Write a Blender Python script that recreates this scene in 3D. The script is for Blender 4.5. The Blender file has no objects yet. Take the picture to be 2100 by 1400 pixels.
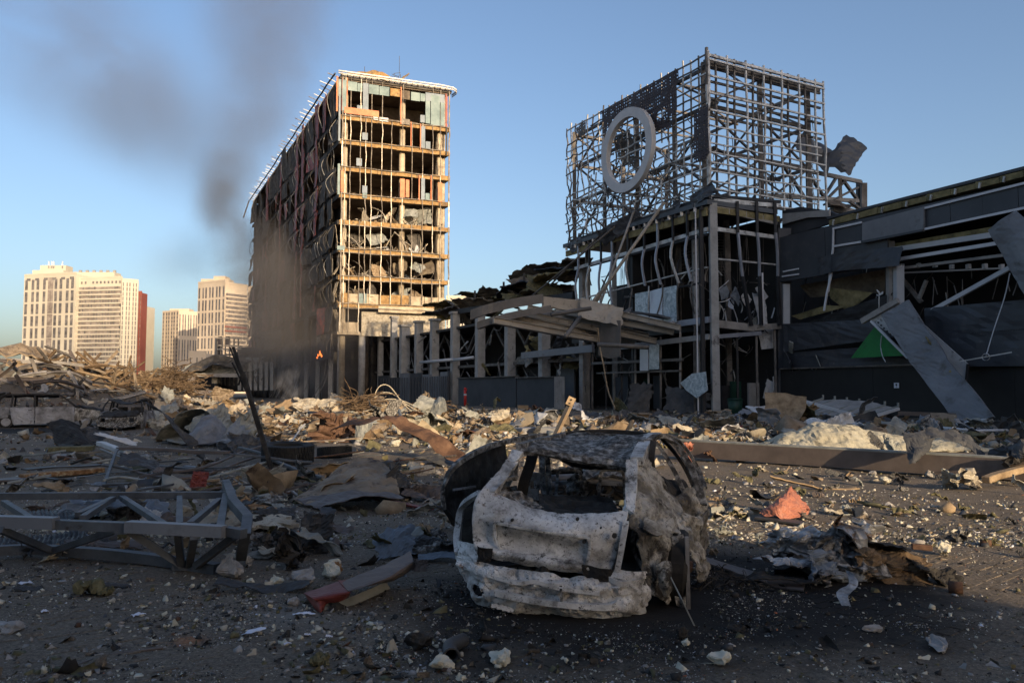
import bpy, bmesh, math, random
import numpy as np
from mathutils import Vector, Matrix, noise as mnoise
R = math.radians
rng = random.Random(7)
npr = np.random.default_rng(11)
SC = bpy.context.scene
COL = SC.collection
# ------------------------------------------------------------------ camera, sun, sky, exposure
FPX, HCAM = 1600.0, 1.78
PITCH = math.atan(100 / FPX)
camd = bpy.data.cameras.new('camera')
camd.sensor_width = 36.0
camd.lens = 36.0 * FPX / 2100.0
camd.clip_start, camd.clip_end = 0.05, 9000
cam = bpy.data.objects.new('camera', camd)
cam.location = (0, 0, HCAM)
cam.rotation_euler = (math.pi / 2 + PITCH, 0, 0)
COL.objects.link(cam)
SC.camera = cam
SUN_AZ, SUN_EL = R(30), R(14)          # sun stands behind the camera, 30 degrees to its right
S = Vector((math.sin(SUN_AZ) * math.cos(SUN_EL), -math.cos(SUN_AZ) * math.cos(SUN_EL), math.sin(SUN_EL)))
sund = bpy.data.lights.new('sun', 'SUN')
sund.energy, sund.angle, sund.color = 3.3, R(0.5), (1.0, 0.77, 0.50)
sun = bpy.data.objects.new('sun', sund)
sun.rotation_euler = S.to_track_quat('Z', 'Y').to_euler()
COL.objects.link(sun)
world = bpy.data.worlds.new('World')
SC.world = world
world.use_nodes = True
wn = world.node_tree
wn.nodes.clear()
sky = wn.nodes.new('ShaderNodeTexSky')
sky.sky_type = 'NISHITA'
sky.sun_disc = False
sky.sun_elevation = SUN_EL
sky.sun_rotation = math.pi - SUN_AZ
sky.air_density, sky.dust_density, sky.ozone_density = 1.0, 3.0, 3.0
bg = wn.nodes.new('ShaderNodeBackground')
bg.inputs['Strength'].default_value = 0.115
wo = wn.nodes.new('ShaderNodeOutputWorld')
tint = wn.nodes.new('ShaderNodeMix')
tint.data_type, tint.blend_type = 'RGBA', 'MULTIPLY'
tint.inputs[0].default_value = 1.0
tint.inputs[7].default_value = (1.06, .97, .93, 1)
wn.links.new(sky.outputs[0], tint.inputs[6])
wn.links.new(tint.outputs[2], bg.inputs[0])
wn.links.new(bg.outputs[0], wo.inputs[0])
SC.view_settings.view_transform = 'Standard'
SC.view_settings.look = 'None'
SC.view_settings.gamma = 1
SC.view_settings.use_curve_mapping = False
SC.view_settings.exposure = 1.03
SC.cycles.max_bounces = 6
SC.cycles.diffuse_bounces = 3
SC.cycles.volume_bounces = 1
SC.cycles.use_denoising = True
# ------------------------------------------------------------------ from a pixel of the photograph (2100 x 1400) to a place
EYE = Vector((0, 0, HCAM))
def ray(px, py):
 f = Vector((0, math.cos(PITCH), math.sin(PITCH)))
 u = Vector((0, -math.sin(PITCH), math.cos(PITCH)))
 return f * FPX + Vector((1, 0, 0)) * (px - 1050) + u * (700 - py)
def at(px, py, Y):
 d = ray(px, py)
 return EYE + d * (Y / d.y)
def gnd(px, py, z=0.0):
 d = ray(px, py)
 return EYE + d * ((z - HCAM) / d.z)
class Plane:
 """a vertical wall plane: a ground point and the horizontal direction that runs along it"""
 def __init__(s, p, rel):
  s.p = Vector((p[0], p[1], 0))
  s.d = Vector((rel, 1603.1, 0)).normalized()
  s.n = Vector((s.d.y, -s.d.x, 0))
  if s.n.dot(s.p) > 0: s.n = -s.n       # towards the camera
 def pt(s, px, py, off=0.0):
  d = ray(px, py)
  q = s.p + s.n * off
  t = (q - EYE).dot(s.n) / d.dot(s.n)
  return EYE + d * t
 def par(s, px):
  return (s.pt(px, 800) - s.p).dot(s.d)
 def at(s, l, z, off=0.0):
  return s.p + s.d * l + s.n * off + Vector((0, 0, z))
# ------------------------------------------------------------------ materials
M = {}
def mat(name, cols, scale=3.0, rough=0.8, metal=0.0, bump=0.3, bscale=None, detail=6, ramp=None, spots=None, spec=0.3, alpha=None, trans=0, dist=0.0, coord='pos'):
 """mix of colours over layered noise in place (metres), with relief; spots=(colour, scale, threshold, softness)"""
 m = bpy.data.materials.new(name)
 m.use_nodes = True
 nt = m.node_tree
 N, L = nt.nodes, nt.links
 b = N['Principled BSDF']
 b.inputs['Roughness'].default_value = rough
 b.inputs['Metallic'].default_value = metal
 b.inputs['Specular IOR Level'].default_value = spec
 if coord == 'pos':
  g = N.new('ShaderNodeNewGeometry'); src = g.outputs['Position']
 else:
  g = N.new('ShaderNodeTexCoord'); src = g.outputs['Object']
 no = N.new('ShaderNodeTexNoise')
 no.inputs['Scale'].default_value = scale
 no.inputs['Detail'].default_value = detail
 no.inputs['Roughness'].default_value = 0.65
 no.inputs['Distortion'].default_value = dist
 L.new(src, no.inputs['Vector'])
 cr = N.new('ShaderNodeValToRGB')
 e = cr.color_ramp.elements
 k = len(cols)
 pos = ramp or [0.32 + 0.36 * i / max(1, k - 1) for i in range(k)]
 e[0].position, e[0].color = pos[0], (*cols[0], 1)
 e[1].position, e[1].color = pos[-1], (*cols[-1], 1)
 for i in range(1, k - 1):
  q = e.new(pos[i]); q.color = (*cols[i], 1)
 L.new(no.outputs['Fac'], cr.inputs['Fac'])
 out = cr.outputs['Color']
 for sp in (spots or []):
  c, sc, th, so = sp
  n2 = N.new('ShaderNodeTexNoise')
  n2.inputs['Scale'].default_value = sc
  n2.inputs['Detail'].default_value = 8
  n2.inputs['Roughness'].default_value = 0.7
  L.new(src, n2.inputs['Vector'])
  mr = N.new('ShaderNodeMapRange')
  mr.inputs['From Min'].default_value = th
  mr.inputs['From Max'].default_value = th + so
  L.new(n2.outputs['Fac'], mr.inputs['Value'])
  mx = N.new('ShaderNodeMix'); mx.data_type = 'RGBA'
  L.new(mr.outputs[0], mx.inputs[0])
  L.new(out, mx.inputs[6])
  mx.inputs[7].default_value = (*c, 1)
  out = mx.outputs[2]
 L.new(out, b.inputs['Base Color'])
 if bump:
  n3 = N.new('ShaderNodeTexNoise')
  n3.inputs['Scale'].default_value = bscale or scale * 6
  n3.inputs['Detail'].default_value = 8
  L.new(src, n3.inputs['Vector'])
  bp = N.new('ShaderNodeBump')
  bp.inputs['Strength'].default_value = bump
  bp.inputs['Distance'].default_value = 0.3 / (bscale or scale * 6)
  L.new(n3.outputs['Fac'], bp.inputs['Height'])
  L.new(bp.outputs[0], b.inputs['Normal'])
 if trans:
  b.inputs['Transmission Weight'].default_value = trans
 if alpha is not None:
  b.inputs['Alpha'].default_value = alpha
 M[name] = m
 return m
# burnt tower
mat('concrete_cream', [(.26, .205, .14), (.40, .33, .235), (.50, .42, .31)], .8, bump=.3, spots=[((.15, .115, .08), .7, .55, .15)])
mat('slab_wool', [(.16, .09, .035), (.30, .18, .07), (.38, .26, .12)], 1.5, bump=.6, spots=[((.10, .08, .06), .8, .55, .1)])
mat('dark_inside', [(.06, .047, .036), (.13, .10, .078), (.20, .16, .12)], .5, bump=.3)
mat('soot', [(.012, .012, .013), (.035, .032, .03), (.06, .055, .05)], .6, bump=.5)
mat('alu_warm', [(.18, .155, .12), (.36, .32, .265), (.50, .46, .40)], 2.0, rough=.5, metal=.3, bump=.1)
mat('alu_burnt', [(.06, .05, .042), (.14, .12, .10), (.28, .245, .205)], 1.2, rough=.6, metal=.3, bump=.2)
mat('white_tube', [(.55, .53, .50), (.75, .73, .70)], 2, rough=.5, bump=.05)
mat('pale_glass', [(.12, .165, .17), (.19, .25, .25), (.27, .33, .32)], .5, rough=.6, bump=.03, spec=.15)
mat('grey_glass', [(.16, .19, .22), (.26, .30, .34)], .5, rough=.6, bump=.03, spec=.15)
mat('orange_panel', [(.40, .10, .03), (.52, .15, .05), (.58, .20, .08)], .9, rough=.5, bump=.05, spots=[((.15, .05, .03), 2, .62, .1)])
mat('dark_red_panel', [(.12, .025, .016), (.26, .052, .032), (.36, .08, .048)], .6, rough=.5, bump=.1, spots=[((.03, .02, .02), 1.1, .52, .1)])
mat('fin_pale', [(.10, .095, .085), (.25, .235, .21), (.42, .39, .34)], .7, rough=.55, bump=.1)
mat('char_panel', [(.03, .027, .024), (.07, .062, .053), (.13, .115, .10)], .8, bump=.4)
# sign frame and mall
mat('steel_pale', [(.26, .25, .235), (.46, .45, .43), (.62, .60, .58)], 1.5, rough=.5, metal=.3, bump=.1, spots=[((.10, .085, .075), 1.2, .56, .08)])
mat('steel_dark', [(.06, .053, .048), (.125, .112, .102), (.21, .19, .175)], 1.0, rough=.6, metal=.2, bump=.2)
mat('perforated', [(.035, .028, .032), (.06, .048, .052)], 1.5, rough=.6, bump=.1)
mat('sign_ring', [(.40, .40, .41), (.50, .50, .51)], .7, rough=.5, bump=.05)
mat('beam_grey', [(.17, .155, .14), (.27, .25, .23), (.34, .32, .29)], 1.0, rough=.7, bump=.3, spots=[((.07, .06, .05), 2, .6, .1)])
mat('mullion_blue', [(.22, .23, .26), (.34, .35, .39)], 1.0, rough=.45, metal=.3, bump=.1)
mat('black_frame', [(.014, .014, .016), (.03, .03, .033)], 1.2, rough=.6, bump=.2)
mat('wool_yellow', [(.10, .085, .045), (.20, .165, .08), (.28, .23, .12)], 1.6, bump=.8, rough=1)
mat('pane_cracked', [(.16, .21, .24), (.32, .38, .42), (.50, .56, .60)], 1.3, rough=.3, bump=.05, dist=2.5, spec=.6, ramp=[.35, .5, .62])
mat('pane_blue', [(.36, .41, .50), (.48, .53, .62)], .6, rough=.2, bump=.02, spec=.7)
mat('fascia_dark', [(.034, .037, .044), (.052, .056, .066)], .35, rough=.45, bump=.04, spec=.4, spots=[((.085, .08, .078), .5, .58, .15), ((.10, .095, .09), 3.5, .60, .12)])
mat('fascia_grey', [(.135, .138, .15), (.20, .205, .215)], .4, rough=.5, bump=.08, spots=[((.09, .085, .08), .9, .56, .12), ((.24, .24, .25), 3, .62, .1)])
mat('trim_white', [(.50, .50, .52), (.62, .62, .64)], 1.0, rough=.5, bump=.05)
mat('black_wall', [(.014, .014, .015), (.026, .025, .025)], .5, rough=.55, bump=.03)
mat('column_grey', [(.22, .21, .20), (.30, .29, .275), (.36, .345, .33)], .9, rough=.85, bump=.3, spots=[((.10, .09, .085), .9, .6, .1)])
mat('green_board', [(.014, .15, .035), (.022, .21, .05)], .8, rough=.5, bump=.1, spots=[((.03, .10, .04), 1.5, .55, .15)])
mat('board_white', [(.40, .40, .40), (.56, .56, .56)], 1.5, rough=.6, bump=.2, spots=[((.16, .155, .15), 2, .56, .1)])
mat('sign_white', [(.62, .62, .68), (.70, .70, .76)], 5, rough=.5, bump=0)
mat('sign_black', [(.02, .02, .03), (.03, .03, .04)], 5, rough=.5, bump=0)
mat('planter_grey', [(.035, .037, .042), (.055, .057, .062)], .5, rough=.7, bump=.1)
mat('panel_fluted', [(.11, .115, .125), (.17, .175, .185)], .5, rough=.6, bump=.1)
mat('red_paint', [(.35, .02, .02), (.5, .04, .03)], 2, rough=.4, bump=0)
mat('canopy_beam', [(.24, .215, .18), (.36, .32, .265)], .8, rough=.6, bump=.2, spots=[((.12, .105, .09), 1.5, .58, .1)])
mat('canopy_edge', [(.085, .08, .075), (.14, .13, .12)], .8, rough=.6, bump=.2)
mat('brown_ceiling', [(.07, .055, .04), (.14, .11, .08), (.22, .18, .12)], .8, bump=.5)
# far housing
mat('flat_cream', [(.44, .405, .335), (.51, .47, .39)], .08, bump=0)
mat('flat_pink', [(.48, .40, .31), (.54, .46, .37)], .08, bump=0)
mat('flat_red', [(.19, .055, .045), (.25, .08, .06)], .1, bump=0)
mat('window_dark', [(.06, .055, .055), (.13, .12, .12), (.24, .22, .20)], .35, rough=.3, bump=0, spec=.6)
mat('balcony_dark', [(.13, .11, .10), (.22, .19, .17), (.34, .30, .27)], .3, bump=0)
# wrecks and debris
mat('burnt_white', [(.13, .125, .115), (.36, .35, .335), (.56, .55, .53), (.72, .705, .68)], 3.2, rough=.8, bump=.6, bscale=30, ramp=[.30, .42, .54, .68], dist=.3, detail=12,
 spots=[((.20, .19, .18), 24, .54, .12), ((.05, .045, .04), 6, .585, .08), ((.17, .085, .045), 4.2, .63, .08), ((.034, .030, .027), 2.6, .55, .12), ((.05, .045, .04), 45, .60, .03)])
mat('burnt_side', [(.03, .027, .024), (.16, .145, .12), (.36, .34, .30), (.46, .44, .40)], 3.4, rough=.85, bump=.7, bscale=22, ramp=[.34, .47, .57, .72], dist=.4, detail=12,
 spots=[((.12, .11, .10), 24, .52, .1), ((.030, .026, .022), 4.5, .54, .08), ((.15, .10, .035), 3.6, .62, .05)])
mat('burnt_black', [(.010, .009, .009), (.022, .020, .018), (.05, .045, .04)], 5, rough=.8, bump=.5, spots=[((.20, .19, .17), 14, .68, .03)])
mat('burnt_mottled', [(.022, .02, .018), (.07, .064, .057), (.21, .20, .185), (.42, .41, .385)], 14, rough=.85, bump=.6, bscale=40, ramp=[.34, .46, .57, .70], spots=[((.02, .018, .016), 3, .60, .05)])
mat('burnt_grey', [(.05, .046, .044), (.19, .185, .185), (.31, .31, .32)], 1.1, rough=.7, bump=.4, ramp=[.36, .5, .62], spots=[((.03, .025, .022), 3.5, .60, .04)])
mat('tyre_rubber', [(.011, .011, .011), (.02, .02, .02)], 5, rough=.75, bump=.2, spots=[((.09, .08, .065), 7, .68, .06)])
mat('rusty', [(.045, .025, .018), (.10, .055, .035), (.16, .095, .06)], 2.2, rough=.85, bump=.5)
mat('sheet_rust', [(.12, .09, .06), (.21, .16, .11), (.26, .21, .15)], 2.0, rough=.7, bump=.3, spots=[((.06, .04, .03), 2.6, .56, .08), ((.38, .30, .20), 5, .64, .05)])
mat('sheet_grey', [(.15, .155, .14), (.23, .235, .215), (.31, .31, .28)], 1.8, rough=.7, bump=.3, spots=[((.09, .085, .075), 4, .62, .06)])
mat('sheet_blue', [(.12, .14, .165), (.18, .205, .235)], 2.5, rough=.5, bump=.15, spots=[((.08, .08, .08), 5, .64, .05)])
mat('sheet_dark', [(.03, .03, .031), (.065, .064, .064)], 2, rough=.55, bump=.2, spots=[((.12, .11, .1), 8, .70, .05)])
mat('steel_truss', [(.055, .058, .064), (.09, .095, .102), (.13, .137, .146)], 2.4, rough=.6, metal=.15, bump=.25, spots=[((.05, .04, .035), 5, .60, .08)])
mat('red_profile', [(.13, .028, .022), (.20, .045, .032)], 2.5, rough=.5, bump=.15, spots=[((.12, .10, .09), 3, .60, .1)])
mat('brown_profile', [(.085, .068, .060), (.13, .105, .092)], 2.5, rough=.55, bump=.15)
mat('coral_sheet', [(.27, .105, .07), (.37, .145, .095)], 3, rough=.55, bump=.2, spots=[((.20, .13, .10), 6, .56, .1)])
mat('aluminium_wad', [(.08, .08, .08), (.26, .26, .26), (.46, .46, .45)], 3.4, rough=.4, metal=.35, bump=.4, ramp=[.36, .48, .6], spots=[((.14, .085, .05), 1.8, .58, .06), ((.035, .032, .03), 4, .60, .05)])
mat('stone_cream', [(.36, .335, .26), (.50, .47, .38), (.60, .57, .48)], 9, rough=.95, bump=.5, coord='obj', spots=[((.16, .13, .09), 3, .62, .06)])
mat('stone_grey', [(.19, .18, .165), (.28, .265, .25), (.35, .335, .32)], 9, rough=.95, bump=.6, coord='obj', spots=[((.12, .11, .10), 12, .62, .06)])
mat('foam_brown', [(.12, .06, .025), (.24, .13, .06), (.42, .35, .22)], 9, rough=.95, bump=.6, coord='obj')
mat('plaster', [(.24, .20, .15), (.36, .32, .25), (.46, .42, .34)], 3, rough=.9, bump=.5, spots=[((.12, .095, .07), 2.4, .56, .08), ((.16, .14, .11), 12, .58, .06)])
mat('foam_pale', [(.28, .26, .20), (.40, .38, .31)], 2, rough=.95, bump=.9, bscale=9, spots=[((.17, .155, .12), 3.5, .56, .08)])
mat('timber', [(.14, .095, .055), (.25, .18, .11), (.34, .255, .16)], 3, rough=.85, bump=.4)
mat('cardboard', [(.20, .14, .085), (.27, .195, .12)], 3, rough=.9, bump=.1)
mat('paper', [(.55, .57, .66), (.66, .68, .76)], 4, rough=.8, bump=0)
mat('wire_pale', [(.34, .29, .21), (.48, .42, .32)], 6, rough=.7, bump=.1)
mat('yellow_pipe', [(.45, .27, .02), (.58, .36, .04)], 2, rough=.5, bump=.05)
mat('moss_wool', [(.055, .05, .025), (.11, .10, .055), (.17, .155, .09)], 8, rough=1, bump=1.0)
mat('root_brown', [(.07, .045, .027), (.13, .088, .052), (.19, .135, .085)], 3, rough=1, bump=.6)
mat('bin_green', [(.008, .03, .02), (.015, .05, .035)], 2, rough=.5, bump=.05)
mat('block_brick', [(.30, .10, .05), (.42, .16, .08)], 5, rough=.9, bump=.3)
# plain buildings behind the camera
mat('office_wall', [(.42, .39, .35), (.50, .47, .43)], .3, bump=0)
# the paved ground under dirt, soot and ash
def ground_mat():
 m = bpy.data.materials.new('ground_dirt')
 m.use_nodes = True
 nt = m.node_tree; N, L = nt.nodes, nt.links
 b = N['Principled BSDF']; b.inputs['Roughness'].default_value = .92; b.inputs['Specular IOR Level'].default_value = .2
 g = N.new('ShaderNodeNewGeometry')
 def noise(sc, det=8, rough=.65, dist=0.0):
  n = N.new('ShaderNodeTexNoise'); n.inputs['Scale'].default_value = sc; n.inputs['Detail'].default_value = det
  n.inputs['Roughness'].default_value = rough; n.inputs['Distortion'].default_value = dist
  L.new(g.outputs['Position'], n.inputs['Vector']); return n.outputs['Fac']
 def ramp(src, stops):
  c = N.new('ShaderNodeValToRGB'); e = c.color_ramp.elements
  e[0].position, e[0].color = stops[0][0], (*stops[0][1], 1)
  e[1].position, e[1].color = stops[-1][0], (*stops[-1][1], 1)
  for p, q in stops[1:-1]: e.new(p).color = (*q, 1)
  L.new(src, c.inputs['Fac']); return c.outputs['Color']
 def mixc(f, a, bcol):
  x = N.new('ShaderNodeMix'); x.data_type = 'RGBA'; L.new(f, x.inputs[0]); L.new(a, x.inputs[6])
  if isinstance(bcol, tuple): x.inputs[7].default_value = (*bcol, 1)
  else: L.new(bcol, x.inputs[7])
  return x.outputs[2]
 def mr(src, a, bb, c=0.0, d=1.0):
  x = N.new('ShaderNodeMapRange'); x.interpolation_type = 'SMOOTHSTEP'
  for k, v in zip(('From Min', 'From Max', 'To Min', 'To Max'), (a, bb, c, d)): x.inputs[k].default_value = v
  L.new(src, x.inputs['Value']); return x.outputs[0]
 def mth(op, a, bb=None, v=None):
  x = N.new('ShaderNodeMath'); x.operation = op; L.new(a, x.inputs[0])
  if bb is not None: L.new(bb, x.inputs[1])
  if v is not None: x.inputs[1].default_value = v
  return x.outputs[0]
 base = ramp(noise(.9), [(.30, (.078, .061, .046)), (.50, (.135, .108, .082)), (.70, (.21, .172, .132))])
 fine = ramp(noise(30, 12, .85), [(.36, (.022, .018, .014)), (.50, (.13, .107, .082)), (.64, (.36, .30, .235))])
 x = N.new('ShaderNodeMix'); x.data_type = 'RGBA'; x.inputs[0].default_value = .6
 L.new(base, x.inputs[6]); L.new(fine, x.inputs[7]); col = x.outputs[2]
 # scattered crumbs of plaster
 v = N.new('ShaderNodeTexVoronoi'); v.inputs['Scale'].default_value = 38; L.new(g.outputs['Position'], v.inputs['Vector'])
 crumbs = mth('MULTIPLY', mr(v.outputs['Distance'], .20, .12), mr(noise(3.1), .48, .62))
 col = mixc(crumbs, col, (.36, .33, .27))
 # burnt patches where things burnt on the ground: centre, radius
 def patch(cx, cy, r, soft, col, c, amt=1.0):
  d = N.new('ShaderNodeVectorMath'); d.operation = 'DISTANCE'; L.new(g.outputs['Position'], d.inputs[0]); d.inputs[1].default_value = (cx, cy, 0)
  dd = mth('ADD', d.outputs['Value'], mth('MULTIPLY', noise(1.7, 6), v=soft * 1.6))
  f = mr(dd, r + soft * 1.5, r + soft * .3, 0, amt)
  return mixc(f, col, c)
 for cx, cy, r, s in BURNT: col = patch(cx, cy, r, s, col, (.014, .0125, .0115), .93)
 sx, sy = gnd(600, 1262).xy
 col = patch(sx, sy, .10, .75, col, (.22, .215, .20), .55)
 sx, sy = gnd(392, 1312).xy
 col = patch(sx, sy, .02, .22, col, (.40, .16, .06), .75)
 L.new(col, b.inputs['Base Color'])
 bp = N.new('ShaderNodeBump'); bp.inputs['Strength'].default_value = .9; bp.inputs['Distance'].default_value = .012
 L.new(noise(30, 10, .7), bp.inputs['Height'])
 L.new(bp.outputs[0], b.inputs['Normal'])
 M['ground_dirt'] = m
BURNT = [(*gnd(1240, 1240).xy, 1.5, 1.0), (*gnd(1560, 1190).xy, 1.2, .9), (*gnd(1700, 1260).xy, .9, .7), (*gnd(930, 1330).xy, .25, .5), (*gnd(1000, 1255).xy, .4, .6), (*gnd(130, 880).xy, 3.5, 2), (*gnd(1740, 1200).xy, .8, .6)]
ground_mat()
# ------------------------------------------------------------------ object helpers
def tag(o, label=None, cat=None, group=None, kind=None):
 if label: o['label'] = label
 if cat: o['category'] = cat
 if group: o['group'] = group
 if kind or label: o['kind'] = kind or 'thing'
 return o
CW = dict(plaster='pale tan', sheet_rust='rust-stained', sheet_grey='grey', timber='brown', rusty='dark rusty', cardboard='cardboard-coloured', concrete_cream='cream', sheet_dark='blackish', board_white='off-white', moss_wool='olive-brown', planter_grey='dark grey', fascia_grey='mid-grey', brown_profile='grey-brown', burnt_mottled='ash-speckled', beam_grey='grey', steel_dark='dark', root_brown='dark brown')
SEEN = {}
def auto(m, size, px, y, kind, spots, depth):
 """a label from a piece's look and what it lies beside; a second identical one says which way it lies from the first"""
 s = 'small' if size < depth[2] else 'large' if size > depth[3] else 'mid-sized'
 sp = next(n for x, n in spots if px < x)
 lab = '%s %s %s %s %s' % (s, CW.get(m, 'dark'), kind, depth[0] if y > depth[4] else depth[1], sp)
 k = SEEN[lab] = SEEN.get(lab, 0) + 1
 return lab if k == 1 else lab + ', ' + ['beyond another', 'half covered', 'tilted', 'nearly flat', 'partly buried', 'end up', 'torn short', 'lower down'][(k - 2) % 8]
def thing(name, label, cat, loc=(0, 0, 0), group=None):
 o = bpy.data.objects.new(name, None)
 COL.objects.link(o); o.location = loc
 o.empty_display_size = .2
 o['_w'] = list(loc)
 return tag(o, label, cat, group)
def link(name, me, parent=None, mw=None):
 o = bpy.data.objects.new(name, me)
 COL.objects.link(o)
 mw = mw or Matrix.Identity(4)
 if parent is not None:
  o.parent = parent
  chain = parent; inv = Matrix.Identity(4)
  o.matrix_parent_inverse = WORLD[parent.name].inverted() if parent.name in WORLD else Matrix.Translation(-Vector(parent.location))
 o.matrix_basis = mw
 WORLD[o.name] = mw
 return o
WORLD = {}
def mesh(name, verts, faces, m, smooth=False):
 me = bpy.data.meshes.new(name)
 me.from_pydata([tuple(v) for v in verts], [], faces)
 me.materials.append(M[m] if isinstance(m, str) else m)
 if smooth:
  me.polygons.foreach_set('use_smooth', [True] * len(me.polygons))
 me.update()
 return me
CUBE_V = [(-.5, -.5, -.5), (.5, -.5, -.5), (.5, .5, -.5), (-.5, .5, -.5), (-.5, -.5, .5), (.5, -.5, .5), (.5, .5, .5), (-.5, .5, .5)]
CUBE_F = [(0, 3, 2, 1), (4, 5, 6, 7), (0, 1, 5, 4), (1, 2, 6, 5), (2, 3, 7, 6), (3, 0, 4, 7)]
_cubes = {}
def cube_me(m):
 if m not in _cubes: _cubes[m] = mesh('box_' + m, CUBE_V, CUBE_F, m)
 return _cubes[m]
def frame_of(p, q, up=None):
 z = (q - p)
 L = z.length
 z = z / max(L, 1e-9)
 up = up or Vector((0, 0, 1))
 if abs(z.dot(up)) > .98: up = Vector((0, 1, 0)) if abs(z.y) < .9 else Vector((1, 0, 0))
 x = up.cross(z).normalized()
 y = z.cross(x)
 return x, y, z, L
def bar_m(p, q, w, h, up=None):
 """matrix of a unit cube stretched from p to q; w across, h along 'up'"""
 p, q = Vector(p), Vector(q)
 x, y, z, L = frame_of(p, q, up)
 c = (p + q) / 2
 m = Matrix(((x.x * w, y.x * h, z.x * L, c.x), (x.y * w, y.y * h, z.y * L, c.y), (x.z * w, y.z * h, z.z * L, c.z), (0, 0, 0, 1)))
 return m
def bar(name, p, q, w, h, m, parent=None, up=None):
 return link(name, cube_me(m), parent, bar_m(p, q, w, h, up))
def box3(name, o, dx, dy, dz, m, parent=None):
 """box from a corner and three edge vectors"""
 o, dx, dy, dz = map(Vector, (o, dx, dy, dz))
 if abs(dx.normalized().dot(dy.normalized())) > .004 or abs(dx.dot(dz)) + abs(dy.dot(dz)) > .004 * dz.length * (dx.length + dy.length):
  vs = [o, o + dx, o + dx + dy, o + dy]
  return fix_normals(link(name, mesh(name, vs + [v + dz for v in vs], CUBE_F, m), parent))
 c = o + (dx + dy + dz) / 2
 mw = Matrix(((dx.x, dy.x, dz.x, c.x), (dx.y, dy.y, dz.y, c.y), (dx.z, dy.z, dz.z, c.z), (0, 0, 0, 1)))
 return link(name, cube_me(m), parent, mw)
class MB:
 """collects shapes into one mesh"""
 def __init__(s): s.v = []; s.f = []; s.mi = []; s.cur = 0
 def add(s, vs, fs):
  k = len(s.v); s.v += [tuple(v) for v in vs]
  s.f += [tuple(i + k for i in f) for f in fs]; s.mi += [s.cur] * len(fs)
 def bar(s, p, q, w, h, up=None):
  m = bar_m(p, q, w, h, up)
  s.add([m @ Vector(c) for c in CUBE_V], CUBE_F)
 def tube(s, pts, r, n=6, cap=True, rads=None):
  pts = [Vector(p) for p in pts]
  rings = []
  for i, p in enumerate(pts):
   a = pts[max(i - 1, 0)]; b = pts[min(i + 1, len(pts) - 1)]
   x, y, z, L = frame_of(a, b)
   rr = rads[i] if rads else r
   rings.append([p + (x * math.cos(2 * math.pi * k / n) + y * math.sin(2 * math.pi * k / n)) * rr for k in range(n)])
  vs = [v for rg in rings for v in rg]
  fs = [(i * n + k, i * n + (k + 1) % n, (i + 1) * n + (k + 1) % n, (i + 1) * n + k) for i in range(len(pts) - 1) for k in range(n)]
  if cap: fs += [tuple(range(n))[::-1], tuple((len(pts) - 1) * n + k for k in range(n))]
  s.add(vs, fs)
 def strip(s, pts, w, t, side=None, up=None):
  """a bent flat bar through pts: w wide along 'side', t thick"""
  pts = [Vector(p) for p in pts]
  vs = []
  for i, p in enumerate(pts):
   a = pts[max(i - 1, 0)]; b = pts[min(i + 1, len(pts) - 1)]
   z = (b - a).normalized()
   sd = (side if side is not None else Vector((0, 0, 1)).cross(z)).normalized()
   nn = z.cross(sd).normalized()
   vs += [p + sd * w / 2 + nn * t / 2, p - sd * w / 2 + nn * t / 2, p - sd * w / 2 - nn * t / 2, p + sd * w / 2 - nn * t / 2]
  n = len(pts)
  fs = [(i * 4 + k, i * 4 + (k + 1) % 4, i * 4 + 4 + (k + 1) % 4, i * 4 + 4 + k) for i in range(n - 1) for k in range(4)]
  fs += [(3, 2, 1, 0), tuple((n - 1) * 4 + k for k in range(4))]
  s.add(vs, fs)
 def prism(s, poly, d):
  """closed polygon (3D, planar) pushed along the vector d"""
  n = len(poly); d = Vector(d)
  poly = [Vector(p) for p in poly]
  s.add(poly + [p + d for p in poly], [tuple(range(n)), tuple(range(2 * n - 1, n - 1, -1))] + [(i, i + n, (i + 1) % n + n, (i + 1) % n) for i in range(n)])
 def build(s, name, m, parent=None, smooth=False):
  ms = m if isinstance(m, (list, tuple)) else [m]
  me = mesh(name, s.v, s.f, ms[0], smooth)
  for q in ms[1:]: me.materials.append(M[q])
  if len(ms) > 1: me.polygons.foreach_set('material_index', s.mi)
  return link(name, me, parent)
def fix_normals(o):
 bm = bmesh.new(); bm.from_mesh(o.data)
 bmesh.ops.recalc_face_normals(bm, faces=bm.faces)
 bm.to_mesh(o.data); bm.free()
 return o
def catmull(P, t):
 n = len(P) - 1
 x = t * n; i = min(int(x), n - 1); u = x - i
 p0 = P[max(i - 1, 0)]; p1 = P[i]; p2 = P[i + 1]; p3 = P[min(i + 2, n)]
 return 0.5 * ((2 * p1) + (p2 - p0) * u + (2 * p0 - 5 * p1 + 4 * p2 - p3) * u * u + (3 * p1 - p0 - 3 * p2 + p3) * u ** 3)
def curve_pts(P, n):
 P = [Vector(p) for p in P]
 return [catmull(P, i / (n - 1)) for i in range(n)]
def nz(p, sc, seed=0):
 return mnoise.noise(Vector((p[0] * sc + seed * 7.3, p[1] * sc - seed * 3.1, p[2] * sc + seed * 1.7)))
def solidify(o, t, offset=0):
 md = o.modifiers.new('thickness', 'SOLIDIFY'); md.thickness = t; md.offset = offset
 return o
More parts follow.
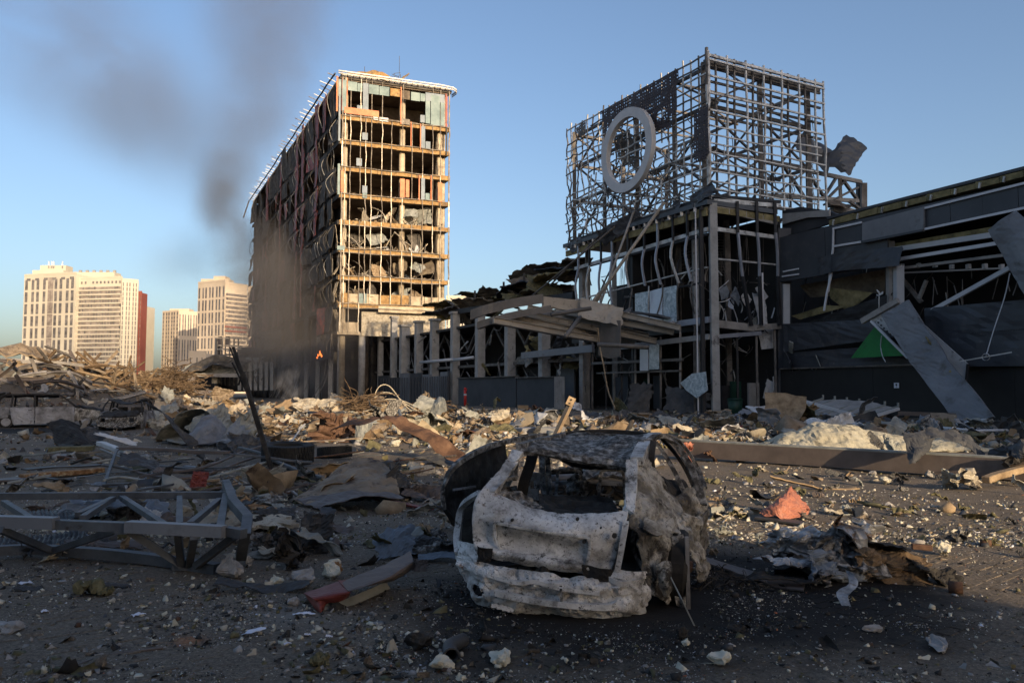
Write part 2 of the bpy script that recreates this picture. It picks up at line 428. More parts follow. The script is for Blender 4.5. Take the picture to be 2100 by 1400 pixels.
def patch(name, rows, nu, nv, m, parent=None, thick=.012, crumple=.02, csc=5, seed=0, holes=None, smooth=False, tear=0):
 """sheet through a net of control points: rows (top to bottom) of points; holes: list of (u0,u1,v0,v1)"""
 rows = [[Vector(p) for p in r] for r in rows]
 G = []
 cols = [[catmull(r, u / nu) for u in range(nu + 1)] for r in rows]
 for v in range(nv + 1):
  G.append([catmull([cols[k][u] for k in range(len(rows))], v / nv) for u in range(nu + 1)])
 vs = []
 for v in range(nv + 1):
  for u in range(nu + 1):
   p = G[v][u]
   du = G[v][min(u + 1, nu)] - G[v][max(u - 1, 0)]
   dv = G[min(v + 1, nv)][u] - G[max(v - 1, 0)][u]
   nn = du.cross(dv)
   nn = nn.normalized() if nn.length > 1e-9 else Vector((0, 0, 1))
   a = nz(p, csc, seed) * 1.2 + abs(nz(p, csc * 2.3, seed + 3)) * 1.1 - .3
   q = p + nn * a * crumple
   if tear and (u in (0, nu) or v in (0, nv)):
    q = q + (p - G[nv // 2][nu // 2]) * tear * nz(p, 9, seed + 5)
   vs.append(q)
 fs = []
 for v in range(nv):
  for u in range(nu):
   cu, cv = (u + .5) / nu, (v + .5) / nv
   if holes and any((cu - (a + b) / 2) ** 2 / ((b - a) / 2) ** 2 + (cv - (c + d) / 2) ** 2 / ((d - c) / 2) ** 2 < 1 if len(h) == 5 else (a < cu < b and c < cv < d) for h in holes for a, b, c, d in [h[:4]]):
    continue
   i = v * (nu + 1) + u
   fs.append((i, i + 1, i + nu + 2, i + nu + 1))
 me = mesh(name, vs, fs, m, smooth)
 o = link(name, me, parent)
 return solidify(o, thick)
def bend(P, o, n, ax, th, w):
 """bend an (N,3) array round the line through o along ax, for what lies on the n side"""
 n = np.array(n, float); n /= np.linalg.norm(n)
 ax = np.array(ax, float); ax = ax - n * ax.dot(n); ax /= np.linalg.norm(ax)
 d = (P - o) @ n
 a = np.clip(d / w, 0, 1) * th
 Q = P - o
 c, s_ = np.cos(a)[:, None], np.sin(a)[:, None]
 return o + Q * c + np.cross(ax, Q) * s_ + ax * (Q @ ax)[:, None] * (1 - c)
def sheet(name, w, l, m, loc, rot, seed=0, folds=3, fold=1.2, amp=.03, corr=0, thick=.008, res=None, parent=None, torn=.12, lift=True, zoff=0.0, twist=0.0):
 """a creased, torn sheet w x l metres lying at loc"""
 rg = np.random.default_rng(seed)
 n = res or 18
 nx = max(6, int(n * min(1.6, max(.4, (w / l) ** .5)))); ny = max(6, int(n * min(1.6, max(.4, (l / w) ** .5))))
 if corr: nx = max(nx, int(w / corr * 4))
 X, Yy = np.meshgrid(np.linspace(-.5, .5, nx + 1), np.linspace(-.5, .5, ny + 1))
 P = np.stack([X.ravel() * w, Yy.ravel() * l, np.zeros(X.size)], 1)
 if torn:
  edge = np.maximum(np.abs(X.ravel()), np.abs(Yy.ravel())) * 2
  k = np.array([mnoise.noise(Vector((p[0] * 3.1 / max(w, .3) * 2 + seed, p[1] * 3.1 / max(l, .3) * 2, 0))) + .5 * mnoise.noise(Vector((p[0] * 9 / max(w, .3), p[1] * 9 / max(l, .3), seed * 1.3))) for p in P])
  P[:, :2] *= (1 - torn * np.clip(k * 2.2, -1, 1) * edge ** 4)[:, None]
 if corr: P[:, 2] += np.sin(P[:, 0] / corr * 2 * math.pi) * corr * .22
 for p in range(len(P)):
  q = P[p]
  P[p, 2] += amp * (1.6 * mnoise.noise(Vector((q[0] * 2.2 / max(w, l) * 2, q[1] * 2.2 / max(w, l) * 2, seed))) + 1.2 * abs(mnoise.noise(Vector((q[0] * 6 / max(w, l) * 2, q[1] * 6 / max(w, l) * 2, seed + 5)))))
 for f in range(folds):
  a = rg.uniform(0, math.pi)
  nn = (math.cos(a), math.sin(a), 0)
  if rg.random() < .5: nn = (-nn[0], -nn[1], 0)
  o = np.array([rg.uniform(-.25, .25) * w, rg.uniform(-.25, .25) * l, 0])
  th = rg.uniform(.4, 1) * fold * (1 if rg.random() < .65 else -1)
  P = bend(P, o, nn, (-nn[1], nn[0], rg.uniform(-.2, .2)), th, rg.uniform(.03, .2) * max(w, l))
 if twist:
  a = P[:, 1] / l * twist
  x, z = P[:, 0].copy(), P[:, 2].copy()
  P[:, 0] = x * np.cos(a) - z * np.sin(a); P[:, 2] = x * np.sin(a) + z * np.cos(a)
 Rm = np.array(Matrix.Rotation(rot[2], 3, 'Z') @ Matrix.Rotation(rot[1], 3, 'Y') @ Matrix.Rotation(rot[0], 3, 'X'))
 P = P @ Rm.T
 c = (P.max(0) + P.min(0)) / 2
 P[:, :2] -= c[:2]
 P[:, 2] -= np.percentile(P[:, 2], 3) if lift else c[2]
 loc = np.array(loc, float)
 fs = [(v * (nx + 1) + u, v * (nx + 1) + u + 1, (v + 1) * (nx + 1) + u + 1, (v + 1) * (nx + 1) + u) for v in range(ny) for u in range(nx)]
 me = mesh(name, P, fs, m)
 o = link(name, me, parent, Matrix.Translation(Vector(loc + np.array([0, 0, zoff]))))
 return solidify(o, thick)
def hull_me(name, pts, m):
 bm = bmesh.new()
 for p in pts: bm.verts.new(p)
 r = bmesh.ops.convex_hull(bm, input=bm.verts)
 bmesh.ops.delete(bm, geom=[g for g in r['geom_interior'] if isinstance(g, bmesh.types.BMVert)], context='VERTS')
 me = bpy.data.meshes.new(name); bm.to_mesh(me); bm.free()
 me.materials.append(M[m]); return me
def stone(name, size, m, loc, seed, parent=None, rough=.10, rot=0.0, n=16):
 """a broken lump: hull of random points, its faces split and roughened"""
 rg = random.Random(seed)
 pts = []
 for i in range(n):
  v = Vector((rg.gauss(0, 1), rg.gauss(0, 1), rg.gauss(0, 1))).normalized() * rg.uniform(.8, 1.05)
  pts.append((v.x * size[0] / 2, v.y * size[1] / 2, v.z * size[2] / 2))
 me = hull_me(name, pts, m)
 bm = bmesh.new(); bm.from_mesh(me)
 bmesh.ops.bevel(bm, geom=list(bm.edges), offset=min(size) * .05, segments=1, affect='EDGES')
 bmesh.ops.triangulate(bm, faces=bm.faces)
 bmesh.ops.subdivide_edges(bm, edges=list(bm.edges), cuts=2, use_grid_fill=True)
 bm.normal_update()
 s = sum(size) / 3
 for v in bm.verts:
  v.co += v.normal * (mnoise.noise(v.co * (5 / s) + Vector((seed, 0, 0))) * rough * s + mnoise.noise(v.co * (13 / s) + Vector((seed, 3, 0))) * rough * .4 * s)
 zm = min(v.co.z for v in bm.verts)
 for v in bm.verts: v.co.z -= zm
 bm.to_mesh(me); bm.free()
 mw = Matrix.Translation(Vector(loc) - Vector((0, 0, size[2] * .06))) @ Matrix.Rotation(rot, 4, 'Z')
 return link(name, me, parent, mw)
# ------------------------------------------------------------------ the lie of the land
def vnoise(x, y, seed=0):
 xi, yi = np.floor(x).astype(np.int64), np.floor(y).astype(np.int64)
 xf, yf = x - xi, y - yi
 def h(a, b):
  n = (a * 374761393 + b * 668265263 + seed * 982451653) & 0x7fffffff
  n = (n ^ (n >> 13)) * 1274126177 & 0x7fffffff
  return ((n ^ (n >> 16)) & 0xffff) / 65535.0
 u, v = xf * xf * (3 - 2 * xf), yf * yf * (3 - 2 * yf)
 return (h(xi, yi) * (1 - u) + h(xi + 1, yi) * u) * (1 - v) + (h(xi, yi + 1) * (1 - u) + h(xi + 1, yi + 1) * u) * v
def fbm(x, y, seed=0, o=4):
 s, a = 0, 1.0
 for k in range(o):
  s = s + a * (vnoise(x * 2 ** k, y * 2 ** k, seed + k) - .5); a *= .5
 return s
def bump_at(x, y, cx, cy, rx, ry, h):
 d = ((x - cx) / rx) ** 2 + ((y - cy) / ry) ** 2
 return h * np.exp(-d)
def gh(x, y):
 """height of the ground"""
 x = np.asarray(x, float); y = np.asarray(y, float)
 far = np.clip((y - 11) / 14, 0, 1)
 z = fbm(x * .9, y * .9, 1) * (.02 + .10 * far) + fbm(x * 6, y * 6, 5, 3) * .012
 # banks of rubble in the middle distance
 px = 1050 + x / np.maximum(y, 1) * 1600
 band = np.clip((y - 24) / 10, 0, 1) * np.clip((110 - y) / 30, 0, 1)
 z = z + band * (.05 + .25 * np.clip(fbm(x * .12, y * .12, 9) + .15, 0, 1)) * np.clip((1000 - px) / 250, .25, 1) * np.where(y < 44, np.clip((px - 330) / 150, 0, 1), 1)
 for m in MOUNDS: z = z + bump_at(x, y, *m) * (1 + .5 * fbm(x * .8, y * .8, 21))
 return z
def G3(px, py, dz=0.0):
 """ground point under a pixel, at the ground's own height"""
 p = gnd(px, py)
 p.z = float(gh(p.x, p.y)) + dz
 return p
MOUNDS = []
def mound(px, Y, rx, ry, h): MOUNDS.append(((px - 1050) / 1600 * Y, Y, rx, ry, h))
mound(40, 60, 10, 7, 1.5); mound(170, 62, 8, 6, 1.5); mound(350, 70, 4.0, 4, 1.2); mound(130, 85, 16, 8, 1.5)
mound(690, 46, 4, 3, .35); mound(780, 58, 4, 4, .3); mound(880, 42, 2.5, 2, .25)
mound(-60, 52, 8, 6, 1.8); mound(1150, 52, 7, 2, .35); mound(1620, 42, 5, 3, .25)
# ------------------------------------------------------------------ ground
def build_ground():
 def axis(lo, hi, near, grow):
  a = [0.0]; st = near
  while a[-1] < hi:
   a.append(a[-1] + st); st = max(near, a[-1] * grow)
  b = [0.0]; st = near
  while b[-1] > lo:
   b.append(b[-1] - st); st = max(near, -b[-1] * grow)
  return np.array(b[::-1][:-1] + a)
 xs = axis(-2600, 2600, .07, .022)
 ys = [-60, -30, -15, -8, -3, 0, 2, 3, 3.8]; st = .055
 while ys[-1] < 5000:
  ys.append(ys[-1] + st); st = max(.055, ys[-1] * .011)
 ys = np.array(ys)
 X, Y = np.meshgrid(xs, ys)
 Z = gh(X, Y)
 nx, ny = len(xs), len(ys)
 P = np.stack([X.ravel(), Y.ravel(), Z.ravel()], 1)
 i = (np.arange(ny - 1)[:, None] * nx + np.arange(nx - 1)[None]).ravel()
 F = np.stack([i, i + 1, i + nx + 1, i + nx], 1)
 me = bpy.data.meshes.new('ground')
 me.vertices.add(len(P)); me.vertices.foreach_set('co', P.ravel())
 me.loops.add(F.size); me.loops.foreach_set('vertex_index', F.ravel().astype(np.int32))
 me.polygons.add(len(F)); me.polygons.foreach_set('loop_start', np.arange(0, F.size, 4, dtype=np.int32))
 me.update(); me.materials.append(M['ground_dirt'])
 me.polygons.foreach_set('use_smooth', [True] * len(me.polygons))
 o = link('ground', me)
 tag(o, kind='structure')
 return o
ground = build_ground()
# paving blocks that show through the dirt: each a block of its own nearest the camera, joined further off
def build_pavers():
 bw, bl = .105, .21
 th = R(38)
 ca, sa = math.cos(th), math.sin(th)
 near, far_mb = [], MB()
 rg = random.Random(3)
 cells = []
 for i in range(-60, 62):
  for j in range(-90, 92):
   u = (j + .5 * (i % 2)) * bl
   v = i * bw
   x, y = u * ca - v * sa, u * sa + v * ca + 7.5
   if y < 4.4 or y > 11 or abs(x) > y * .68 + .1: continue
   px = 1050 + x / y * 1600
   if math.hypot(x - .9, y - 6.9) < 1.7: continue
   g = float(gh(x, y))
   cells.append((y + abs(x) * .02, x, y, g))
 cells.sort()
 me = bpy.data.meshes.new('paving_block')
 b = .004
 hx, hy = bl / 2 - .003, bw / 2 - .003
 vs = [(-hx, -hy, -.03), (hx, -hy, -.03), (hx, hy, -.03), (-hx, hy, -.03), (-hx, -hy, -b), (hx, -hy, -b), (hx, hy, -b), (-hx, hy, -b), (-hx + b, -hy + b, 0), (hx - b, -hy + b, 0), (hx - b, hy - b, 0), (-hx + b, hy - b, 0)]
 fs = [(0, 1, 5, 4), (1, 2, 6, 5), (2, 3, 7, 6), (3, 0, 4, 7), (4, 5, 9, 8), (5, 6, 10, 9), (6, 7, 11, 10), (7, 4, 8, 11), (8, 9, 10, 11)]
 me.from_pydata(vs, [], fs); me.materials.append(M['ground_dirt'])
 k = 0
 for (_, x, y, g) in cells:
  z = max(g, -.01) + rg.uniform(-.003, .002) + .004 * math.sin(x * 2.1 + y * 1.3)
  if rg.random() < .25: continue
  mw = Matrix.Translation((x, y, z)) @ Matrix.Rotation(th + rg.uniform(-.02, .02), 4, 'Z') @ Matrix.Rotation(rg.uniform(-.01, .01), 4, 'X') @ Matrix.Rotation(rg.uniform(-.01, .01), 4, 'Y')
  if k < 290:
   link('paving_block', me, ground, mw)
  else:
   far_mb.add([mw @ Vector(v) for v in vs], fs)
  k += 1
 o = far_mb.build('paving', 'ground_dirt', ground)
 o['kind'] = 'stuff'
build_pavers()
# ------------------------------------------------------------------ the two blocks behind the camera whose shade lies over the square
def shade_block(name, label, corner, ang, length, depth, H):
 t = thing(name, label, 'building', (*corner, 0))
 d = Vector((math.cos(ang), math.sin(ang), 0)); n = Vector((-d.y, d.x, 0))
 if n.dot(Vector((S.x, S.y, 0))) < 0: n = -n
 c = Vector((*corner, 0))
 box3('wall', c, d * length, n * depth, Vector((0, 0, H)), 'office_wall', t)
 box3('roof', c - d * .0 + n * .3 + Vector((0, 0, H)), d * length * .98, n * (depth - .6), Vector((0, 0, .6)), 'beam_grey', t)
 rows = int(H // 4.2); colsn = int(length // 8)
 for r in range(rows):
  for k in range(colsn):
   a = c + d * (k * 8 + 2) - n * .06 + Vector((0, 0, 1.5 + r * 4.2))
   box3('window', a, d * 4.5, n * .05, Vector((0, 0, 2.0)), 'window_dark', t)
 return t
def sun_line(px, py, dot):
 """walk from a ground point towards the sun until its distance along the sun's bearing is dot"""
 g = gnd(px, py); s = Vector((math.sin(SUN_AZ), -math.cos(SUN_AZ), 0))
 return (g + s * (dot - g.dot(s))).xy
PERP = math.atan2(math.sin(SUN_AZ), math.cos(SUN_AZ))
cA = sun_line(1400, 1085, 25)
cB = sun_line(1850, 920, 25)
dP = Vector((math.cos(SUN_AZ), math.sin(SUN_AZ), 0))
A0 = Vector((*cA, 0)) - dP * 90
shade_block('office_block', 'plain grey office block standing behind the viewer on the sunny side', A0.xy, SUN_AZ, 90, 14, 23.5)
shade_block('office_tower', 'tall plain grey block behind the viewer, its shade lying over the mall', cB, SUN_AZ, 60, 14, 44)
# ------------------------------------------------------------------ planes of the mall and the tower
CORNER = gnd(1462, 850)
PLL = Plane(CORNER, -850)
PLR = Plane(CORNER, 3011)
PF = Plane(PLR.pt(1600, 800), -850)
PTF = Plane(at(690, 800, 121), 4300)
PTL = Plane(at(690, 800, 121), -799)
# ------------------------------------------------------------------ the burnt office tower
def build_tower():
 C = PTF.p
 a, b = PTF.d, PTL.d
 t = thing('burnt_tower', 'burnt-out ten storey office tower with torn facade, smoke pouring up its dark side', 'building', C)
 W = PTF.par(920); D = PTL.par(512)
 up = Vector((0, 0, 1))
 zs = [PTF.pt(690, y).z for y in (153, 233, 284, 338.6, 394, 448.6, 506, 562, 619, 680)]
 P = lambda s, d, z: C + a * s + b * d + up * z
 ztop, zlow = zs[0], zs[-1]
 # floor slabs with woolly burnt edges
 for i, z in enumerate(zs[:-1]):
  box3('floor_slab', P(.05, .05, z - .75), a * (W - .1), b * (D - .1), up * .5, 'dark_inside', t)
  segs = 6 if i else 1
  for k in range(segs):
   xa, xb = W * k / segs, W * (k + 1) / segs
   if i == 0: break
   box3('slab_edge', P(xa + .01, -.12 - .06 * rng.random(), z - .82 + rng.uniform(-.05, .05)), a * (xb - xa - .02), b * .3, up * (.72 + rng.uniform(-.06, .06)), 'slab_wool', t)
  n = 12
  for k in range(n):
   y0, y1 = D * k / n, D * (k + 1) / n
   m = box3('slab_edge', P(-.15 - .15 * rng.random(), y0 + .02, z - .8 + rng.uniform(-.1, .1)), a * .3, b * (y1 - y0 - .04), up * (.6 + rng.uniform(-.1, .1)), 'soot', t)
 # lowest slab: only the near left bay hangs there
 x1 = PTF.par(737)
 box3('floor_slab', P(0, 0, zlow - .4), a * x1, b * 12, up * .5, 'concrete_cream', t)
 # columns
 for px in (704, 825, 903, 912):
  s = PTF.par(px)
  z0 = zlow if px < 800 else zs[8]
  mb = MB(); mb.tube([P(s, 1.2, 0 if px == 704 else z0 - 4), P(s, 1.2, ztop - .8)], .5 if px < 910 else .3, 12)
  o = mb.build('column', 'concrete_cream' if px != 704 else 'concrete_cream', t, True)
 for px in (692, 736):
  s = PTF.par(px)
  mb = MB(); mb.tube([P(s + .8, 1.5, 0), P(s + .8, 1.5, zlow)], .55, 10)
  mb.build('column', 'column_grey', t, True)
 for dd in range(9, int(D), 9):
  for s in (1.2, 7):
   mb = MB(); mb.tube([P(s, dd, 0), P(s, dd, ztop - .8)], .45, 8)
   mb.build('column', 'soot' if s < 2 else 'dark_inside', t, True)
 # core walls that keep the inside dark
 box3('core_wall', P(.6, 9, zs[8]), a * (W - 2.0), b * .4, up * (ztop - zs[8] - .9), 'dark_inside', t)
 box3('core_wall', P(4.2, 13.5, 0), a * .4, b * (D - 14), up * (ztop - .9), 'soot', t)
 box3('core_wall', P(.2, D - .3, 0), a * W, b * .3, up * (ztop - .9), 'soot', t)
 box3('core_wall', P(W - .7, 5, 0), a * .3, b * (D - 6), up * (ztop - .9), 'dark_inside', t)
 box3('core_wall', P(1.6, 2.2, zlow), a * .2, b * (D - 3), up * (ztop - zlow - .9), 'soot', t)
 # lower zone, right of the hanging bay: spandrel bands, sloping torn wall, dark hollow
 for (xa, xb, y0, y1, m) in [(735, 752, 602, 628, 'pale_glass'), (752, 776, 604, 630, 'concrete_cream'), (777, 800, 606, 626, 'slab_wool'), (800, 838, 606, 626, 'slab_wool'), (840, 870, 609, 628, 'concrete_cream'), (871, 912, 611, 630, 'concrete_cream'), (700, 716, 601, 618, 'slab_wool'), (716, 735, 603, 620, 'concrete_cream')]:
  p0, p1 = PTF.pt(xa, y1, .05), PTF.pt(xb, y0, .05)
  box3('spandrel', (p0.x, p0.y, p0.z), a * (p1 - p0).dot(a), b * .2, up * (p1.z - p0.z), m, t)
 p0, p1 = PTF.pt(776, 640, .2), PTF.pt(915, 630, .2)
 box3('spandrel', p0, a * (p1 - p0).dot(a), b * .35, up * 1.0, 'concrete_cream', t)
 box3('wall', P(W * .22, .8, zlow - .5), a * W * .76, b * .3, up * (zs[8] - zlow - .8), 'plaster', t)
 box3('wall', P(-.2, 9, 0), a * (W + 1), b * .3, up * zlow, 'soot', t)
 box3('wall', P(.3, .6, zlow), a * (x1 - .5), b * .25, up * 1.6, 'concrete_cream', t)
 # curtain wall: uprights, storey by storey, bent by the blast
 cols = [694, 700, 711, 732, 743, 755, 777, 797, 820, 840, 862, 883, 899, 917]
 for i in range(9):
  z1, z0 = zs[i] - .05, zs[i + 1] - .1
  for k, px in enumerate(cols):
   if i == 8 and px > 740: continue
   if rng.random() < .10 and 700 < px < 915: continue
   s = PTF.par(px)
   bent = rng.random() < (.75 if i > 0 else .35)
   amp = rng.uniform(.03, .22) if bent else .02
   ph = rng.uniform(0, 6)
   n = 7
   pts = [P(s + amp * .5 * math.sin(ph + j * 1.1) * math.sin(math.pi * j / (n - 1)), -.28 - amp * math.sin(math.pi * j / (n - 1)), z0 + (z1 - z0) * j / (n - 1)) for j in range(n)]
   mb = MB(); mb.strip(pts, .11 if px not in (694, 917) else .2, .12, side=a)
   mb.build('mullion', 'alu_warm' if rng.random() < .3 else 'alu_burnt', t)
  # transom rails
  for dz, pr in ((-.15, .9), (-.85, .7)):
   if i and rng.random() < pr:
    s0 = rng.uniform(-.2, 1); s1 = W - rng.uniform(0, 2)
    pts = [P(s0 + (s1 - s0) * j / 8, -.33 - rng.uniform(0, .12), zs[i] + dz + rng.uniform(-.12, .05)) for j in range(9)]
    mb = MB(); mb.strip(pts, .1, .1, side=up)
    mb.build('transom', 'alu_burnt', t)
 # panes and panels, pixel rectangles of the front: x0, x1, y0, y1, material
 cz = lambda x: 480 + x / 3.5
 rz = lambda y: 120 + y / 3.5
 PAN = [(748, 770, 150, 270, 'pale_glass'), (775, 808, 155, 372, 'pale_glass'), (818, 884, 172, 228, 'pale_glass'), (886, 922, 182, 236, 'pale_glass'), (924, 966, 180, 390, 'grey_glass'), (968, 1040, 195, 252, 'pale_glass'), (1043, 1115, 208, 262, 'pale_glass'),
  (1122, 1190, 222, 268, 'slab_wool'), (1203, 1262, 235, 290, 'brown_ceiling'), (1270, 1335, 248, 300, 'pale_glass'), (1338, 1372, 255, 305, 'pale_glass'), (1374, 1408, 262, 465, 'pale_glass'), (1412, 1478, 270, 475, 'pale_glass'), (1482, 1512, 285, 482, 'pale_glass'), (1374, 1512, 262, 302, 'grey_glass'),
  (883, 922, 340, 385, 'grey_glass'), (1337, 1370, 408, 458, 'grey_glass'), (748, 766, 270, 590, 'grey_glass'), (920, 960, 535, 582, 'grey_glass'), (1343, 1372, 488, 640, 'grey_glass'), (1375, 1410, 598, 648, 'grey_glass'),
  (878, 918, 718, 768, 'grey_glass'), (742, 762, 755, 975, 'pale_glass'), (765, 792, 808, 955, 'orange_panel'), (920, 956, 915, 965, 'grey_glass'), (922, 955, 968, 1000, 'pale_glass'), (1192, 1226, 865, 995, 'orange_panel'), (1232, 1258, 872, 995, 'orange_panel'), (1343, 1370, 860, 1012, 'grey_glass'), (1374, 1404, 968, 1018, 'pale_glass'),
  (1464, 1494, 893, 1027, 'orange_panel'), (792, 1040, 378, 392, 'orange_panel'), (1000, 1035, 418, 440, 'board_white'), (1043, 1108, 428, 448, 'board_white'), (1196, 1262, 438, 470, 'alu_burnt'), (733, 748, 128, 378, 'orange_panel'), (1520, 1532, 500, 690, 'black_frame'), (1517, 1533, 255, 490, 'dark_red_panel'),
  (807, 817, 140, 375, 'orange_panel'), (1194, 1204, 205, 470, 'orange_panel'), (1267, 1274, 455, 630, 'orange_panel'), (1335, 1343, 470, 650, 'orange_panel'), (1411, 1419, 840, 1015, 'orange_panel'), (1325, 1334, 838, 1015, 'orange_panel'), (772, 779, 140, 375, 'dark_red_panel'), (740, 795, 1345, 1372, 'pale_glass')]
 for (xa, xb, y0, y1, m) in PAN:
  off = .45 if 'panel' in m else .38
  p0, p1 = PTF.pt(cz(xa), rz(y1), off + rng.uniform(-.02, .02)), PTF.pt(cz(xb), rz(y0), off)
  box3('glass_pane' if 'glass' in m else 'facade_panel', p0, a * (p1 - p0).dot(a), b * .05, up * (p1.z - p0.z), m, t)
 pm = [(480 + x / 3.888, 480 + y / 3.888) for x, y in ((812, 320), (835, 320), (835, 480), (812, 480))]
 # wreckage on the floors: broken ceilings, boards, pipes
 for i in range(4, 9):
  for q in range(12):
   s = rng.uniform(1, W - 2); d = rng.uniform(.4, 5)
   z = zs[i + 1 if i < 8 else 8] - .2
   m = rng.choice(['timber', 'plaster', 'brown_ceiling', 'board_white', 'concrete_cream', 'sheet_rust'])
   if i == 8 and s > x1 - 1: continue
   sheet('broken_board', rng.uniform(1, 3.2), rng.uniform(.8, 2.6), m, P(s, d, z), (rng.uniform(-1.2, 1.2), rng.uniform(-1, 1), rng.uniform(0, 6)), rng.randrange(9999), 2, 1.0, .06, 0, .06, 6, t)
  for q in range(16):
   s = rng.uniform(.5, W - 2); z = zs[i + 1 if i < 8 else 8] - .1
   if i == 8 and s > x1 - 1: continue
   s2 = s + rng.uniform(-3, 3); h = rng.uniform(.5, 3.2)
   pts = curve_pts([P(s, rng.uniform(.2, 3), z), P((s + s2) / 2 + rng.uniform(-.5, .5), rng.uniform(-.2, 3), z + h * .6), P(s2, rng.uniform(0, 4), z + h)], 6)
   mb = MB(); mb.tube(pts, rng.uniform(.04, .10), 5)
   mb.build('bent_pipe', rng.choice(['alu_warm', 'wire_pale', 'alu_burnt']), t)
 sc = []
 for i in range(3, 9):
  z = zs[i + 1] - .25 if i < 8 else zs[8] - .2
  for q in range(90):
   s = rng.uniform(.5, (W - 1.5) if i < 8 else x1 - .5)
   sc.append((P(s, rng.uniform(.1, 5), z + rng.uniform(0, .35)), rng.uniform(.15, .7)))
 mb = MB(); mb.cur = 0
 for p, r_ in sc:
  mb.cur = rng.randrange(3)
  e = Vector((rng.uniform(-1, 1), rng.uniform(-1, 1), rng.uniform(-.5, .5))).normalized() * r_
  mb.bar(p - e, p + e, r_ * rng.uniform(.15, .9), r_ * .3)
 o = mb.build('rubble', ['plaster', 'brown_ceiling', 'timber'], t); o['kind'] = 'stuff'
 # hanging ceiling remains
 for i in (4, 5, 6, 7):
  for q in range(3):
   s = rng.uniform(2, W - 3)
   sheet('hanging_ceiling', rng.uniform(2, 4), rng.uniform(1.5, 3), rng.choice(['brown_ceiling', 'sheet_grey', 'char_panel']), P(s, rng.uniform(.5, 3), zs[i] - 2.4), (rng.uniform(.5, 1.4), rng.uniform(-.6, .6), rng.uniform(-.5, .5)), rng.randrange(999), 2, .8, .1, 0, .05, 7, t, lift=False)
 # roof edge: white tube rail that curls round the corner, brackets, dark soffit
 e0 = .9
 n = 9
 ring_ = [P(-.6, -e0, ztop + .1)] + [P(W * k / n, -e0, ztop + .1) for k in range(1, n)] + [P(W + .2, -e0 + .1, ztop), P(W + 1.0, -e0 + .8, ztop), P(W + 1.3, .5, ztop - .1), P(W + 1.1, 2, ztop - .2)]
 for dz, rr in ((.2, .14), (-.15, .09)):
  mb = MB(); mb.tube([p + up * dz for p in ring_], rr, 7); mb.build('roof_rail', 'white_tube', t, True)
 for k in range(20):
  s = W * k / 19
  bar('rail_bracket', P(s, -e0, ztop + .1), P(s, .3, ztop - .5), .1, .1, 'alu_burnt', t)
 box3('roof', P(-.2, -.2, ztop - .55), a * (W + .4), b * (D + .2), up * .35, 'char_panel', t)
 box3('parapet', P(0, .1, ztop - .2), a * W, b * .25, up * .55, 'alu_warm', t)
 mb = MB(); mb.tube([P(-.9, D * k / 30, ztop + .2 + rng.uniform(-.12, .12)) for k in range(31)], .14, 5); mb.build('roof_rail', 'char_panel', t)
 for k in range(46):
  d = D * (k + .5) / 46
  q = P(-1.0, d, ztop + .25)
  bar('rail_bracket', q + a * .9 - up * .3, q - a * rng.uniform(.3, 1.3) + up * rng.uniform(.1, .5), .14, .1, 'white_tube' if rng.random() < .7 else 'alu_burnt', t)
 mb = MB()
 q0 = P(-1.2, D - .5, ztop - .1)
 bar('hanging_strut', q0, q0 - up * 4.6 - a * 1.3, .8, .3, 'char_panel', t)
 # rooftop plant room, mast and boxes
 s0, s1 = PTF.par(712), PTF.par(803)
 box3('plant_room', P(s0 + .4, 3, ztop - .2), a * (s1 - s0), b * 9, up * 2.3, 'brown_ceiling', t)
 s0, s1 = PTF.par(808), PTF.par(878)
 box3('plant_room', P(s0, 3.5, ztop - .2), a * (s1 - s0), b * 8, up * 1.3, 'alu_burnt', t)
 sheet('fallen_cladding', 6, 2.4, 'slab_wool', P(5, 1.2, ztop + .2), (.5, .1, .2), 3, 2, .6, .15, 0, .06, 10, t)
 sheet('fallen_cladding', 4, 2, 'timber', P(9.5, 1.2, ztop + .1), (.4, -.2, .1), 5, 2, .6, .15, 0, .06, 10, t)
 s = PTF.par(824)
 mast = MB()
 for dx, dy in ((0, 0), (1.1, 0), (1.1, 1.1), (0, 1.1)):
  mast.bar(P(s + dx - .5, 4 + dy, ztop), P(s + dx - .5, 4 + dy, ztop + 3.2), .08, .08)
 for k in range(6):
  z = ztop + .4 + k * .55
  mast.bar(P(s - .5, 4, z), P(s + .6, 4, z + .3), .06, .06); mast.bar(P(s - .5, 5.1, z + .3), P(s + .6, 5.1, z), .06, .06)
 mast.bar(P(s + .4, 4, ztop + 3), P(s + .4, 4, ztop + 6.3), .06, .06)
 mast.build('mast', 'char_panel', t)
 s = PTF.par(754)
 bar('antenna', P(s, 4, ztop + 1), P(s, 4, ztop + 3.6), .07, .07, 'char_panel', t)
 # the dark long side: red cladding, buckled fins, charred panels
 nb = 16
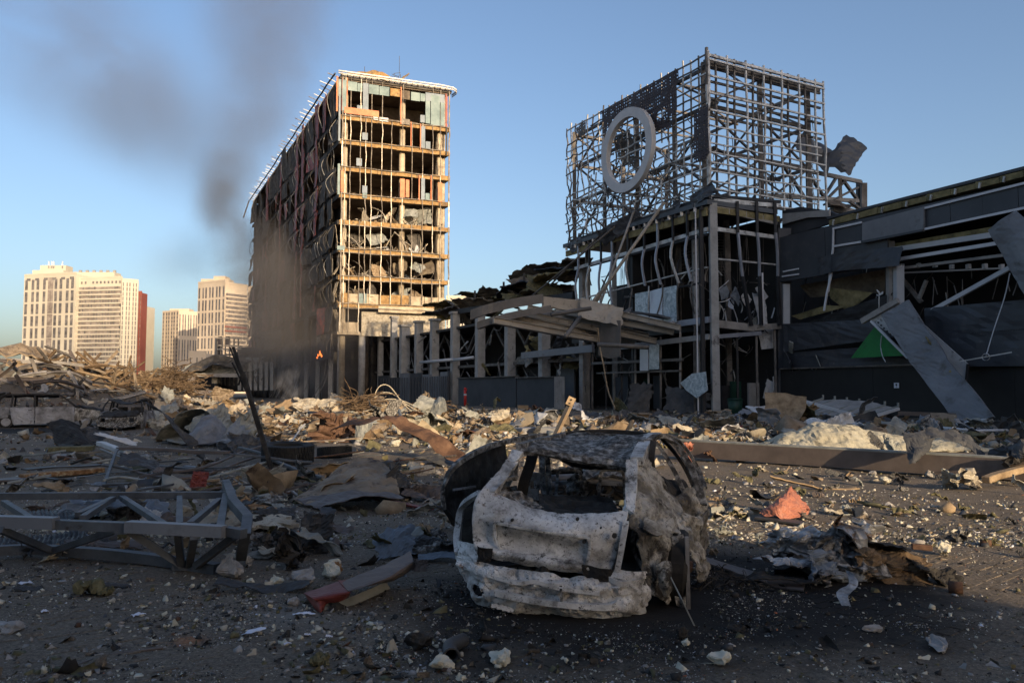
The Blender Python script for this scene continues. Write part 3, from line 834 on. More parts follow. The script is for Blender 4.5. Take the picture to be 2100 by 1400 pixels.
 for i in range(10):
  z1 = zs[i] - .8
  z0 = zs[i + 1] if i < 9 else zs[9] - 4.2
  if i == 9: z1 = zs[9] - .6
  for k in range(nb):
   d0, d1 = D * k / nb, D * (k + 1) / nb
   w = d1 - d0
   rr = rng.random()
   if k in (2, 4, 5, 8, 11) and i < 8 and rng.random() < .9:
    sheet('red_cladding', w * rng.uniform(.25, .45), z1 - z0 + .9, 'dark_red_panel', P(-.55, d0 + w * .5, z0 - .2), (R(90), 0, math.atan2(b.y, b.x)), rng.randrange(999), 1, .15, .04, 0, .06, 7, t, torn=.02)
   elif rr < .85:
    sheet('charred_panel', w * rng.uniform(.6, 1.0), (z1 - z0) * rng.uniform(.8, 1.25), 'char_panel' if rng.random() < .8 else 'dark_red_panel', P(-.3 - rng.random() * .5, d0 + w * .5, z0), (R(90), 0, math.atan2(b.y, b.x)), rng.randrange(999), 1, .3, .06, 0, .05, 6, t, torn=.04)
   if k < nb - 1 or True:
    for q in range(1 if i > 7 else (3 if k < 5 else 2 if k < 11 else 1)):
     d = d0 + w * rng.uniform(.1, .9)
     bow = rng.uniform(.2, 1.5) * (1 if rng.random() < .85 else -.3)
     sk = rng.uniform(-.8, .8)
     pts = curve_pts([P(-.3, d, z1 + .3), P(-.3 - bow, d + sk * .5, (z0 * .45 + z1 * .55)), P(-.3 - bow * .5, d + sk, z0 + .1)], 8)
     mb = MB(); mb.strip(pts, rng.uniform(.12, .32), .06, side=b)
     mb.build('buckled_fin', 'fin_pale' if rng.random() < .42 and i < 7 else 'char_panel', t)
 # pale corner returns next to the lit front
 for i in range(1, 9):
  if rng.random() < .7:
   sheet('corner_panel', 1.2, zs[i] - zs[i + 1] - 1, 'concrete_cream', P(-.15, .9, zs[i + 1]), (R(90), 0, math.atan2(b.y, b.x)), i, 1, .5, .08, 0, .05, 6, t)
 # lower storeys on the dark side
 for k in range(10):
  d = D * (k + .5) / 10
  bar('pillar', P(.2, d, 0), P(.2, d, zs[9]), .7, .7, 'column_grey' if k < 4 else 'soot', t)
 for k in range(14):
  d = rng.uniform(1, D * .7)
  mb = MB(); mb.strip(curve_pts([P(-.6, d, zs[9] - rng.uniform(0, 2)), P(-1.2, d + rng.uniform(-1, 1), 4), P(-2 - rng.random() * 2, d + rng.uniform(-2, 2), .3)], 7), .25, .08, side=b)
  mb.build('hanging_strip', 'alu_burnt', t)
 # fire glowing in one opening
 return t, zs
tower, TZ = build_tower()
# small flames in the lowest storey
def build_fire():
 m = bpy.data.materials.new('flame'); m.use_nodes = True
 nt = m.node_tree; nt.nodes.clear()
 e = nt.nodes.new('ShaderNodeEmission'); e.inputs[0].default_value = (1, .22, .05, 1); e.inputs[1].default_value = 1.1
 o = nt.nodes.new('ShaderNodeOutputMaterial'); nt.links.new(e.outputs[0], o.inputs[0])
 M['flame'] = m
 mb = MB()
 for (px, py, h) in ((652, 731, .9), (656, 729, 1.6), (659, 732, 1.0), (650, 735, .6)):
  p = PTL.pt(px, py, 3.2); h *= .5
  mb.tube([p, p + Vector((.05, 0, h * .4)), p + Vector((-.05, .05, h * .75)), p + Vector((.06, 0, h))], .2, 6, rads=[.08, .13, .07, .01])
 o = mb.build('flame', 'flame', None, True)
 tag(o, 'small orange flames flickering in the smoke at the foot of the burnt tower', 'fire')
build_fire()
# ------------------------------------------------------------------ far housing blocks
def apartment(label, walls, base_m, group='cream housing blocks far off'):
 """walls: list of dict(p0=(px,Y), p1=(px,Y), top, kind, n, rows, mat) - each a stretch of facade; depth goes back"""
 Y0 = walls[0]['p0'][1]
 c = at(walls[0]['p0'][0], 800, Y0)
 t = thing('apartment_block', label, 'apartment block', (c.x, c.y, 0), group)
 up = Vector((0, 0, 1))
 for w in walls:
  a = at(w['p0'][0], 800, w['p0'][1]); b_ = at(w['p1'][0], 800, w['p1'][1])
  a.z = b_.z = 0
  d = (b_ - a); L = d.length; d = d / L
  n = Vector((-d.y, d.x, 0))
  if n.dot(a) < 0: n = -n
  H = at(w['p0'][0], w['top'], w['p0'][1]).z
  m = w.get('mat', base_m)
  box3('wall', a, d * L, n * w.get('dep', 16), up * H, m, t)
  box3('parapet', a - n * .12 + up * (H + .01), d * L, n * .6, up * 1.1, m, t)
  k = w['kind']
  if k == 'strip':
   cols, rows = w['n'], w['rows']
   rh = (H - w.get('hd', 5)) / rows
   cw = L / cols
   for i in range(cols):
    for j in range(rows):
     o = a + d * (cw * (i + .26 + (0.1 if i % 2 else -.04))) - n * .08 + up * (3 + j * rh + rh * .08)
     mm = 'balcony_dark' if w.get('dark') is not None and i in w['dark'] else 'window_dark'
     wd = cw * (.95 if mm == 'balcony_dark' else w.get('fw', .46))
     box3('window', o, d * wd, n * .06, up * rh * (.84 if mm == 'window_dark' else .96), mm, t)
  elif k == 'balcony':
   rows = w['rows']; rh = (H - w.get('hd', 6)) / rows
   for j in range(rows):
    z = 3 + j * rh
    box3('window', a + d * (L * .02) - n * .08 + up * (z + rh * .30), d * L * .96, n * .06, up * rh * .62, 'balcony_dark', t)
    box3('balcony', a + d * (L * .01) - n * .6 + up * z, d * L * .98, n * .6, up * rh * .32, w.get('redrow', {}).get(j, m), t)
   cn = w['n']
   mb = MB()
   for i in range(cn):
    for j in range(rows):
     if rng.random() < .55:
      o = a + d * (L * (i + .5) / cn) - n * .3 + up * (3 + j * rh + rh * .3)
      mb.add([o, o + d * .9, o + d * .9 + up * rh * .66, o + up * rh * .66], [(0, 1, 2, 3)])
   o = mb.build('pane', 'window_dark' , t); o['kind'] = 'stuff'
  hh = H
  if w.get('small'):
   for i in range(w['small']):
    if rng.random() < .8:
     box3('window', a + d * (L * (i + .3) / w['small']) - n * .09 + up * (H - 3.2), d * (L / w['small'] * .45), n * .06, up * 1.5, 'window_dark', t)
 return t
def roofbox(t, px0, px1, Y, ytop, ybot, m, dep=8, name='roof_house'):
 a, b_ = at(px0, ybot, Y), at(px1, ytop, Y)
 box3(name, (a.x, a.y, a.z - .5), (b_.x - a.x, 0, 0), (0, dep, 0), (0, 0, b_.z - a.z + .5), m, t)
tA = apartment('widest cream housing block with two wings and rows of dark balconies, roof aerials on top',
 [dict(p0=(41, 480), p1=(148, 470), top=566, kind='strip', n=9, rows=9, dark=(4,), hd=5, small=6),
 dict(p0=(148.5, 473), p1=(243, 468), top=572, kind='balcony', n=16, rows=23, redrow={3: 'flat_red'}, hd=8, small=12),
 dict(p0=(243.5, 467), p1=(277, 473), top=574, kind='strip', n=5, rows=22, fw=.4, hd=4)], 'flat_cream')
roofbox(tA, 66, 130, 486, 554, 568, 'flat_cream'); roofbox(tA, 82, 135, 492, 544, 556, 'flat_cream'); roofbox(tA, 150, 235, 482, 558, 574, 'flat_cream')
for px in (100, 106, 110, 128):
 p = at(px, 545, 488); bar('antenna', p, p + Vector((0, 0, 2.8)), .5, .5, 'white_tube', tA)
for px in range(165, 240, 14):
 p = at(px, 558, 484); bar('chimney', p, p + Vector((0, 0, 1.2)), 1.6, 1.0, 'beam_grey', tA)
apartment('narrow red housing block wedged behind the widest cream block', [dict(p0=(277, 515), p1=(285, 515), top=600, dep=8, kind='strip', n=2, rows=20, mat='flat_red', fw=.3)], 'flat_red', None)
apartment('thin sliver of cream housing block beyond the narrow red one', [dict(p0=(285.5, 540), p1=(291, 540), top=627, kind='strip', n=2, rows=20, fw=.35)], 'flat_cream')
tB = apartment('tall cream-pink housing block partly hidden by the burnt tower',
 [dict(p0=(401, 450), p1=(457, 440), top=582, kind='strip', n=8, rows=8, hd=5),
 dict(p0=(457.5, 440), p1=(503, 452), top=582, kind='balcony', n=10, rows=22, redrow={14: 'flat_red', 13: 'flat_red'}, hd=8),
 dict(p0=(503.5, 455), p1=(516, 455), top=590, kind='strip', n=2, rows=9, hd=5)], 'flat_pink')
roofbox(tB, 412, 470, 455, 572, 584, 'flat_pink'); roofbox(tB, 438, 462, 458, 566, 574, 'flat_pink')
tC = apartment('shorter cream-pink housing block with its lower half in shade', [dict(p0=(329, 548), p1=(362, 540), top=641, kind='strip', n=6, rows=20, fw=.5, hd=3), dict(p0=(362.5, 540), p1=(402, 549), top=640, kind='strip', n=7, rows=3, fw=.45, hd=3)], 'flat_pink')
roofbox(tC, 348, 388, 552, 633, 642, 'flat_pink')
apartment('low pink building in front of the shorter housing block', [dict(p0=(385, 300), p1=(421, 300), top=725, kind='strip', n=3, rows=2, fw=.2, hd=4, dep=10)], 'flat_pink', None)
tD = apartment('distant cream block showing between the burnt tower and the mall', [dict(p0=(914, 420), p1=(968, 420), top=610, kind='strip', n=9, rows=14, fw=.5, dep=8)], 'flat_cream')
# hazy skyline strip and chimney
for i, (x0, x1, y, Y, lb) in enumerate([(250, 345, 778, 1500, 'long low skyline of hazy roofs between the two groups of housing blocks')]):
 t = thing('distant_terrace', lb, 'building', at(x0, 800, Y) * 1)
 t.location.z = 0
 for k in range(9):
  xa = x0 + (x1 - x0) * k / 9
  a_ = at(xa, 800, Y); h = at(xa, y - rng.uniform(-6, 8), Y).z
  box3('roof_house', (a_.x, a_.y, 0), ((x1 - x0) / 9 / 1600 * Y, 0, 0), (0, 30, 0), (0, 0, h), 'balcony_dark', t)
 for px in (297, 311):
  p = at(px, 790, Y); bar('chimney', (p.x, p.y - 2, 0), (p.x, p.y - 2, at(px, 757, Y).z), 3, 3, 'flat_cream', t)
# ------------------------------------------------------------------ burnt low buildings at the foot of the tower
def build_low_ruin():
 Y = 175
 c = at(440, 800, Y)
 t = thing('burnt_shopping_block', 'scorched low shop building beside the burnt tower, bare sign frame on its roof', 'building', (c.x, c.y, 0))
 up = Vector((0, 0, 1))
 def bx(n, x0, x1, y0, y1, Yq, dep, m):
  a_, b_ = at(x0, y1, Yq), at(x1, y0, Yq)
  return box3(n, (a_.x, Yq, a_.z), (b_.x - a_.x, 0, 0), (0, dep, 0), (0, 0, b_.z - a_.z), m, t)
 bx('wall', 436, 560, 742, 803, 186, 12, 'soot')
 bx('wall', 486, 560, 712, 744, 184, 10, 'planter_grey')
 bx('wall', 438, 446, 694, 800, 178, 2, 'panel_fluted'); bx('wall', 400, 440, 763, 800, 178, 8, 'planter_grey')
 bx('wall', 434, 446, 748, 786, 170, 2, 'plaster')
 sp = [(447, 455), (463, 471)]
 for x0, x1 in sp: bx('sign_panel', x0, x1, 690, 707, 177, .3, 'perforated')
 for x in (446, 454, 462, 471, 480, 489):
  bar('post', at(x, 790, 177), at(x, 692, 177), .25, .25, 'alu_burnt', t)
 for y in (693, 708, 716, 728, 738):
  bar('rail', at(446, y, 176.8), at(495, y + rng.uniform(-2, 2), 176.8), .25, .25, 'alu_warm' if y < 720 else 'steel_dark', t)
 for k in range(18):
  x = rng.uniform(448, 560); y = rng.uniform(720, 780)
  p = at(x, y, 168); q = at(x + rng.uniform(-12, 12), y + rng.uniform(5, 25), 168)
  bar('hanging_strip', p, q, .3, .15, 'alu_burnt', t)
 for k in range(7):
  x = 492 + k * 11
  bar('column', at(x, 800, 170), at(x, 742, 170), .7, .7, 'column_grey', t)
 bar('beam', at(395, 768, 168), at(500, 770, 168), .8, .8, 'beam_grey', t)
 sheet('roof_sheet', 16, 8, 'sheet_grey', at(455, 752, 172), (.3, .2, .3), 5, 3, .6, .5, 0, .1, 12, t, lift=False)
 sheet('roof_sheet', 20, 8, 'char_panel', at(415, 764, 170), (.2, .1, .2), 6, 3, .6, .5, 0, .1, 12, t, lift=False)
build_low_ruin()
# ------------------------------------------------------------------ the sign frame on the roof: an open steel lattice box with a ring
UP = Vector((0, 0, 1))
ZB = PLL.pt(1456, 402).z
ZT = PLL.pt(1451, 112).z
LL = PLL.par(1166)            # length of the long face
LR = PLR.par(1703)            # length of the short face
def poly_in(x, y, P):
 c = False
 for i in range(len(P)):
  x0, y0 = P[i]; x1, y1 = P[i - 1]
  if (y0 > y) != (y1 > y) and x < (x1 - x0) * (y - y0) / (y1 - y0) + x0: c = not c
 return c
def build_sign():
 t = thing('rooftop_sign_frame', 'open steel lattice box on the mall roof, stripped of cladding, a pale ring on it', 'sign frame', (CORNER.x, CORNER.y, ZB))
 def seg(name, pl, l0, z0, l1, z1, off, w, m, bend_=0.0, n=5, flat=False):
  pts = []
  for i in range(n):
   u = i / (n - 1)
   k = math.sin(math.pi * u) * bend_
   pts.append(pl.at(l0 + (l1 - l0) * u + (k * rng.uniform(-.6, .6) if abs(z1 - z0) > abs(l1 - l0) else 0), z0 + (z1 - z0) * u + (k * rng.uniform(-.6, .6) if abs(z1 - z0) <= abs(l1 - l0) else 0), off + k * rng.uniform(-1, 1)))
  mb = MB(); mb.strip(pts, w, w, side=pl.n)
  return mb.build(name, m, t)
 H = ZT - ZB
 # short face: regular grid, pale bars with darker ones behind
 nv, nh = 13, 12
 for i in range(nv + 1):
  l = LR * i / nv
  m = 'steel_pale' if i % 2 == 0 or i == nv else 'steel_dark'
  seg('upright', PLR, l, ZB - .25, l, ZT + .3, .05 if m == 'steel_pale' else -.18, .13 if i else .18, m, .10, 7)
 rows = [0, .55, 1.05, 1.75, 2.35, 3.05, 3.7, 4.3, 4.9, 6.0, 7.2, 8.4, 9.55]
 rows = [r * H / 9.9 for r in rows]
 for j, r in enumerate(rows):
  pale = r < H * .55
  if pale:
   k = rng.uniform(.9, 1.0)
   seg('rail', PLR, 0, ZB + r, LR * k, ZB + r + rng.uniform(-.1, .1), .14, .10, 'steel_pale', .12, 9)
  else:
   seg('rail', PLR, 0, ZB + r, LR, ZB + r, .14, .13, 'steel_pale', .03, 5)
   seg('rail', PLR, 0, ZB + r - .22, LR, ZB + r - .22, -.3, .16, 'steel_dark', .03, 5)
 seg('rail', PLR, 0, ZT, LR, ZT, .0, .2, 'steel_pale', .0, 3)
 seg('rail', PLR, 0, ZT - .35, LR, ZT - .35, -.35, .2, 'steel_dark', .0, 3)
 # heavy inner frame of the box
 off2 = -.9
 for l in (.4, LR * .5, LR - .8):
  for dep in (0, 1):
   a = PLR.at(l, ZB - .6, off2) + PLL.d * (dep * (LL - 1.5))
   bar('post', a, a + UP * (H + .4), .34, .34, 'steel_dark', t)
 for k in range(1, 4):
  a = PLL.at(LL * k / 4, ZB - .6, off2)
  bar('post', a, a + UP * (H + .2), .32, .32, 'steel_dark', t)
 for zz in (ZB + .2, ZB + H * .36, ZB + H * .68, ZT - .4):
  a, b_ = PLR.at(.4, zz, off2), PLR.at(LR - .8, zz, off2)
  bar('beam', a, b_, .2, .26, 'steel_dark', t)
  a2, b2 = a + PLL.d * (LL - 1.5), b_ + PLL.d * (LL - 1.5)
  bar('beam', a2, b2, .2, .24, 'steel_dark', t)
  bar('beam', PLL.at(.3, zz, off2), PLL.at(LL - .5, zz, off2), .2, .26, 'steel_dark', t)
  bar('beam', b_, b2, .2, .24, 'steel_dark', t)
 zq = [ZB + .2, ZB + H * .36, ZB + H * .68, ZT - .4]
 for i in range(3):
  for (l0, l1) in ((.4, LR * .5), (LR * .5, LR - .8)):
   if i % 2: l0, l1 = l1, l0
   bar('brace', PLR.at(l0, zq[i], off2 - .1), PLR.at(l1, zq[i + 1], off2 - .1), .15, .15, 'steel_dark', t)
   bar('brace', PLR.at(l1, zq[i], off2 - .1) + PLL.d * (LL - 1.5), PLR.at(l0, zq[i + 1], off2 - .1) + PLL.d * (LL - 1.5), .15, .15, 'steel_dark', t)
  for k in range(4):
   l0, l1 = LL * k / 4, LL * (k + 1) / 4 - .3
   if (i + k) % 2: l0, l1 = l1, l0
   bar('brace', PLL.at(l0, zq[i], off2 - .1), PLL.at(l1, zq[i + 1], off2 - .1), .15, .15, 'steel_dark', t)
   a = PLR.at(LR - .8, 0, off2)
   bar('brace', a + PLL.d * l0 + UP * zq[i], a + PLL.d * l1 + UP * zq[i + 1], .14, .14, 'steel_dark', t)
 for k in range(1, 5):      # floor-like ties between the two long sides
  for zz in (zq[0], zq[1], zq[3]):
   a = PLL.at(LL * k / 4 - .3, zz, off2)
   bar('tie', a, a + PLR.d * (LR - 1), .15, .18, 'steel_dark', t)
   a2 = PLL.at(LL * (k - 1) / 4 + .3, zz, off2)
   bar('tie', a2, a + PLR.d * (LR - 1), .11, .11, 'steel_dark', t)
 # long face: denser, buckled towards the lower far end
 nv = 22
 for i in range(nv + 1):
  l = LL * i / nv
  dmg = min(1, max(0, (i - 3) / 12))
  z = ZB - .2
  top = ZT + .25 + (.3 if i % 3 == 0 else 0)
  pieces = 4
  for q in range(pieces):
   if rng.random() < .10 * dmg and q < 2: continue
   za, zb = z + (top - z) * q / pieces, z + (top - z) * (q + 1) / pieces
   low = 1 - q / pieces
   seg('upright', PLL, l, za, l + rng.uniform(-.3, .3) * dmg * low, zb, .05 + rng.uniform(-.2, .3) * dmg * low, .10 if i else .18, 'steel_pale' if rng.random() < .5 else 'steel_dark', .45 * dmg * low + .04, 5)
 nh = 15
 for j in range(nh + 1):
  zz = ZB + H * j / nh
  low = 1 - j / nh
  pieces = 5
  for q in range(pieces):
   l0, l1 = LL * q / pieces, LL * (q + 1) / pieces
   far = q / pieces
   if rng.random() < .12 * far: continue
   dz = rng.uniform(-.25, .25) * far * (low + .2)
   seg('rail', PLL, l0, zz, l1 + rng.uniform(-.5, .2) * far, zz + dz, .12 + rng.uniform(-.2, .35) * far * low, .10, 'steel_pale' if rng.random() < .55 else 'steel_dark', .4 * far * (low + .15) + .04, 6)
 # hanging scraps and twisted bits on the long face
 for q in range(150):
  l = LL * rng.uniform(.05, 1.02); z = ZB + H * rng.uniform(-.03, .62) * (rng.uniform(.4, 1.0))
  L = rng.uniform(.5, 1.9)
  th = rng.uniform(0, math.pi)
  p = PLL.at(l, z, rng.uniform(-.5, .45))
  d = PLL.d * math.cos(th) * L + UP * math.sin(th) * L
  mb = MB(); mb.strip(curve_pts([p, p + d * .5 + PLL.n * rng.uniform(-.4, .5), p + d + UP * rng.uniform(-.5, .2)], 5), rng.uniform(.05, .13), .05, side=PLL.n)
  mb.build('twisted_scrap', rng.choice(['steel_pale', 'steel_dark', 'steel_dark', 'sign_ring']), t)
 for q in range(40):
  l = LR * rng.uniform(.0, 1); z = ZB + H * rng.uniform(0, .8)
  p = PLR.at(l, z, rng.uniform(-.5, .2)); L = rng.uniform(.6, 2.2)
  mb = MB(); mb.strip(curve_pts([p, p - UP * L * .5 + PLR.d * rng.uniform(-.3, .3), p - UP * L + PLR.d * rng.uniform(-.4, .4)], 5), .05, .04, side=PLR.n)
  mb.build('hanging_strip', rng.choice(['steel_pale', 'steel_dark']), t)
 # perforated cladding that is left: small square cells with a hole in each
 def perf(poly_px, off, name='perforated_panel', mtl='perforated', cs=.27, pl=PLL, strips=2.4):
  pts = [pl.pt(x, y, off) for x, y in poly_px]
  pr = [((p - pl.p).dot(pl.d), p.z) for p in pts]
  l0, l1 = min(p[0] for p in pr), max(p[0] for p in pr)
  z0, z1 = min(p[1] for p in pr), max(p[1] for p in pr)
  groups = {}
  i = 0
  l = l0
  while l < l1:
   z = z0
   while z < z1:
    if poly_in(l + cs / 2, z + cs / 2, pr):
     mb = groups.setdefault(int((l - l0) / strips), MB())
     r_ = cs * rng.choice([.0, .12, .17, .2, .24])
     o = off + .04 * math.sin(l * 1.7 + z)
     f = lambda u, v: pl.at(l + u, z + v, o)
     c = cs / 2
     A = [f(0, 0), f(cs, 0), f(cs, cs), f(0, cs)]
     if r_ < .01: mb.add(A, [(0, 1, 2, 3)])
     else:
      Bq = [f(c - r_, c - r_), f(c + r_, c - r_), f(c + r_, c + r_), f(c - r_, c + r_)]
      mb.add(A + Bq, [(0, 1, 5, 4), (1, 2, 6, 5), (2, 3, 7, 6), (3, 0, 4, 7)])
    z += cs
   l += cs
  for g, mb in groups.items():
   solidify(mb.build(name, mtl, t), .03)
 perf([(1232, 231), (1391, 139), (1386, 228), (1368, 247), (1358, 243), (1366, 222), (1350, 232), (1340, 262), (1330, 236), (1312, 222), (1290, 232), (1262, 240), (1250, 262), (1240, 272)], .3)
 perf([(1178, 262), (1200, 249), (1201, 275), (1190, 281), (1184, 272)], .25, mtl='steel_dark')
 perf([(1425, 228), (1452, 216), (1451, 322), (1424, 334), (1420, 300)], .25)
 perf([(1330, 240), (1388, 246), (1372, 262), (1348, 268), (1336, 262)], .2)
 perf([(1262, 278), (1290, 270), (1312, 300), (1302, 345), (1280, 340), (1262, 310)], -.2, mtl='steel_dark')
 # the ring
 c = PLL.pt(1287, 309, .75); cc = ((c - PLL.p).dot(PLL.d), c.z)
 top = PLL.pt(1287, 224, .75).z
 Ro = top - c.z; Ri = Ro - .78
 n = 72
 vs, fs = [], []
 for k in range(n):
  a_ = 2 * math.pi * k / n
  for (r_, o_) in ((Ro, 1.0), (Ro, .55), (Ri, .55), (Ri, 1.0)):
   vs.append(PLL.at(cc[0] + r_ * math.cos(a_), cc[1] + r_ * math.sin(a_), o_))
 for k in range(n):
  for q in range(4):
   fs.append((k * 4 + q, k * 4 + (q + 1) % 4, ((k + 1) % n) * 4 + (q + 1) % 4, ((k + 1) % n) * 4 + q))
 mb = MB(); mb.add(vs, fs); fix_normals(mb.build('ring', 'sign_ring', t))
 for k in range(10):
  a_ = 2 * math.pi * k / 10 + .2
  p = PLL.at(cc[0] + (Ro - .3) * math.cos(a_), cc[1] + (Ro - .3) * math.sin(a_), .6)
  bar('bracket', p, p - PLL.n * .7, .1, .1, 'steel_dark', t)
 # torn sheet flapping off the back edge and the roof truss behind
 return t
sign = build_sign()
flap = sheet('torn_cladding_sheet', 2.3, 3.6, 'fascia_dark', (0, 0, 0), (R(80), R(35), R(-20)), 12, 2, .7, .1, 0, .03, 10, lift=False, torn=.08)
p = PLR.pt(1735, 318, -.5); WORLD[flap.name] = Matrix.Translation(p); flap.matrix_basis = Matrix.Translation(p)
tag(flap, 'dark cladding sheet flapping off the outer edge of the lattice box on the roof', 'metal sheet')
for (x0, y0, x1, y1) in ((1640, 340, 1705, 290), (1620, 330, 1700, 345)):
 pass
# ------------------------------------------------------------------ the entrance hall under the sign frame
def build_hall():
 t = thing('entrance_hall', 'tall glazed mall entrance hall with its glass blown out, under the roof sign frame', 'building', CORNER)
 pl, pr = PLL, PLR
 zr = ZB - .25
 LR2 = PLR.par(1602)
 # roof slab, back walls, dark inside
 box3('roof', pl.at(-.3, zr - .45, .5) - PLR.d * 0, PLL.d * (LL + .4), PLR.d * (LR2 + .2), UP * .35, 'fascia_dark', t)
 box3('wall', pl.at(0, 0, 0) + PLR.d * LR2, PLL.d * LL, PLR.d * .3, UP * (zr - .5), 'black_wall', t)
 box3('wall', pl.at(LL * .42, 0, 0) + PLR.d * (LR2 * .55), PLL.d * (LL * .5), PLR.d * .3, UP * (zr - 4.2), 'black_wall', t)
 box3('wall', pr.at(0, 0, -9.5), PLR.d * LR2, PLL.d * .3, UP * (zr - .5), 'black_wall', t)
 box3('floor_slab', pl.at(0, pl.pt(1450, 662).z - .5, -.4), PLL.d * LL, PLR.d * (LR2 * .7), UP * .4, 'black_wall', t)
 # woolly roof edge bands
 for i in range(8):
  l0, l1 = LL * i / 8, LL * (i + 1) / 8
  box3('insulation', pl.at(l0 + .05, zr - 1.15 - rng.uniform(0, .15), .12), PLL.d * (l1 - l0 - .1), pl.n * .18, UP * rng.uniform(.5, .7), 'wool_yellow', t)
 for i in range(4):
  l0, l1 = LR2 * i / 4, LR2 * (i + 1) / 4
  box3('insulation', pr.at(l0 + .05, zr - 1.0, .05), PLR.d * (l1 - l0 - .1), pr.n * .18, UP * .45, 'wool_yellow', t)
 # horizontal beams on the long face (pixel traced), then on the short face
 for (x0, y0, x1, y1, w, m) in [(1170, 517, 1452, 428, .34, 'beam_grey'), (1180, 551, 1452, 470, .30, 'steel_pale'), (1178, 553, 1452, 480, .2, 'black_frame'), (1170, 497, 1456, 404, .3, 'black_frame'), (1170, 618, 1450, 548, .10, 'steel_pale'), (1280, 612, 1448, 578, .12, 'black_frame'), (1390, 664, 1455, 655, .45, 'mullion_blue'), (1240, 716, 1455, 690, .4, 'column_grey'), (1215, 745, 1400, 737, .22, 'steel_dark'), (1225, 765, 1395, 760, .14, 'steel_dark')]:
  bar('beam', pl.pt(x0, y0, .1), pl.pt(x1, y1, .1), .22, w, m, t)
 for (x0, y0, x1, y1, w, m) in [(1462, 425, 1592, 455, .5, 'beam_grey'), (1462, 412, 1600, 422, .3, 'steel_pale'), (1470, 470, 1592, 487, .3, 'steel_pale'), (1470, 531, 1592, 543, .12, 'steel_pale'), (1472, 664, 1545, 672, .55, 'beam_grey'), (1545, 672, 1600, 668, .45, 'beam_grey'), (1470, 690, 1560, 683, .3, 'mullion_blue'), (1462, 402, 1600, 414, .22, 'black_frame')]:
  bar('beam', pr.pt(x0, y0, .1), pr.pt(x1, y1, .1), .22, w, m, t)
 # corner column: a pale flange and a dark one
 bar('column', pl.at(-.1, -.2, .1) + PLR.d * .3, pl.at(-.1, zr - .3, .1) + PLR.d * .3, .55, .55, 'column_grey', t)
 bar('column', pl.at(.75, -.2, .2), pl.at(.75, zr, .2), .25, .5, 'black_frame', t)
 bar('edge_strip', pl.at(1.05, 0, .45), pl.at(1.05, zr, .45), .09, .07, 'trim_white', t)
 for px, w, m in ((1403, .42, 'column_grey'), (1237, .4, 'beam_grey'), (1183, .45, 'beam_grey')):
  l = pl.par(px)
  bar('column', pl.at(l, 0, -1.3), pl.at(l, zr - .6, -1.3), w, w, m, t)
 for k in range(3):
  a = pl.at(3 + k * 6, 0, -3) + PLR.d * 1.5
  bar('column', a, a + UP * (zr - .5), .4, .4, 'steel_dark', t)
 # curtain wall uprights: blue grey between the beams, dark cleats, curved lower ends
 for i, px in enumerate([1193, 1216, 1240, 1263, 1296, 1330, 1358, 1390, 1420]):
  l = pl.par(px)
  z1 = pl.pt(px, 410 + (1452 - px) * .32).z - .2; zm = pl.pt(px, 475 + (1452 - px) * .30).z; z0 = pl.pt(px + 8, 640 if px < 1290 else 575 + (1452 - px) * .1).z
  mb = MB(); mb.strip(curve_pts([pl.at(l, z1, .3), pl.at(l - .1, (z1 + zm) / 2, .35), pl.at(l - .15, zm, .4)], 4), .16, .16, side=PLL.d); mb.build('mullion', 'black_frame' if i % 3 else 'mullion_blue', t)
  s_ = -.7 if i > 1 else -.3
  mb = MB(); mb.strip(curve_pts([pl.at(l - .15, zm, .4), pl.at(l + s_ * .3, zm * .6 + z0 * .4, .7), pl.at(l + s_, z0, .8 - rng.uniform(0, .5))], 7), .17, .14, side=PLL.d); mb.build('mullion', 'mullion_blue' if i % 3 != 1 else 'steel_pale', t)
  if rng.random() < .8:
   mb = MB(); mb.strip(curve_pts([pl.at(l + s_, z0, .4), pl.at(l + s_ + rng.uniform(-.5, .3), z0 - 1, .6), pl.at(l + rng.uniform(-.8, .4), z0 - rng.uniform(2, 3.5), .3)], 6), .1, .08, side=PLL.d); mb.build('hanging_strip', rng.choice(['steel_pale', 'steel_dark']), t)
 for i, px in enumerate([1512, 1552, 1590]):
  l = pr.par(px)
  z1, zm, z0 = pr.pt(px, 416).z, pr.pt(px, 480).z, pr.pt(px, 568).z
  bar('mullion', pr.at(l, z1, .35), pr.at(l, zm, .35), .2, .2, 'black_frame', t)
  mb = MB(); mb.strip(curve_pts([pr.at(l, zm, .38), pr.at(l + .12, (zm + z0) / 2, .4), pr.at(l + (.35 if i == 0 else .1), z0, .4)], 5), .17, .15, side=PLR.d); mb.build('mullion', 'mullion_blue', t)
  z2 = pr.pt(px, 668).z
  mb = MB(); mb.strip([pr.at(l + (.35 if i == 0 else .1), z0, .4), pr.at(l + (1.1 if i == 0 else .15), z2, .45)], .24, .2, side=PLR.d); mb.build('mullion', 'black_frame', t)
  bar('mullion', pr.at(l + .15, 0, -.1), pr.at(l + .15, z2, -.1), .16, .14, 'steel_dark' if i else 'black_frame', t)
  if i == 1:
   bar('mullion', pr.at(l + .5, z2, .3), pr.at(l + .5, z0 + .3, .3), .12, .12, 'trim_white', t)
 # lower glazing bars
 for px, y0, y1 in ((1215, 690, 838), (1243, 690, 838), (1275, 700, 838), (1303, 690, 838), (1330, 690, 836), (1355, 690, 838), (1395, 664, 842), (1425, 664, 845)):
  l = pl.par(px)
  bar('glazing_bar', pl.pt(px, y1, .0), pl.pt(px, y0, .0), .14, .14, rng.choice(['steel_dark', 'black_frame', 'beam_grey']), t)
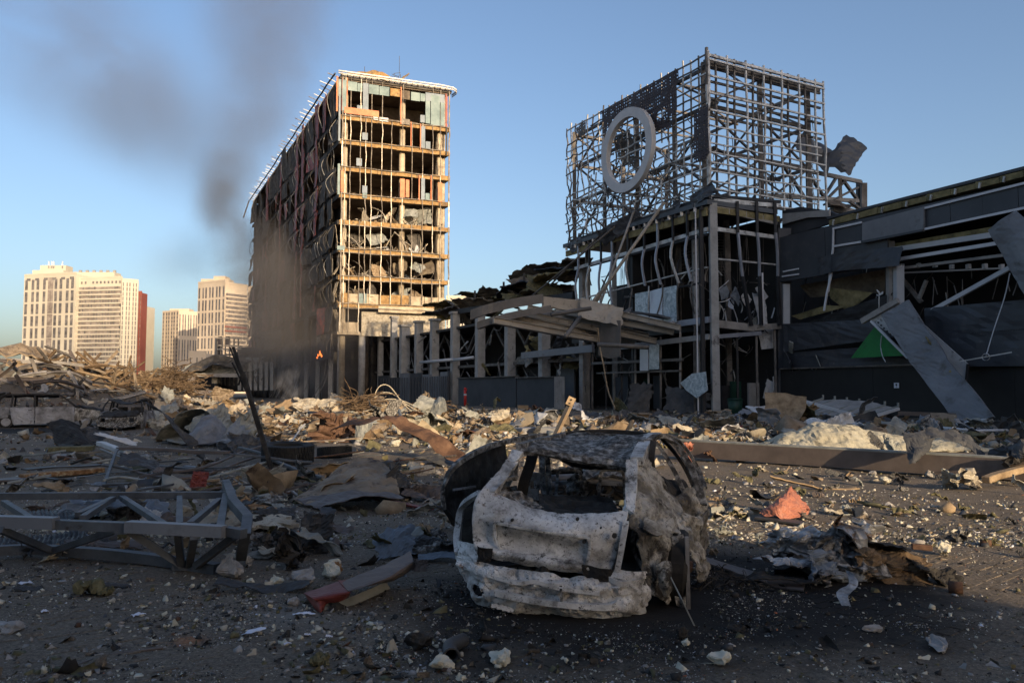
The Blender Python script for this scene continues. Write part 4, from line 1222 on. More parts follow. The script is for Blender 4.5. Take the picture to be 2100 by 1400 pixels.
 # glass that is left
 for (x0, y0, y1, x1, y2, y3, m) in [(1303, 602, 655, 1331, 597, 656, 'pane_cracked'), (1333, 597, 656, 1359, 590, 661, 'pane_blue'), (1361, 590, 661, 1388, 585, 660, 'pane_cracked'), (1313, 708, 760, 1330, 706, 760, 'pane_blue'), (1332, 706, 758, 1352, 704, 757, 'pane_cracked')]:
  mb = MB(); mb.prism([pl.pt(x0, y1, .35), pl.pt(x1, y3, .35), pl.pt(x1, y2, .35), pl.pt(x0, y0, .35)], pl.n * .04); mb.build('glass_pane', m, t)
 box3('sill', pl.pt(1388, 664, .1) , PLL.d * 4.6, pl.n * .5, UP * .22, 'mullion_blue', t)
 mb = MB(); mb.prism([pl.pt(x, y, .9) for x, y in ((1396, 785), (1420, 766), (1448, 762), (1452, 800), (1430, 816), (1408, 800))], pl.n * .05); mb.build('glass_pane', 'pane_cracked', t)
 # loose panes and boards hanging inside the short face
 for (x, y, w, h, m, rot) in [(1559, 633, 1.0, 2.6, 'board_white', .05), (1572, 694, 1.5, 1.6, 'board_white', -.1), (1508, 608, 1.2, 1.0, 'sheet_blue', .6), (1562, 600, 1.0, 1.2, 'board_white', -.5), (1530, 612, 1.0, .9, 'board_white', .8), (1552, 665, .9, 1.1, 'sheet_grey', -.6), (1577, 800, .8, 1.6, 'board_white', .4), (1590, 790, .5, 1.4, 'board_white', -.1), (1486, 600, .9, .9, 'sheet_blue', -.4), (1500, 622, .6, .8, 'pane_blue', .3), (1468, 640, .5, 1.4, 'sheet_grey', .2)]:
  o = sheet('hanging_panel', w, h, m, pr.pt(x, y, -.7), (R(85), rot, math.atan2(PLR.d.y, PLR.d.x)), int(x), 1, .4, .04, 0, .04, 6, t, torn=.06, lift=False)
 for q in range(60):
  x = rng.uniform(1470, 1598); y = rng.uniform(560, 700) if q < 40 else rng.uniform(700, 830)
  p = pr.pt(x, y, -rng.uniform(.2, 3)); th = rng.gauss(math.pi / 2, .8); L = rng.uniform(.5, 2.2)
  d = (PLR.d * math.cos(th) + UP * math.sin(th)) * L
  mb = MB(); mb.strip(curve_pts([p, p + d * .5 + PLR.n * rng.uniform(-.2, .3) + PLR.d * rng.uniform(-.3, .3), p + d], 5), rng.uniform(.04, .12), .04, side=PLR.n)
  mb.build('dangling_rod', rng.choice(['steel_pale', 'trim_white', 'steel_dark', 'steel_dark', 'black_frame']), t)
 for q in range(70):
  x = rng.uniform(1185, 1450); y = rng.uniform(670, 835) if q < 45 else rng.uniform(560, 660)
  p = pl.pt(x, y, -rng.uniform(.1, 3)); th = rng.gauss(math.pi / 2, .8); L = rng.uniform(.6, 3.0)
  d = (PLL.d * math.cos(th) + UP * math.sin(th)) * L
  mb = MB(); mb.strip(curve_pts([p, p + d * .5 + PLL.n * rng.uniform(-.2, .3) + PLL.d * rng.uniform(-.4, .4), p + d], 5), rng.uniform(.05, .16), .05, side=PLL.n)
  mb.build('dangling_rod', rng.choice(['steel_pale', 'steel_dark', 'beam_grey', 'steel_dark', 'black_frame']), t)
 # thin suspension wires inside the upper storey
 mb = MB()
 for q in range(140):
  if q < 90:
   x = rng.uniform(1270, 1450); p = pl.pt(x, rng.uniform(475, 560), -rng.uniform(1, 5))
  else:
   x = rng.uniform(1475, 1595); p = pr.pt(x, rng.uniform(440, 560), -rng.uniform(1, 5))
  mb.bar(p, p - UP * rng.uniform(1, 3.4) + PLL.d * rng.uniform(-.2, .2), .03, .03)
 for q in range(16):
  y = 480 + q * 6
  mb.bar(pl.pt(1440, y + rng.uniform(-3, 3), -5), pl.pt(1300, y + 40 + rng.uniform(-3, 3), -5), .04, .04)
  mb.bar(pr.pt(1470, y, -6), pr.pt(1600, y + 8, -6), .04, .04)
 o = mb.build('ceiling_wire', 'steel_dark', t); o['kind'] = 'stuff'
 # dark boards and doors deep in the ground floor
 for (x0, x1, y0, y1, m, off) in [(1482, 1496, 790, 838, 'black_frame', -1.5), (1500, 1520, 782, 838, 'bin_green', -1.2), (1536, 1557, 785, 835, 'column_grey', -1.5), (1500, 1520, 820, 845, 'planter_grey', .6)]:
  p0, p1 = pr.pt(x0, y1, off), pr.pt(x1, y0, off)
  box3('door_leaf', p0, PLR.d * (p1 - p0).dot(PLR.d), PLR.n * -.15, UP * (p1.z - p0.z), m, t)
 for (x0, x1, y0, y1, m, off) in [(1260, 1288, 772, 838, 'planter_grey', -1.2), (1300, 1325, 775, 838, 'bin_green', -1.0), (1196, 1212, 760, 835, 'panel_fluted', -1.2), (1340, 1352, 770, 838, 'fascia_dark', -1.4)]:
  p0, p1 = pl.pt(x0, y1, off), pl.pt(x1, y0, off)
  box3('door_leaf', p0, PLL.d * (p1 - p0).dot(PLL.d), pl.n * -.15, UP * (p1.z - p0.z), m, t)
 # torn dark sheets of the roof edge
 for (x, y, w, h, r_) in [(1255, 476, 3.4, 1.3, .5), (1285, 458, 3, 1.2, -.3), (1440, 398, 2.5, .9, .1), (1370, 430, 3, .9, .2), (1180, 500, 2, 1, .3)]:
  sheet('roof_edge_sheet', w, h, 'fascia_dark', pl.pt(x, y, .5), (R(80), .3, math.atan2(PLL.d.y, PLL.d.x) + r_ * .4), int(x), 2, .5, .1, 0, .03, 8, t, lift=False)
 for k in range(26):   # little lamps / cleats along the roof edge
  l = LL * (k + .5) / 26
  p = pl.at(l, zr - .75, .4)
  bar('cleat', p, p + UP * .3, .22, .16, 'steel_pale' if k % 2 else 'black_frame', t)
 return t
hall = build_hall()
# ------------------------------------------------------------------ long tie rods that held the canopy
def rod(label, p, q, w=.22, m='beam_grey', cleat=True):
 t = thing('tie_rod', label, 'tie rod', p, 'steel rods that held up the canopy')
 mb = MB(); mb.tube([p, p * .5 + q * .5, q], w / 2, 8); mb.build('rod', m, t, True)
 if cleat:
  d = (q - p).normalized()
  bar('end_plate', p - d * .5, p + d * 1.4, .08, .5, m, t, up=PLL.n)
  mb = MB()
  for k in (-.1, .25):
   c = p + d * k
   mb.tube([c - PLL.n * .2, c + PLL.n * .2], .07, 8)
  mb.build('bolt', 'black_frame', t)
def lp(px, py, off): return PLL.pt(px, py, off)
rod('thick steel rod with bolted plate rising from the canopy to the roof sign frame', lp(1210, 632, 5.5), lp(1362, 415, .6), .26, 'canopy_beam')
rod('second steel rod crossing beside the bolted one in front of the hall', lp(1232, 620, 4.0), lp(1300, 432, .5), .2, cleat=False)
rod('long thin rod reaching from the torn wing roof up to the sign frame', lp(1085, 612, 4.0), lp(1290, 440, .5), .17, 'steel_dark', cleat=False)
rod('shorter thin rod sloping just under the long one above the wing roof', lp(1128, 585, 2.0), lp(1250, 462, .5), .17, 'steel_dark', cleat=False)
# ------------------------------------------------------------------ canopy
def build_canopy():
 B0 = PLL.pt(1380, 681, 0)
 zc = B0.z
 t = thing('entrance_canopy', 'collapsed flat entrance canopy, bare cream beams tilting out from the hall', 'canopy', (B0.x, B0.y, 0))
 n = PLL.n
 # traced: near end (outer, left) and wall end of each beam
 beams = [((1012, 657), (1230, 697)), ((1040, 648), (1300, 705)), ((1062, 640), (1345, 700)), ((1082, 630), (1330, 690)), ((1140, 636), (1382, 681)), ((1222, 632), (1395, 672))]
 for i, (p, q) in enumerate(beams):
  o1 = 15 - i * 2.0; o0 = .5 + i * .1
  a, b_ = PLL.pt(p[0], p[1], o1), PLL.pt(q[0], q[1], o0 if i != 0 else 5)
  bar('beam', a, b_, .2, .42, 'canopy_beam', t)
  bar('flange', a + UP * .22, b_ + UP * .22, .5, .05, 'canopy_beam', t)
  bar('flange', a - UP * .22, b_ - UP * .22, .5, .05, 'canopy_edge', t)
 # curved outer edge: broad dark band rising to the crest then the pale straight piece
 e = [PLL.pt(966, 646, 16), PLL.pt(1003, 633, 15), PLL.pt(1050, 622, 13), PLL.pt(1113, 612, 10.5)]
 mb = MB(); mb.strip(curve_pts(e, 14), .7, .25, side=UP); mb.build('edge_beam', 'canopy_edge', t)
 e2 = [p + UP * -.75 + n * -.6 for p in e]
 mb = MB(); mb.strip(curve_pts(e2, 14), .5, .5, side=UP); mb.build('edge_beam', 'canopy_edge', t)
 mb = MB(); mb.strip([PLL.pt(1113, 618, 10.5), PLL.pt(1212, 628, 5.5)], .75, .2, side=UP); mb.build('edge_beam', 'canopy_beam', t)
 bar('edge_beam', PLL.pt(1125, 627, 9.8), PLL.pt(1215, 640, 5.8), .3, .3, 'canopy_beam', t)
 # round purlin tubes crossing under
 for (a0, a1) in (((1045, 660), (1135, 643)), ((1130, 645), (1212, 632)), ((1160, 690), (1190, 650)), ((1225, 706), (1330, 712))):
  mb = MB(); mb.tube([PLL.pt(*a0, 11), PLL.pt(*a1, 8)], .15, 8); mb.build('purlin', 'canopy_edge', t, True)
 # remaining cover plates
 c = [PLL.pt(1003, 656, 15), PLL.pt(1062, 640, 12.5), PLL.pt(1120, 642, 9), PLL.pt(1060, 662, 12)]
 pl_ = sheet('cover_sheet', 3.5, 1.6, 'canopy_beam', PLL.pt(1232, 640, 5.8), (1.2, .2, .2), 4, 2, .5, .06, 0, .03, 8, t, lift=False)
 sheet('cover_sheet', 3.8, 1.2, 'fascia_dark', PLL.pt(1325, 645, 1.6), (.2, .1, -.2), 8, 1, .3, .04, 0, .15, 8, t, lift=False, torn=.02)
 sheet('cover_sheet', 2.5, 1.2, 'canopy_edge', PLL.pt(1265, 640, 3.6), (.9, .1, -.5), 9, 2, .6, .08, 0, .04, 8, t, lift=False)
 bar('strut', PLL.pt(1163, 686, 8), PLL.pt(1180, 655, 8), .14, .14, 'black_frame', t)
 # the grey-brown board hanging straight down
 mb = MB(); P4 = [PLL.pt(1233, 657, 5.2), PLL.pt(1274, 657, 4.6), PLL.pt(1273, 731, 4.6), PLL.pt(1251, 735, 4.8), PLL.pt(1229, 728, 5.2)]
 o = mb; mb.prism(P4, n * .1)
 b_ = fix_normals(mb.build('hanging_board', 'canopy_edge', t))
 return t
build_canopy()
def loose_cable(label, pts, r, m, name='hanging_cable', cat='cable', group=None, n=24):
 mb = MB(); mb.tube(curve_pts(pts, n), r, 5)
 o = mb.build(name, m, None, True)
 return tag(o, label, cat, group)
loose_cable('frayed pale strand hanging from the canopy down to the rubble', [lp(1226, 672, 5.8), lp(1230, 710, 5.8), lp(1238, 750, 6.0), lp(1247, 800, 6.2), lp(1262, 838, 6.8)], .06, 'timber')
# ------------------------------------------------------------------ the low wing between the hall and the tower
def build_wing():
 t = thing('mall_wing', 'low mall wing with bare concrete columns and a torn sagging roof', 'building', PLL.at(LL, 0))
 L0, L1 = PLL.par(1178), PLL.par(745)
 # back wall and floor slabs: dark hollow
 back = PLL.n * -10
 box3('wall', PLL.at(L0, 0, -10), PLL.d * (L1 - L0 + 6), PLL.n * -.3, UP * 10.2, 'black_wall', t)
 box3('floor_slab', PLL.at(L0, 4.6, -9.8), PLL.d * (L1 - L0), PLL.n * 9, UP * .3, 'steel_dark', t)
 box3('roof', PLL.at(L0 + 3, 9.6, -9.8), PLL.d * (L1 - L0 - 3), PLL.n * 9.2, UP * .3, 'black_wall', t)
 for px, y0, w, m in ((1188, 560, .8, 'beam_grey'), (1106, 640, 1.0, 'column_grey'), (1036, 655, 1.0, 'column_grey'), (975, 640, 1.0, 'column_grey'), (924, 646, 1.0, 'column_grey'), (882, 660, 1.05, 'column_grey'), (850, 664, 1.05, 'column_grey'), (821, 672, 1.3, 'column_grey'), (799, 655, .9, 'column_grey'), (772, 690, .8, 'column_grey'), (757, 690, .8, 'soot')):
  l = PLL.par(px)
  zt = PLL.pt(px, y0, -.6).z
  bar('column', PLL.at(l, 0, -.6), PLL.at(l, zt, -.6), w, w * .8, m, t, up=PLL.d)
  bar('column_cap', PLL.at(l, zt, -.6), PLL.at(l, zt + .3, -.6), w * 1.3, w * 1.2, m, t, up=PLL.d)
 # roof beams and broken lattice
 bar('beam', PLL.pt(930, 640, -.9), PLL.pt(1178, 605, -.9), .4, .6, 'black_frame', t)
 bar('beam', PLL.pt(905, 632, -5), PLL.pt(1178, 590, -5), .4, .6, 'steel_dark', t)
 for k in range(26):
  l = L0 + (L1 - L0) * (k + .5) / 26
  l2 = l + (L1 - L0) / 26
  za, zb = 9.4, 6.9
  if k % 2: za, zb = zb, za
  bar('lattice', PLL.at(l, za, -2.5), PLL.at(l2, zb, -2.5), .25, .25, 'steel_dark', t)
 # torn roof sheets making the skyline
 edge = [(903, 632), (925, 624), (950, 628), (975, 618), (1000, 612), (1040, 604), (1062, 585), (1082, 568), (1104, 556), (1120, 566), (1150, 552), (1172, 545)]
 for k, (x, y) in enumerate(edge):
  m = ['char_panel', 'wool_yellow', 'black_frame', 'brown_ceiling'][k % 4]
  sheet('roof_sheet', rng.uniform(5, 8), rng.uniform(2.5, 4), m, PLL.pt(x, y + 8, -2 - (k % 3) * 1.5), (rng.uniform(-.2, .2), rng.uniform(-.15, .15), math.atan2(PLL.d.y, PLL.d.x) + rng.uniform(-.4, .4)), k + 40, 2, .35, .25, 0, .1, 14, t, lift=False)
 for k in range(16):
  x = rng.uniform(905, 1175); y = 640 - (x - 905) * .22 + rng.uniform(-4, 22)
  sheet('roof_sheet', rng.uniform(3, 7), rng.uniform(2, 4), rng.choice(['char_panel', 'wool_yellow', 'moss_wool', 'steel_dark', 'brown_ceiling']), PLL.pt(x, y, -rng.uniform(.5, 5)), (rng.uniform(-.5, .5), rng.uniform(-.3, .3), rng.uniform(0, 3)), k + 80, 2, .6, .2, 0, .06, 10, t, lift=False)
 for (x, y0, y1) in ((1033, 604, 578), (974, 622, 596), (1075, 575, 560)):
  bar('roof_stub', PLL.pt(x, y0, -2), PLL.pt(x, y1, -2), .25, .25, 'black_frame', t)
 # pale beams and pipes at mid height
 bar('beam', PLL.pt(1071, 729, .3), PLL.pt(1217, 714, .3), .3, .65, 'fascia_grey', t)
 for (x0, y0, x1, y1) in ((862, 743, 930, 737), (930, 738, 970, 733)):
  mb = MB(); mb.tube([PLL.pt(x0, y0, .2), PLL.pt(x1, y1, .2)], .2, 7); mb.build('pipe', 'sign_ring', t, True)
 for k in range(60):
  x = rng.uniform(830, 1200); y = rng.uniform(650, 775)
  p = PLL.pt(x, y, -rng.uniform(.2, 4)); th = rng.gauss(1.5, .9); L = rng.uniform(1, 4)
  d = (PLL.d * math.cos(th) - UP * math.sin(th)) * L
  mb = MB(); mb.tube(curve_pts([p, p + d * .5 + UP * rng.uniform(-.6, .2), p + d], 6), rng.uniform(.04, .12), 5)
  mb.build('bent_pipe', rng.choice(['steel_dark', 'steel_dark', 'beam_grey', 'steel_pale']), t)
 for k in range(16):
  x = rng.uniform(990, 1190); y = rng.uniform(690, 760)
  sheet('broken_board', rng.uniform(.8, 2), rng.uniform(.6, 1.6), rng.choice(['steel_dark', 'beam_grey', 'wool_yellow', 'sheet_grey', 'fascia_dark']), PLL.pt(x, y, -rng.uniform(0, 2)), (rng.uniform(-1.3, 1.3), rng.uniform(-1, 1), rng.uniform(0, 3)), k + 300, 2, .9, .1, 0, .04, 7, t, lift=False)
 # fluted grey cladding of the ground floor further along
 x = 780
 while x < 925:
  w = rng.uniform(14, 24)
  p0, p1 = PLL.pt(x, 0, .2), PLL.pt(min(x + w, 928), 0, .2)
  l0, l1 = PLL.par(x), PLL.par(min(x + w, 928))
  box3('fluted_panel', PLL.at(l0, 0, .3 + rng.uniform(0, .2)), PLL.d * (l1 - l0 + .1), PLL.n * -.15, UP * rng.uniform(3.6, 4.3), 'panel_fluted' if rng.random() < .7 else 'planter_grey', t)
  for q in range(4):
   l = l0 + (l1 - l0) * (q + .5) / 4
   bar('flute', PLL.at(l, 0, .55), PLL.at(l, 3.6, .55), .12, .12, 'planter_grey', t)
  x += w + 1
 for k, px in enumerate((1000, 1012, 1058, 1125)):
  l = PLL.par(px)
  box3('inner_wall', PLL.at(l, 0, -3), PLL.d * 3.5, PLL.n * -.2, UP * 4.4, 'panel_fluted' if k % 2 else 'planter_grey', t)
 return t
build_wing()
def build_planter():
 t = thing('dark_boundary_wall', 'dark grey metal boundary wall standing before the low mall wing', 'wall', PLL.pt(1100, 830, 2))
 for (x0, x1) in ((940, 1058), (1060, 1138)):
  zt = PLL.pt(x0, 775, 2.5).z
  l0, l1 = PLL.par(x1), PLL.par(x0)
  a, b_ = PLL.pt(x1, 800, 2.5), PLL.pt(x0, 800, 2.5); a.z = b_.z = 0
  h = PLL.pt((x0 + x1) / 2, 774, 2.5).z
  box3('panel', a, b_ - a, PLL.n * -.4, UP * h, 'planter_grey', t)
  bar('coping', a + UP * (h + .04), b_ + UP * (h + .04), .5, .08, 'steel_dark', t)
 a = PLL.pt(1139, 800, 2.5); a.z = 0
 for k in range(5):
  bar('post', a - PLL.d * .35 * k, a - PLL.d * .35 * k + UP * PLL.pt(1145, 772, 2.5).z, .2, .3, 'column_grey', t)
build_planter()
def bollard():
 p = PLL.pt(954, 812, 3.6); p.z = 0
 t = thing('bollard', 'thin red and white bollard before the dark boundary wall', 'bollard', p)
 mb = MB(); mb.tube([p, p + UP * 1.9], .16, 10); mb.build('shaft', 'red_paint', t, True)
 mb = MB(); mb.tube([p + UP * 1.9, p + UP * 2.05, p + UP * 2.1], .16, 10, rads=[.17, .15, .05]); mb.build('cap', 'red_paint', t, True)
 mb = MB(); mb.tube([p + UP * 1.2, p + UP * 1.4], .175, 10); mb.build('band', 'board_white', t)
bollard()
# ------------------------------------------------------------------ the dark-clad wing nearest the camera
def build_fascia():
 t = thing('dark_clad_wing', 'dark-clad mall wing with long fascia ripped open over its upper floor', 'building', PF.p)
 pf = PF
 E = pf.par(2100) - 14            # runs on past the edge of the picture
 L0 = pf.par(1602)
 q = lambda x, y, off=0: pf.pt(x, y, off)
 zA = lambda x, y: pf.pt(x, y).z
 def quad(name, P4, m, off=0, th=.25, tr=None):
  pts = [pf.pt(x, y, off) for x, y in P4]
  mb = MB(); mb.prism(pts, -pf.n * th)
  o = mb.build(name, m, t); return fix_normals(o)
 # upper fascia in panels, each proud of the last by a little
 xs = [1602, 1646, 1700, 1766, 1830, 1895, 1962, 2030, 2105, 2200]
 zt0, zb0 = zA(1604, 486), zA(1604, 578)
 def X(px): return pf.par(px)
 ztop = zA(2098, 375); zfb = zA(1650, 570); zlow = zA(2098, 430)
 for i in range(len(xs) - 1):
  x0, x1 = xs[i], xs[i + 1]
  z1 = ztop + .0; z0 = zfb if x0 < 1800 else zlow + .05
  l0, l1 = X(x0), X(x1)
  p = pf.at(l0, z0, .02 * (i % 2))
  box3('fascia_panel', p, pf.d * (l1 - l0 + .02), pf.n * -.3, UP * (z1 - z0), 'fascia_dark', t)
  if x0 < 1800:
   pass
 l0 = X(1810)
 # creased lower strip of fascia that sags at its end
 sheet('fascia_strip', 6.5, 1.3, 'fascia_dark', q(1760, 535, .35), (R(84), .06, math.atan2(pf.d.y, pf.d.x) + math.pi), 21, 2, .3, .08, 0, .03, 14, t, lift=False, torn=.04)
 # grey panel and white trims
 p0, p1 = q(1768, 493, .22), q(1895, 423, .22)
 quad('light_panel', [(1768, 494), (1894, 470), (1894, 424), (1768, 457)], 'fascia_grey', .25, .18)
 quad('light_panel_sill', [(1766, 499), (1891, 474), (1891, 470), (1766, 494)], 'fascia_dark', .42, .3)
 for (x0, y0, x1, y1) in ((1708, 469, 1767, 456), (1710, 505, 1766, 496), (1896, 427, 2160, 361), (1896, 470, 2160, 414)):
  bar('trim', q(x0, y0, .12), q(x1, y1, .12), .1, .14, 'trim_white', t)
 bar('trim', q(1709, 469, .14), q(1708, 512, .14), .12, .12, 'trim_white', t)
 mb = MB(); mb.strip([q(1708, 512, .2), q(1702, 560, .3), q(1699, 598, .4)], .12, .1, side=pf.d); mb.build('trim', 'trim_white', t)
 mb = MB(); mb.strip([q(1706, 560, .35), q(1696, 600, .6), q(1690, 637, .8)], .12, .1, side=pf.d); mb.build('trim', 'trim_white', t)
 for (x0, y0, x1, y1) in ((1606, 557, 1638, 551), (1604, 567, 1638, 562), (1614, 675, 1640, 672), (1612, 687, 1640, 684)):
  bar('trim', q(x0, y0, .12), q(x1, y1, .12), .08, .1, 'trim_white', t)
 # roof layers above the fascia: wool, ribs, top flashing
 for i in range(9):
  x0 = 1700 + i * 50; x1 = x0 + 49
  f = lambda x: 459 - (x - 1700) * .2525
  quad('roof_insulation', [(x0, f(x0) + 4), (x1, f(x1) + 4), (x1, f(x1) - 8 + rng.uniform(-2, 2)), (x0, f(x0) - 8 + rng.uniform(-2, 2))], 'wool_yellow', -.5, 1.2)
  bar('roof_rib', q(x0 + 8, f(x0) + 3, -.4), q(x0 + 10, f(x0) - 9, -.4), .12, .1, 'steel_pale', t)
 bar('flashing', q(1700, 448, -.8), q(2160, 331, -.8), .5, .18, 'fascia_dark', t)
 box3('roof', pf.at(X(2160), ztop - .1, -.6), pf.d * (L0 - X(2160)), -pf.n * 16, UP * .3, 'black_wall', t)
 # gable rising behind towards the sign frame
 mb = MB(); mb.prism([q(1604, 432, -1.2), q(1604, 488, -1.2), q(1690, 462, -1.2), q(1735, 448, -1.2), q(1700, 432, -1.2), q(1640, 424, -1.2)], -pf.n * .3); fix_normals(mb.build('wall', 'planter_grey', t))
 mb = MB(); mb.prism([q(1604, 438, -.9), q(1604, 460, -.9), q(1655, 446, -.9), q(1700, 444, -.9), q(1700, 430, -.9)], -pf.n * .2); fix_normals(mb.build('wall', 'column_grey', t))
 bar('gap_filler', q(1605, 870, -.6), q(1605, 470, -.6), 1.0, 1.0, 'fascia_dark', t)  # added dark filler, covers slivers of sky between hall and wing
 # ends and back: keeps the inside dark
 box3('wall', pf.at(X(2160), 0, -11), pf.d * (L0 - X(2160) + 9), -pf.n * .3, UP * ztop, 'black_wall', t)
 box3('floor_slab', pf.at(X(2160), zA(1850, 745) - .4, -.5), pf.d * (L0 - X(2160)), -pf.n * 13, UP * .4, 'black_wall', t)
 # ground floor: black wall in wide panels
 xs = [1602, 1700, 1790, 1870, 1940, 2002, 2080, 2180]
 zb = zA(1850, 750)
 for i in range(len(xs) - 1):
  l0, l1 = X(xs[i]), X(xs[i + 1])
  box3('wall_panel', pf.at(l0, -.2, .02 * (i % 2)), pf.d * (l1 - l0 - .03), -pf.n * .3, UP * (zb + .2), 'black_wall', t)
 bar('ledge', pf.at(X(1604), zb + .05, .12), pf.at(X(2170), zb + .05, .12), .3, .1, 'steel_dark', t)
 # mid band, corrugated dark sheets sagging
 def band(name, P4, m, off, seed, corr=0, crumple=.1):
  r0 = [q(*P4[0], off), q((P4[0][0] + P4[1][0]) / 2, (P4[0][1] + P4[1][1]) / 2, off + .15), q(*P4[1], off)]
  r1 = [q(*P4[3], off), q((P4[3][0] + P4[2][0]) / 2, (P4[3][1] + P4[2][1]) / 2, off + .1), q(*P4[2], off)]
  return patch(name, [r0, r1], 16, 6, m, t, .03, crumple, .7, seed)
 band('sagging_band', [(1606, 664), (1780, 655), (1840, 690), (1606, 722)], 'fascia_dark', .25, 1)
 band('sagging_band', [(1640, 665), (1830, 600), (1800, 655), (1640, 672)], 'black_wall', -.2, 2)
 band('sagging_band', [(1606, 724), (1860, 705), (1870, 752), (1606, 757)], 'fascia_dark', .05, 3)
 band('sagging_band', [(1895, 632), (2150, 610), (2150, 670), (1900, 690)], 'fascia_dark', .1, 4)
 band('sagging_band', [(1890, 690), (2150, 672), (2150, 750), (1890, 752)], 'fascia_dark', .3, 5)
 # brown ceilings that came down
 band('fallen_ceiling', [(1700, 590), (1790, 600), (1740, 640), (1704, 612)], 'wool_yellow', -.8, 6, .3)
 band('fallen_ceiling', [(1622, 648), (1695, 626), (1740, 628), (1640, 655)], 'wool_yellow', -.3, 7, .3)
 band('fallen_ceiling', [(1640, 585), (1815, 552), (1815, 600), (1660, 610)], 'brown_ceiling', -2.0, 8, .3)
 band('fallen_ceiling', [(1830, 500), (2150, 445), (2150, 462), (1830, 515)], 'wool_yellow', -.6, 9, .2)
 # columns and beams in the torn upper floor
 for (x, y0, y1, w, m) in ((1826, 495, 625, .42, 'beam_grey'), (1843, 545, 625, .5, 'sign_ring'), (1611, 583, 665, .5, 'sign_ring')):
  bar('column', q(x, y1, -.4), q(x, y0, -.4), w, w, m, t)
 for (x0, y0, x1, y1, w, off, m) in [(1832, 512, 2060, 478, .32, -.5, 'sign_ring'), (1840, 532, 2070, 495, .22, -.7, 'trim_white'), (1850, 550, 2070, 522, .18, -1, 'beam_grey'), (1912, 637, 2078, 545, .26, .1, 'sign_ring'), (1845, 565, 1890, 620, .25, -2, 'steel_dark'), (1900, 575, 1885, 612, .2, -2, 'beam_grey'), (1840, 560, 2100, 548, .1, -2.5, 'trim_white')]:
  bar('beam', q(x0, y0, off), q(x1, y1, off), .2, w, m, t)
 for k in range(46):
  x = rng.uniform(1640, 2110); y = rng.uniform(545, 640)
  p = q(x, y, -rng.uniform(1.5, 6)); L = rng.uniform(.4, 2)
  bar('hanging_wire', p, p - UP * L + pf.d * rng.uniform(-.5, .5), .05, .05, rng.choice(['steel_pale', 'steel_dark', 'steel_dark']), t)
 for k in range(8):
  x = 1850 + k * 34
  p = q(x, 553 - rng.uniform(0, 5), -2.4); bar('lamp_holder', p, p + UP * .3, .2, .3, 'trim_white', t)
 # pile of bright scraps on the ledge
 for k in range(26):
  x = 1632 + rng.uniform(0, 62); y = 758 - abs(rng.gauss(0, 12))
  sheet('scrap', rng.uniform(.2, .6), rng.uniform(.2, .5), rng.choice(['trim_white', 'sign_ring', 'coral_sheet', 'sheet_grey', 'paper']), q(x, y, -.2), (rng.uniform(-1, 1), rng.uniform(-1, 1), rng.uniform(0, 3)), k, 2, 1, .05, 0, .02, 5, t, lift=False)
 sheet('light_board', 1.0, .9, 'sheet_grey', q(1680, 742, .1), (R(70), .2, 1.0), 5, 0, 0, .02, 0, .04, 5, t, lift=False, torn=.03)
 sheet('dark_board', 1.6, 1.3, 'fascia_dark', q(1618, 738, .4), (R(60), .4, 1.0), 6, 1, .3, .05, 0, .04, 6, t, lift=False, torn=.1)
 sheet('light_board', 1.0, .35, 'sheet_grey', q(1622, 712, .4), (R(40), .9, 1.3), 7, 0, 0, .02, 0, .1, 5, t, lift=False, torn=.05)
 return t
dark_wing = build_fascia()
def wall_sign():
 t = thing('pictogram_sign', 'small white square sign with a dark pictogram on the black ground floor wall', 'sign', PF.pt(1838, 790, .06))
 p0, p1 = PF.pt(1834, 795.5, .04), PF.pt(1844, 784.5, .04)
 w = (p1 - p0).dot(PF.d); h = p1.z - p0.z
 box3('plate', p0, PF.d * w, PF.n * .03, UP * h, 'sign_white', t)
 c = p0 + PF.d * w / 2 + PF.n * .035
 mb = MB(); n = 12
 mb.prism([c + UP * h * .66 + PF.d * math.cos(2 * math.pi * k / n) * abs(w) * .18 + UP * math.sin(2 * math.pi * k / n) * h * .16 for k in range(n)], PF.n * .01); fix_normals(mb.build('symbol', 'sign_black', t))
 mb = MB(); mb.prism([c + UP * h * .58 - PF.d * w * .17, c + UP * h * .58 + PF.d * w * .17, c + UP * h * .34], PF.n * .012); fix_normals(mb.build('symbol', 'sign_black', t))
 mb = MB(); mb.prism([c + UP * h * .22 - PF.d * w * .10, c + UP * h * .22 + PF.d * w * .10, c + UP * h * .10], PF.n * .012); fix_normals(mb.build('symbol', 'sign_black', t))
wall_sign()
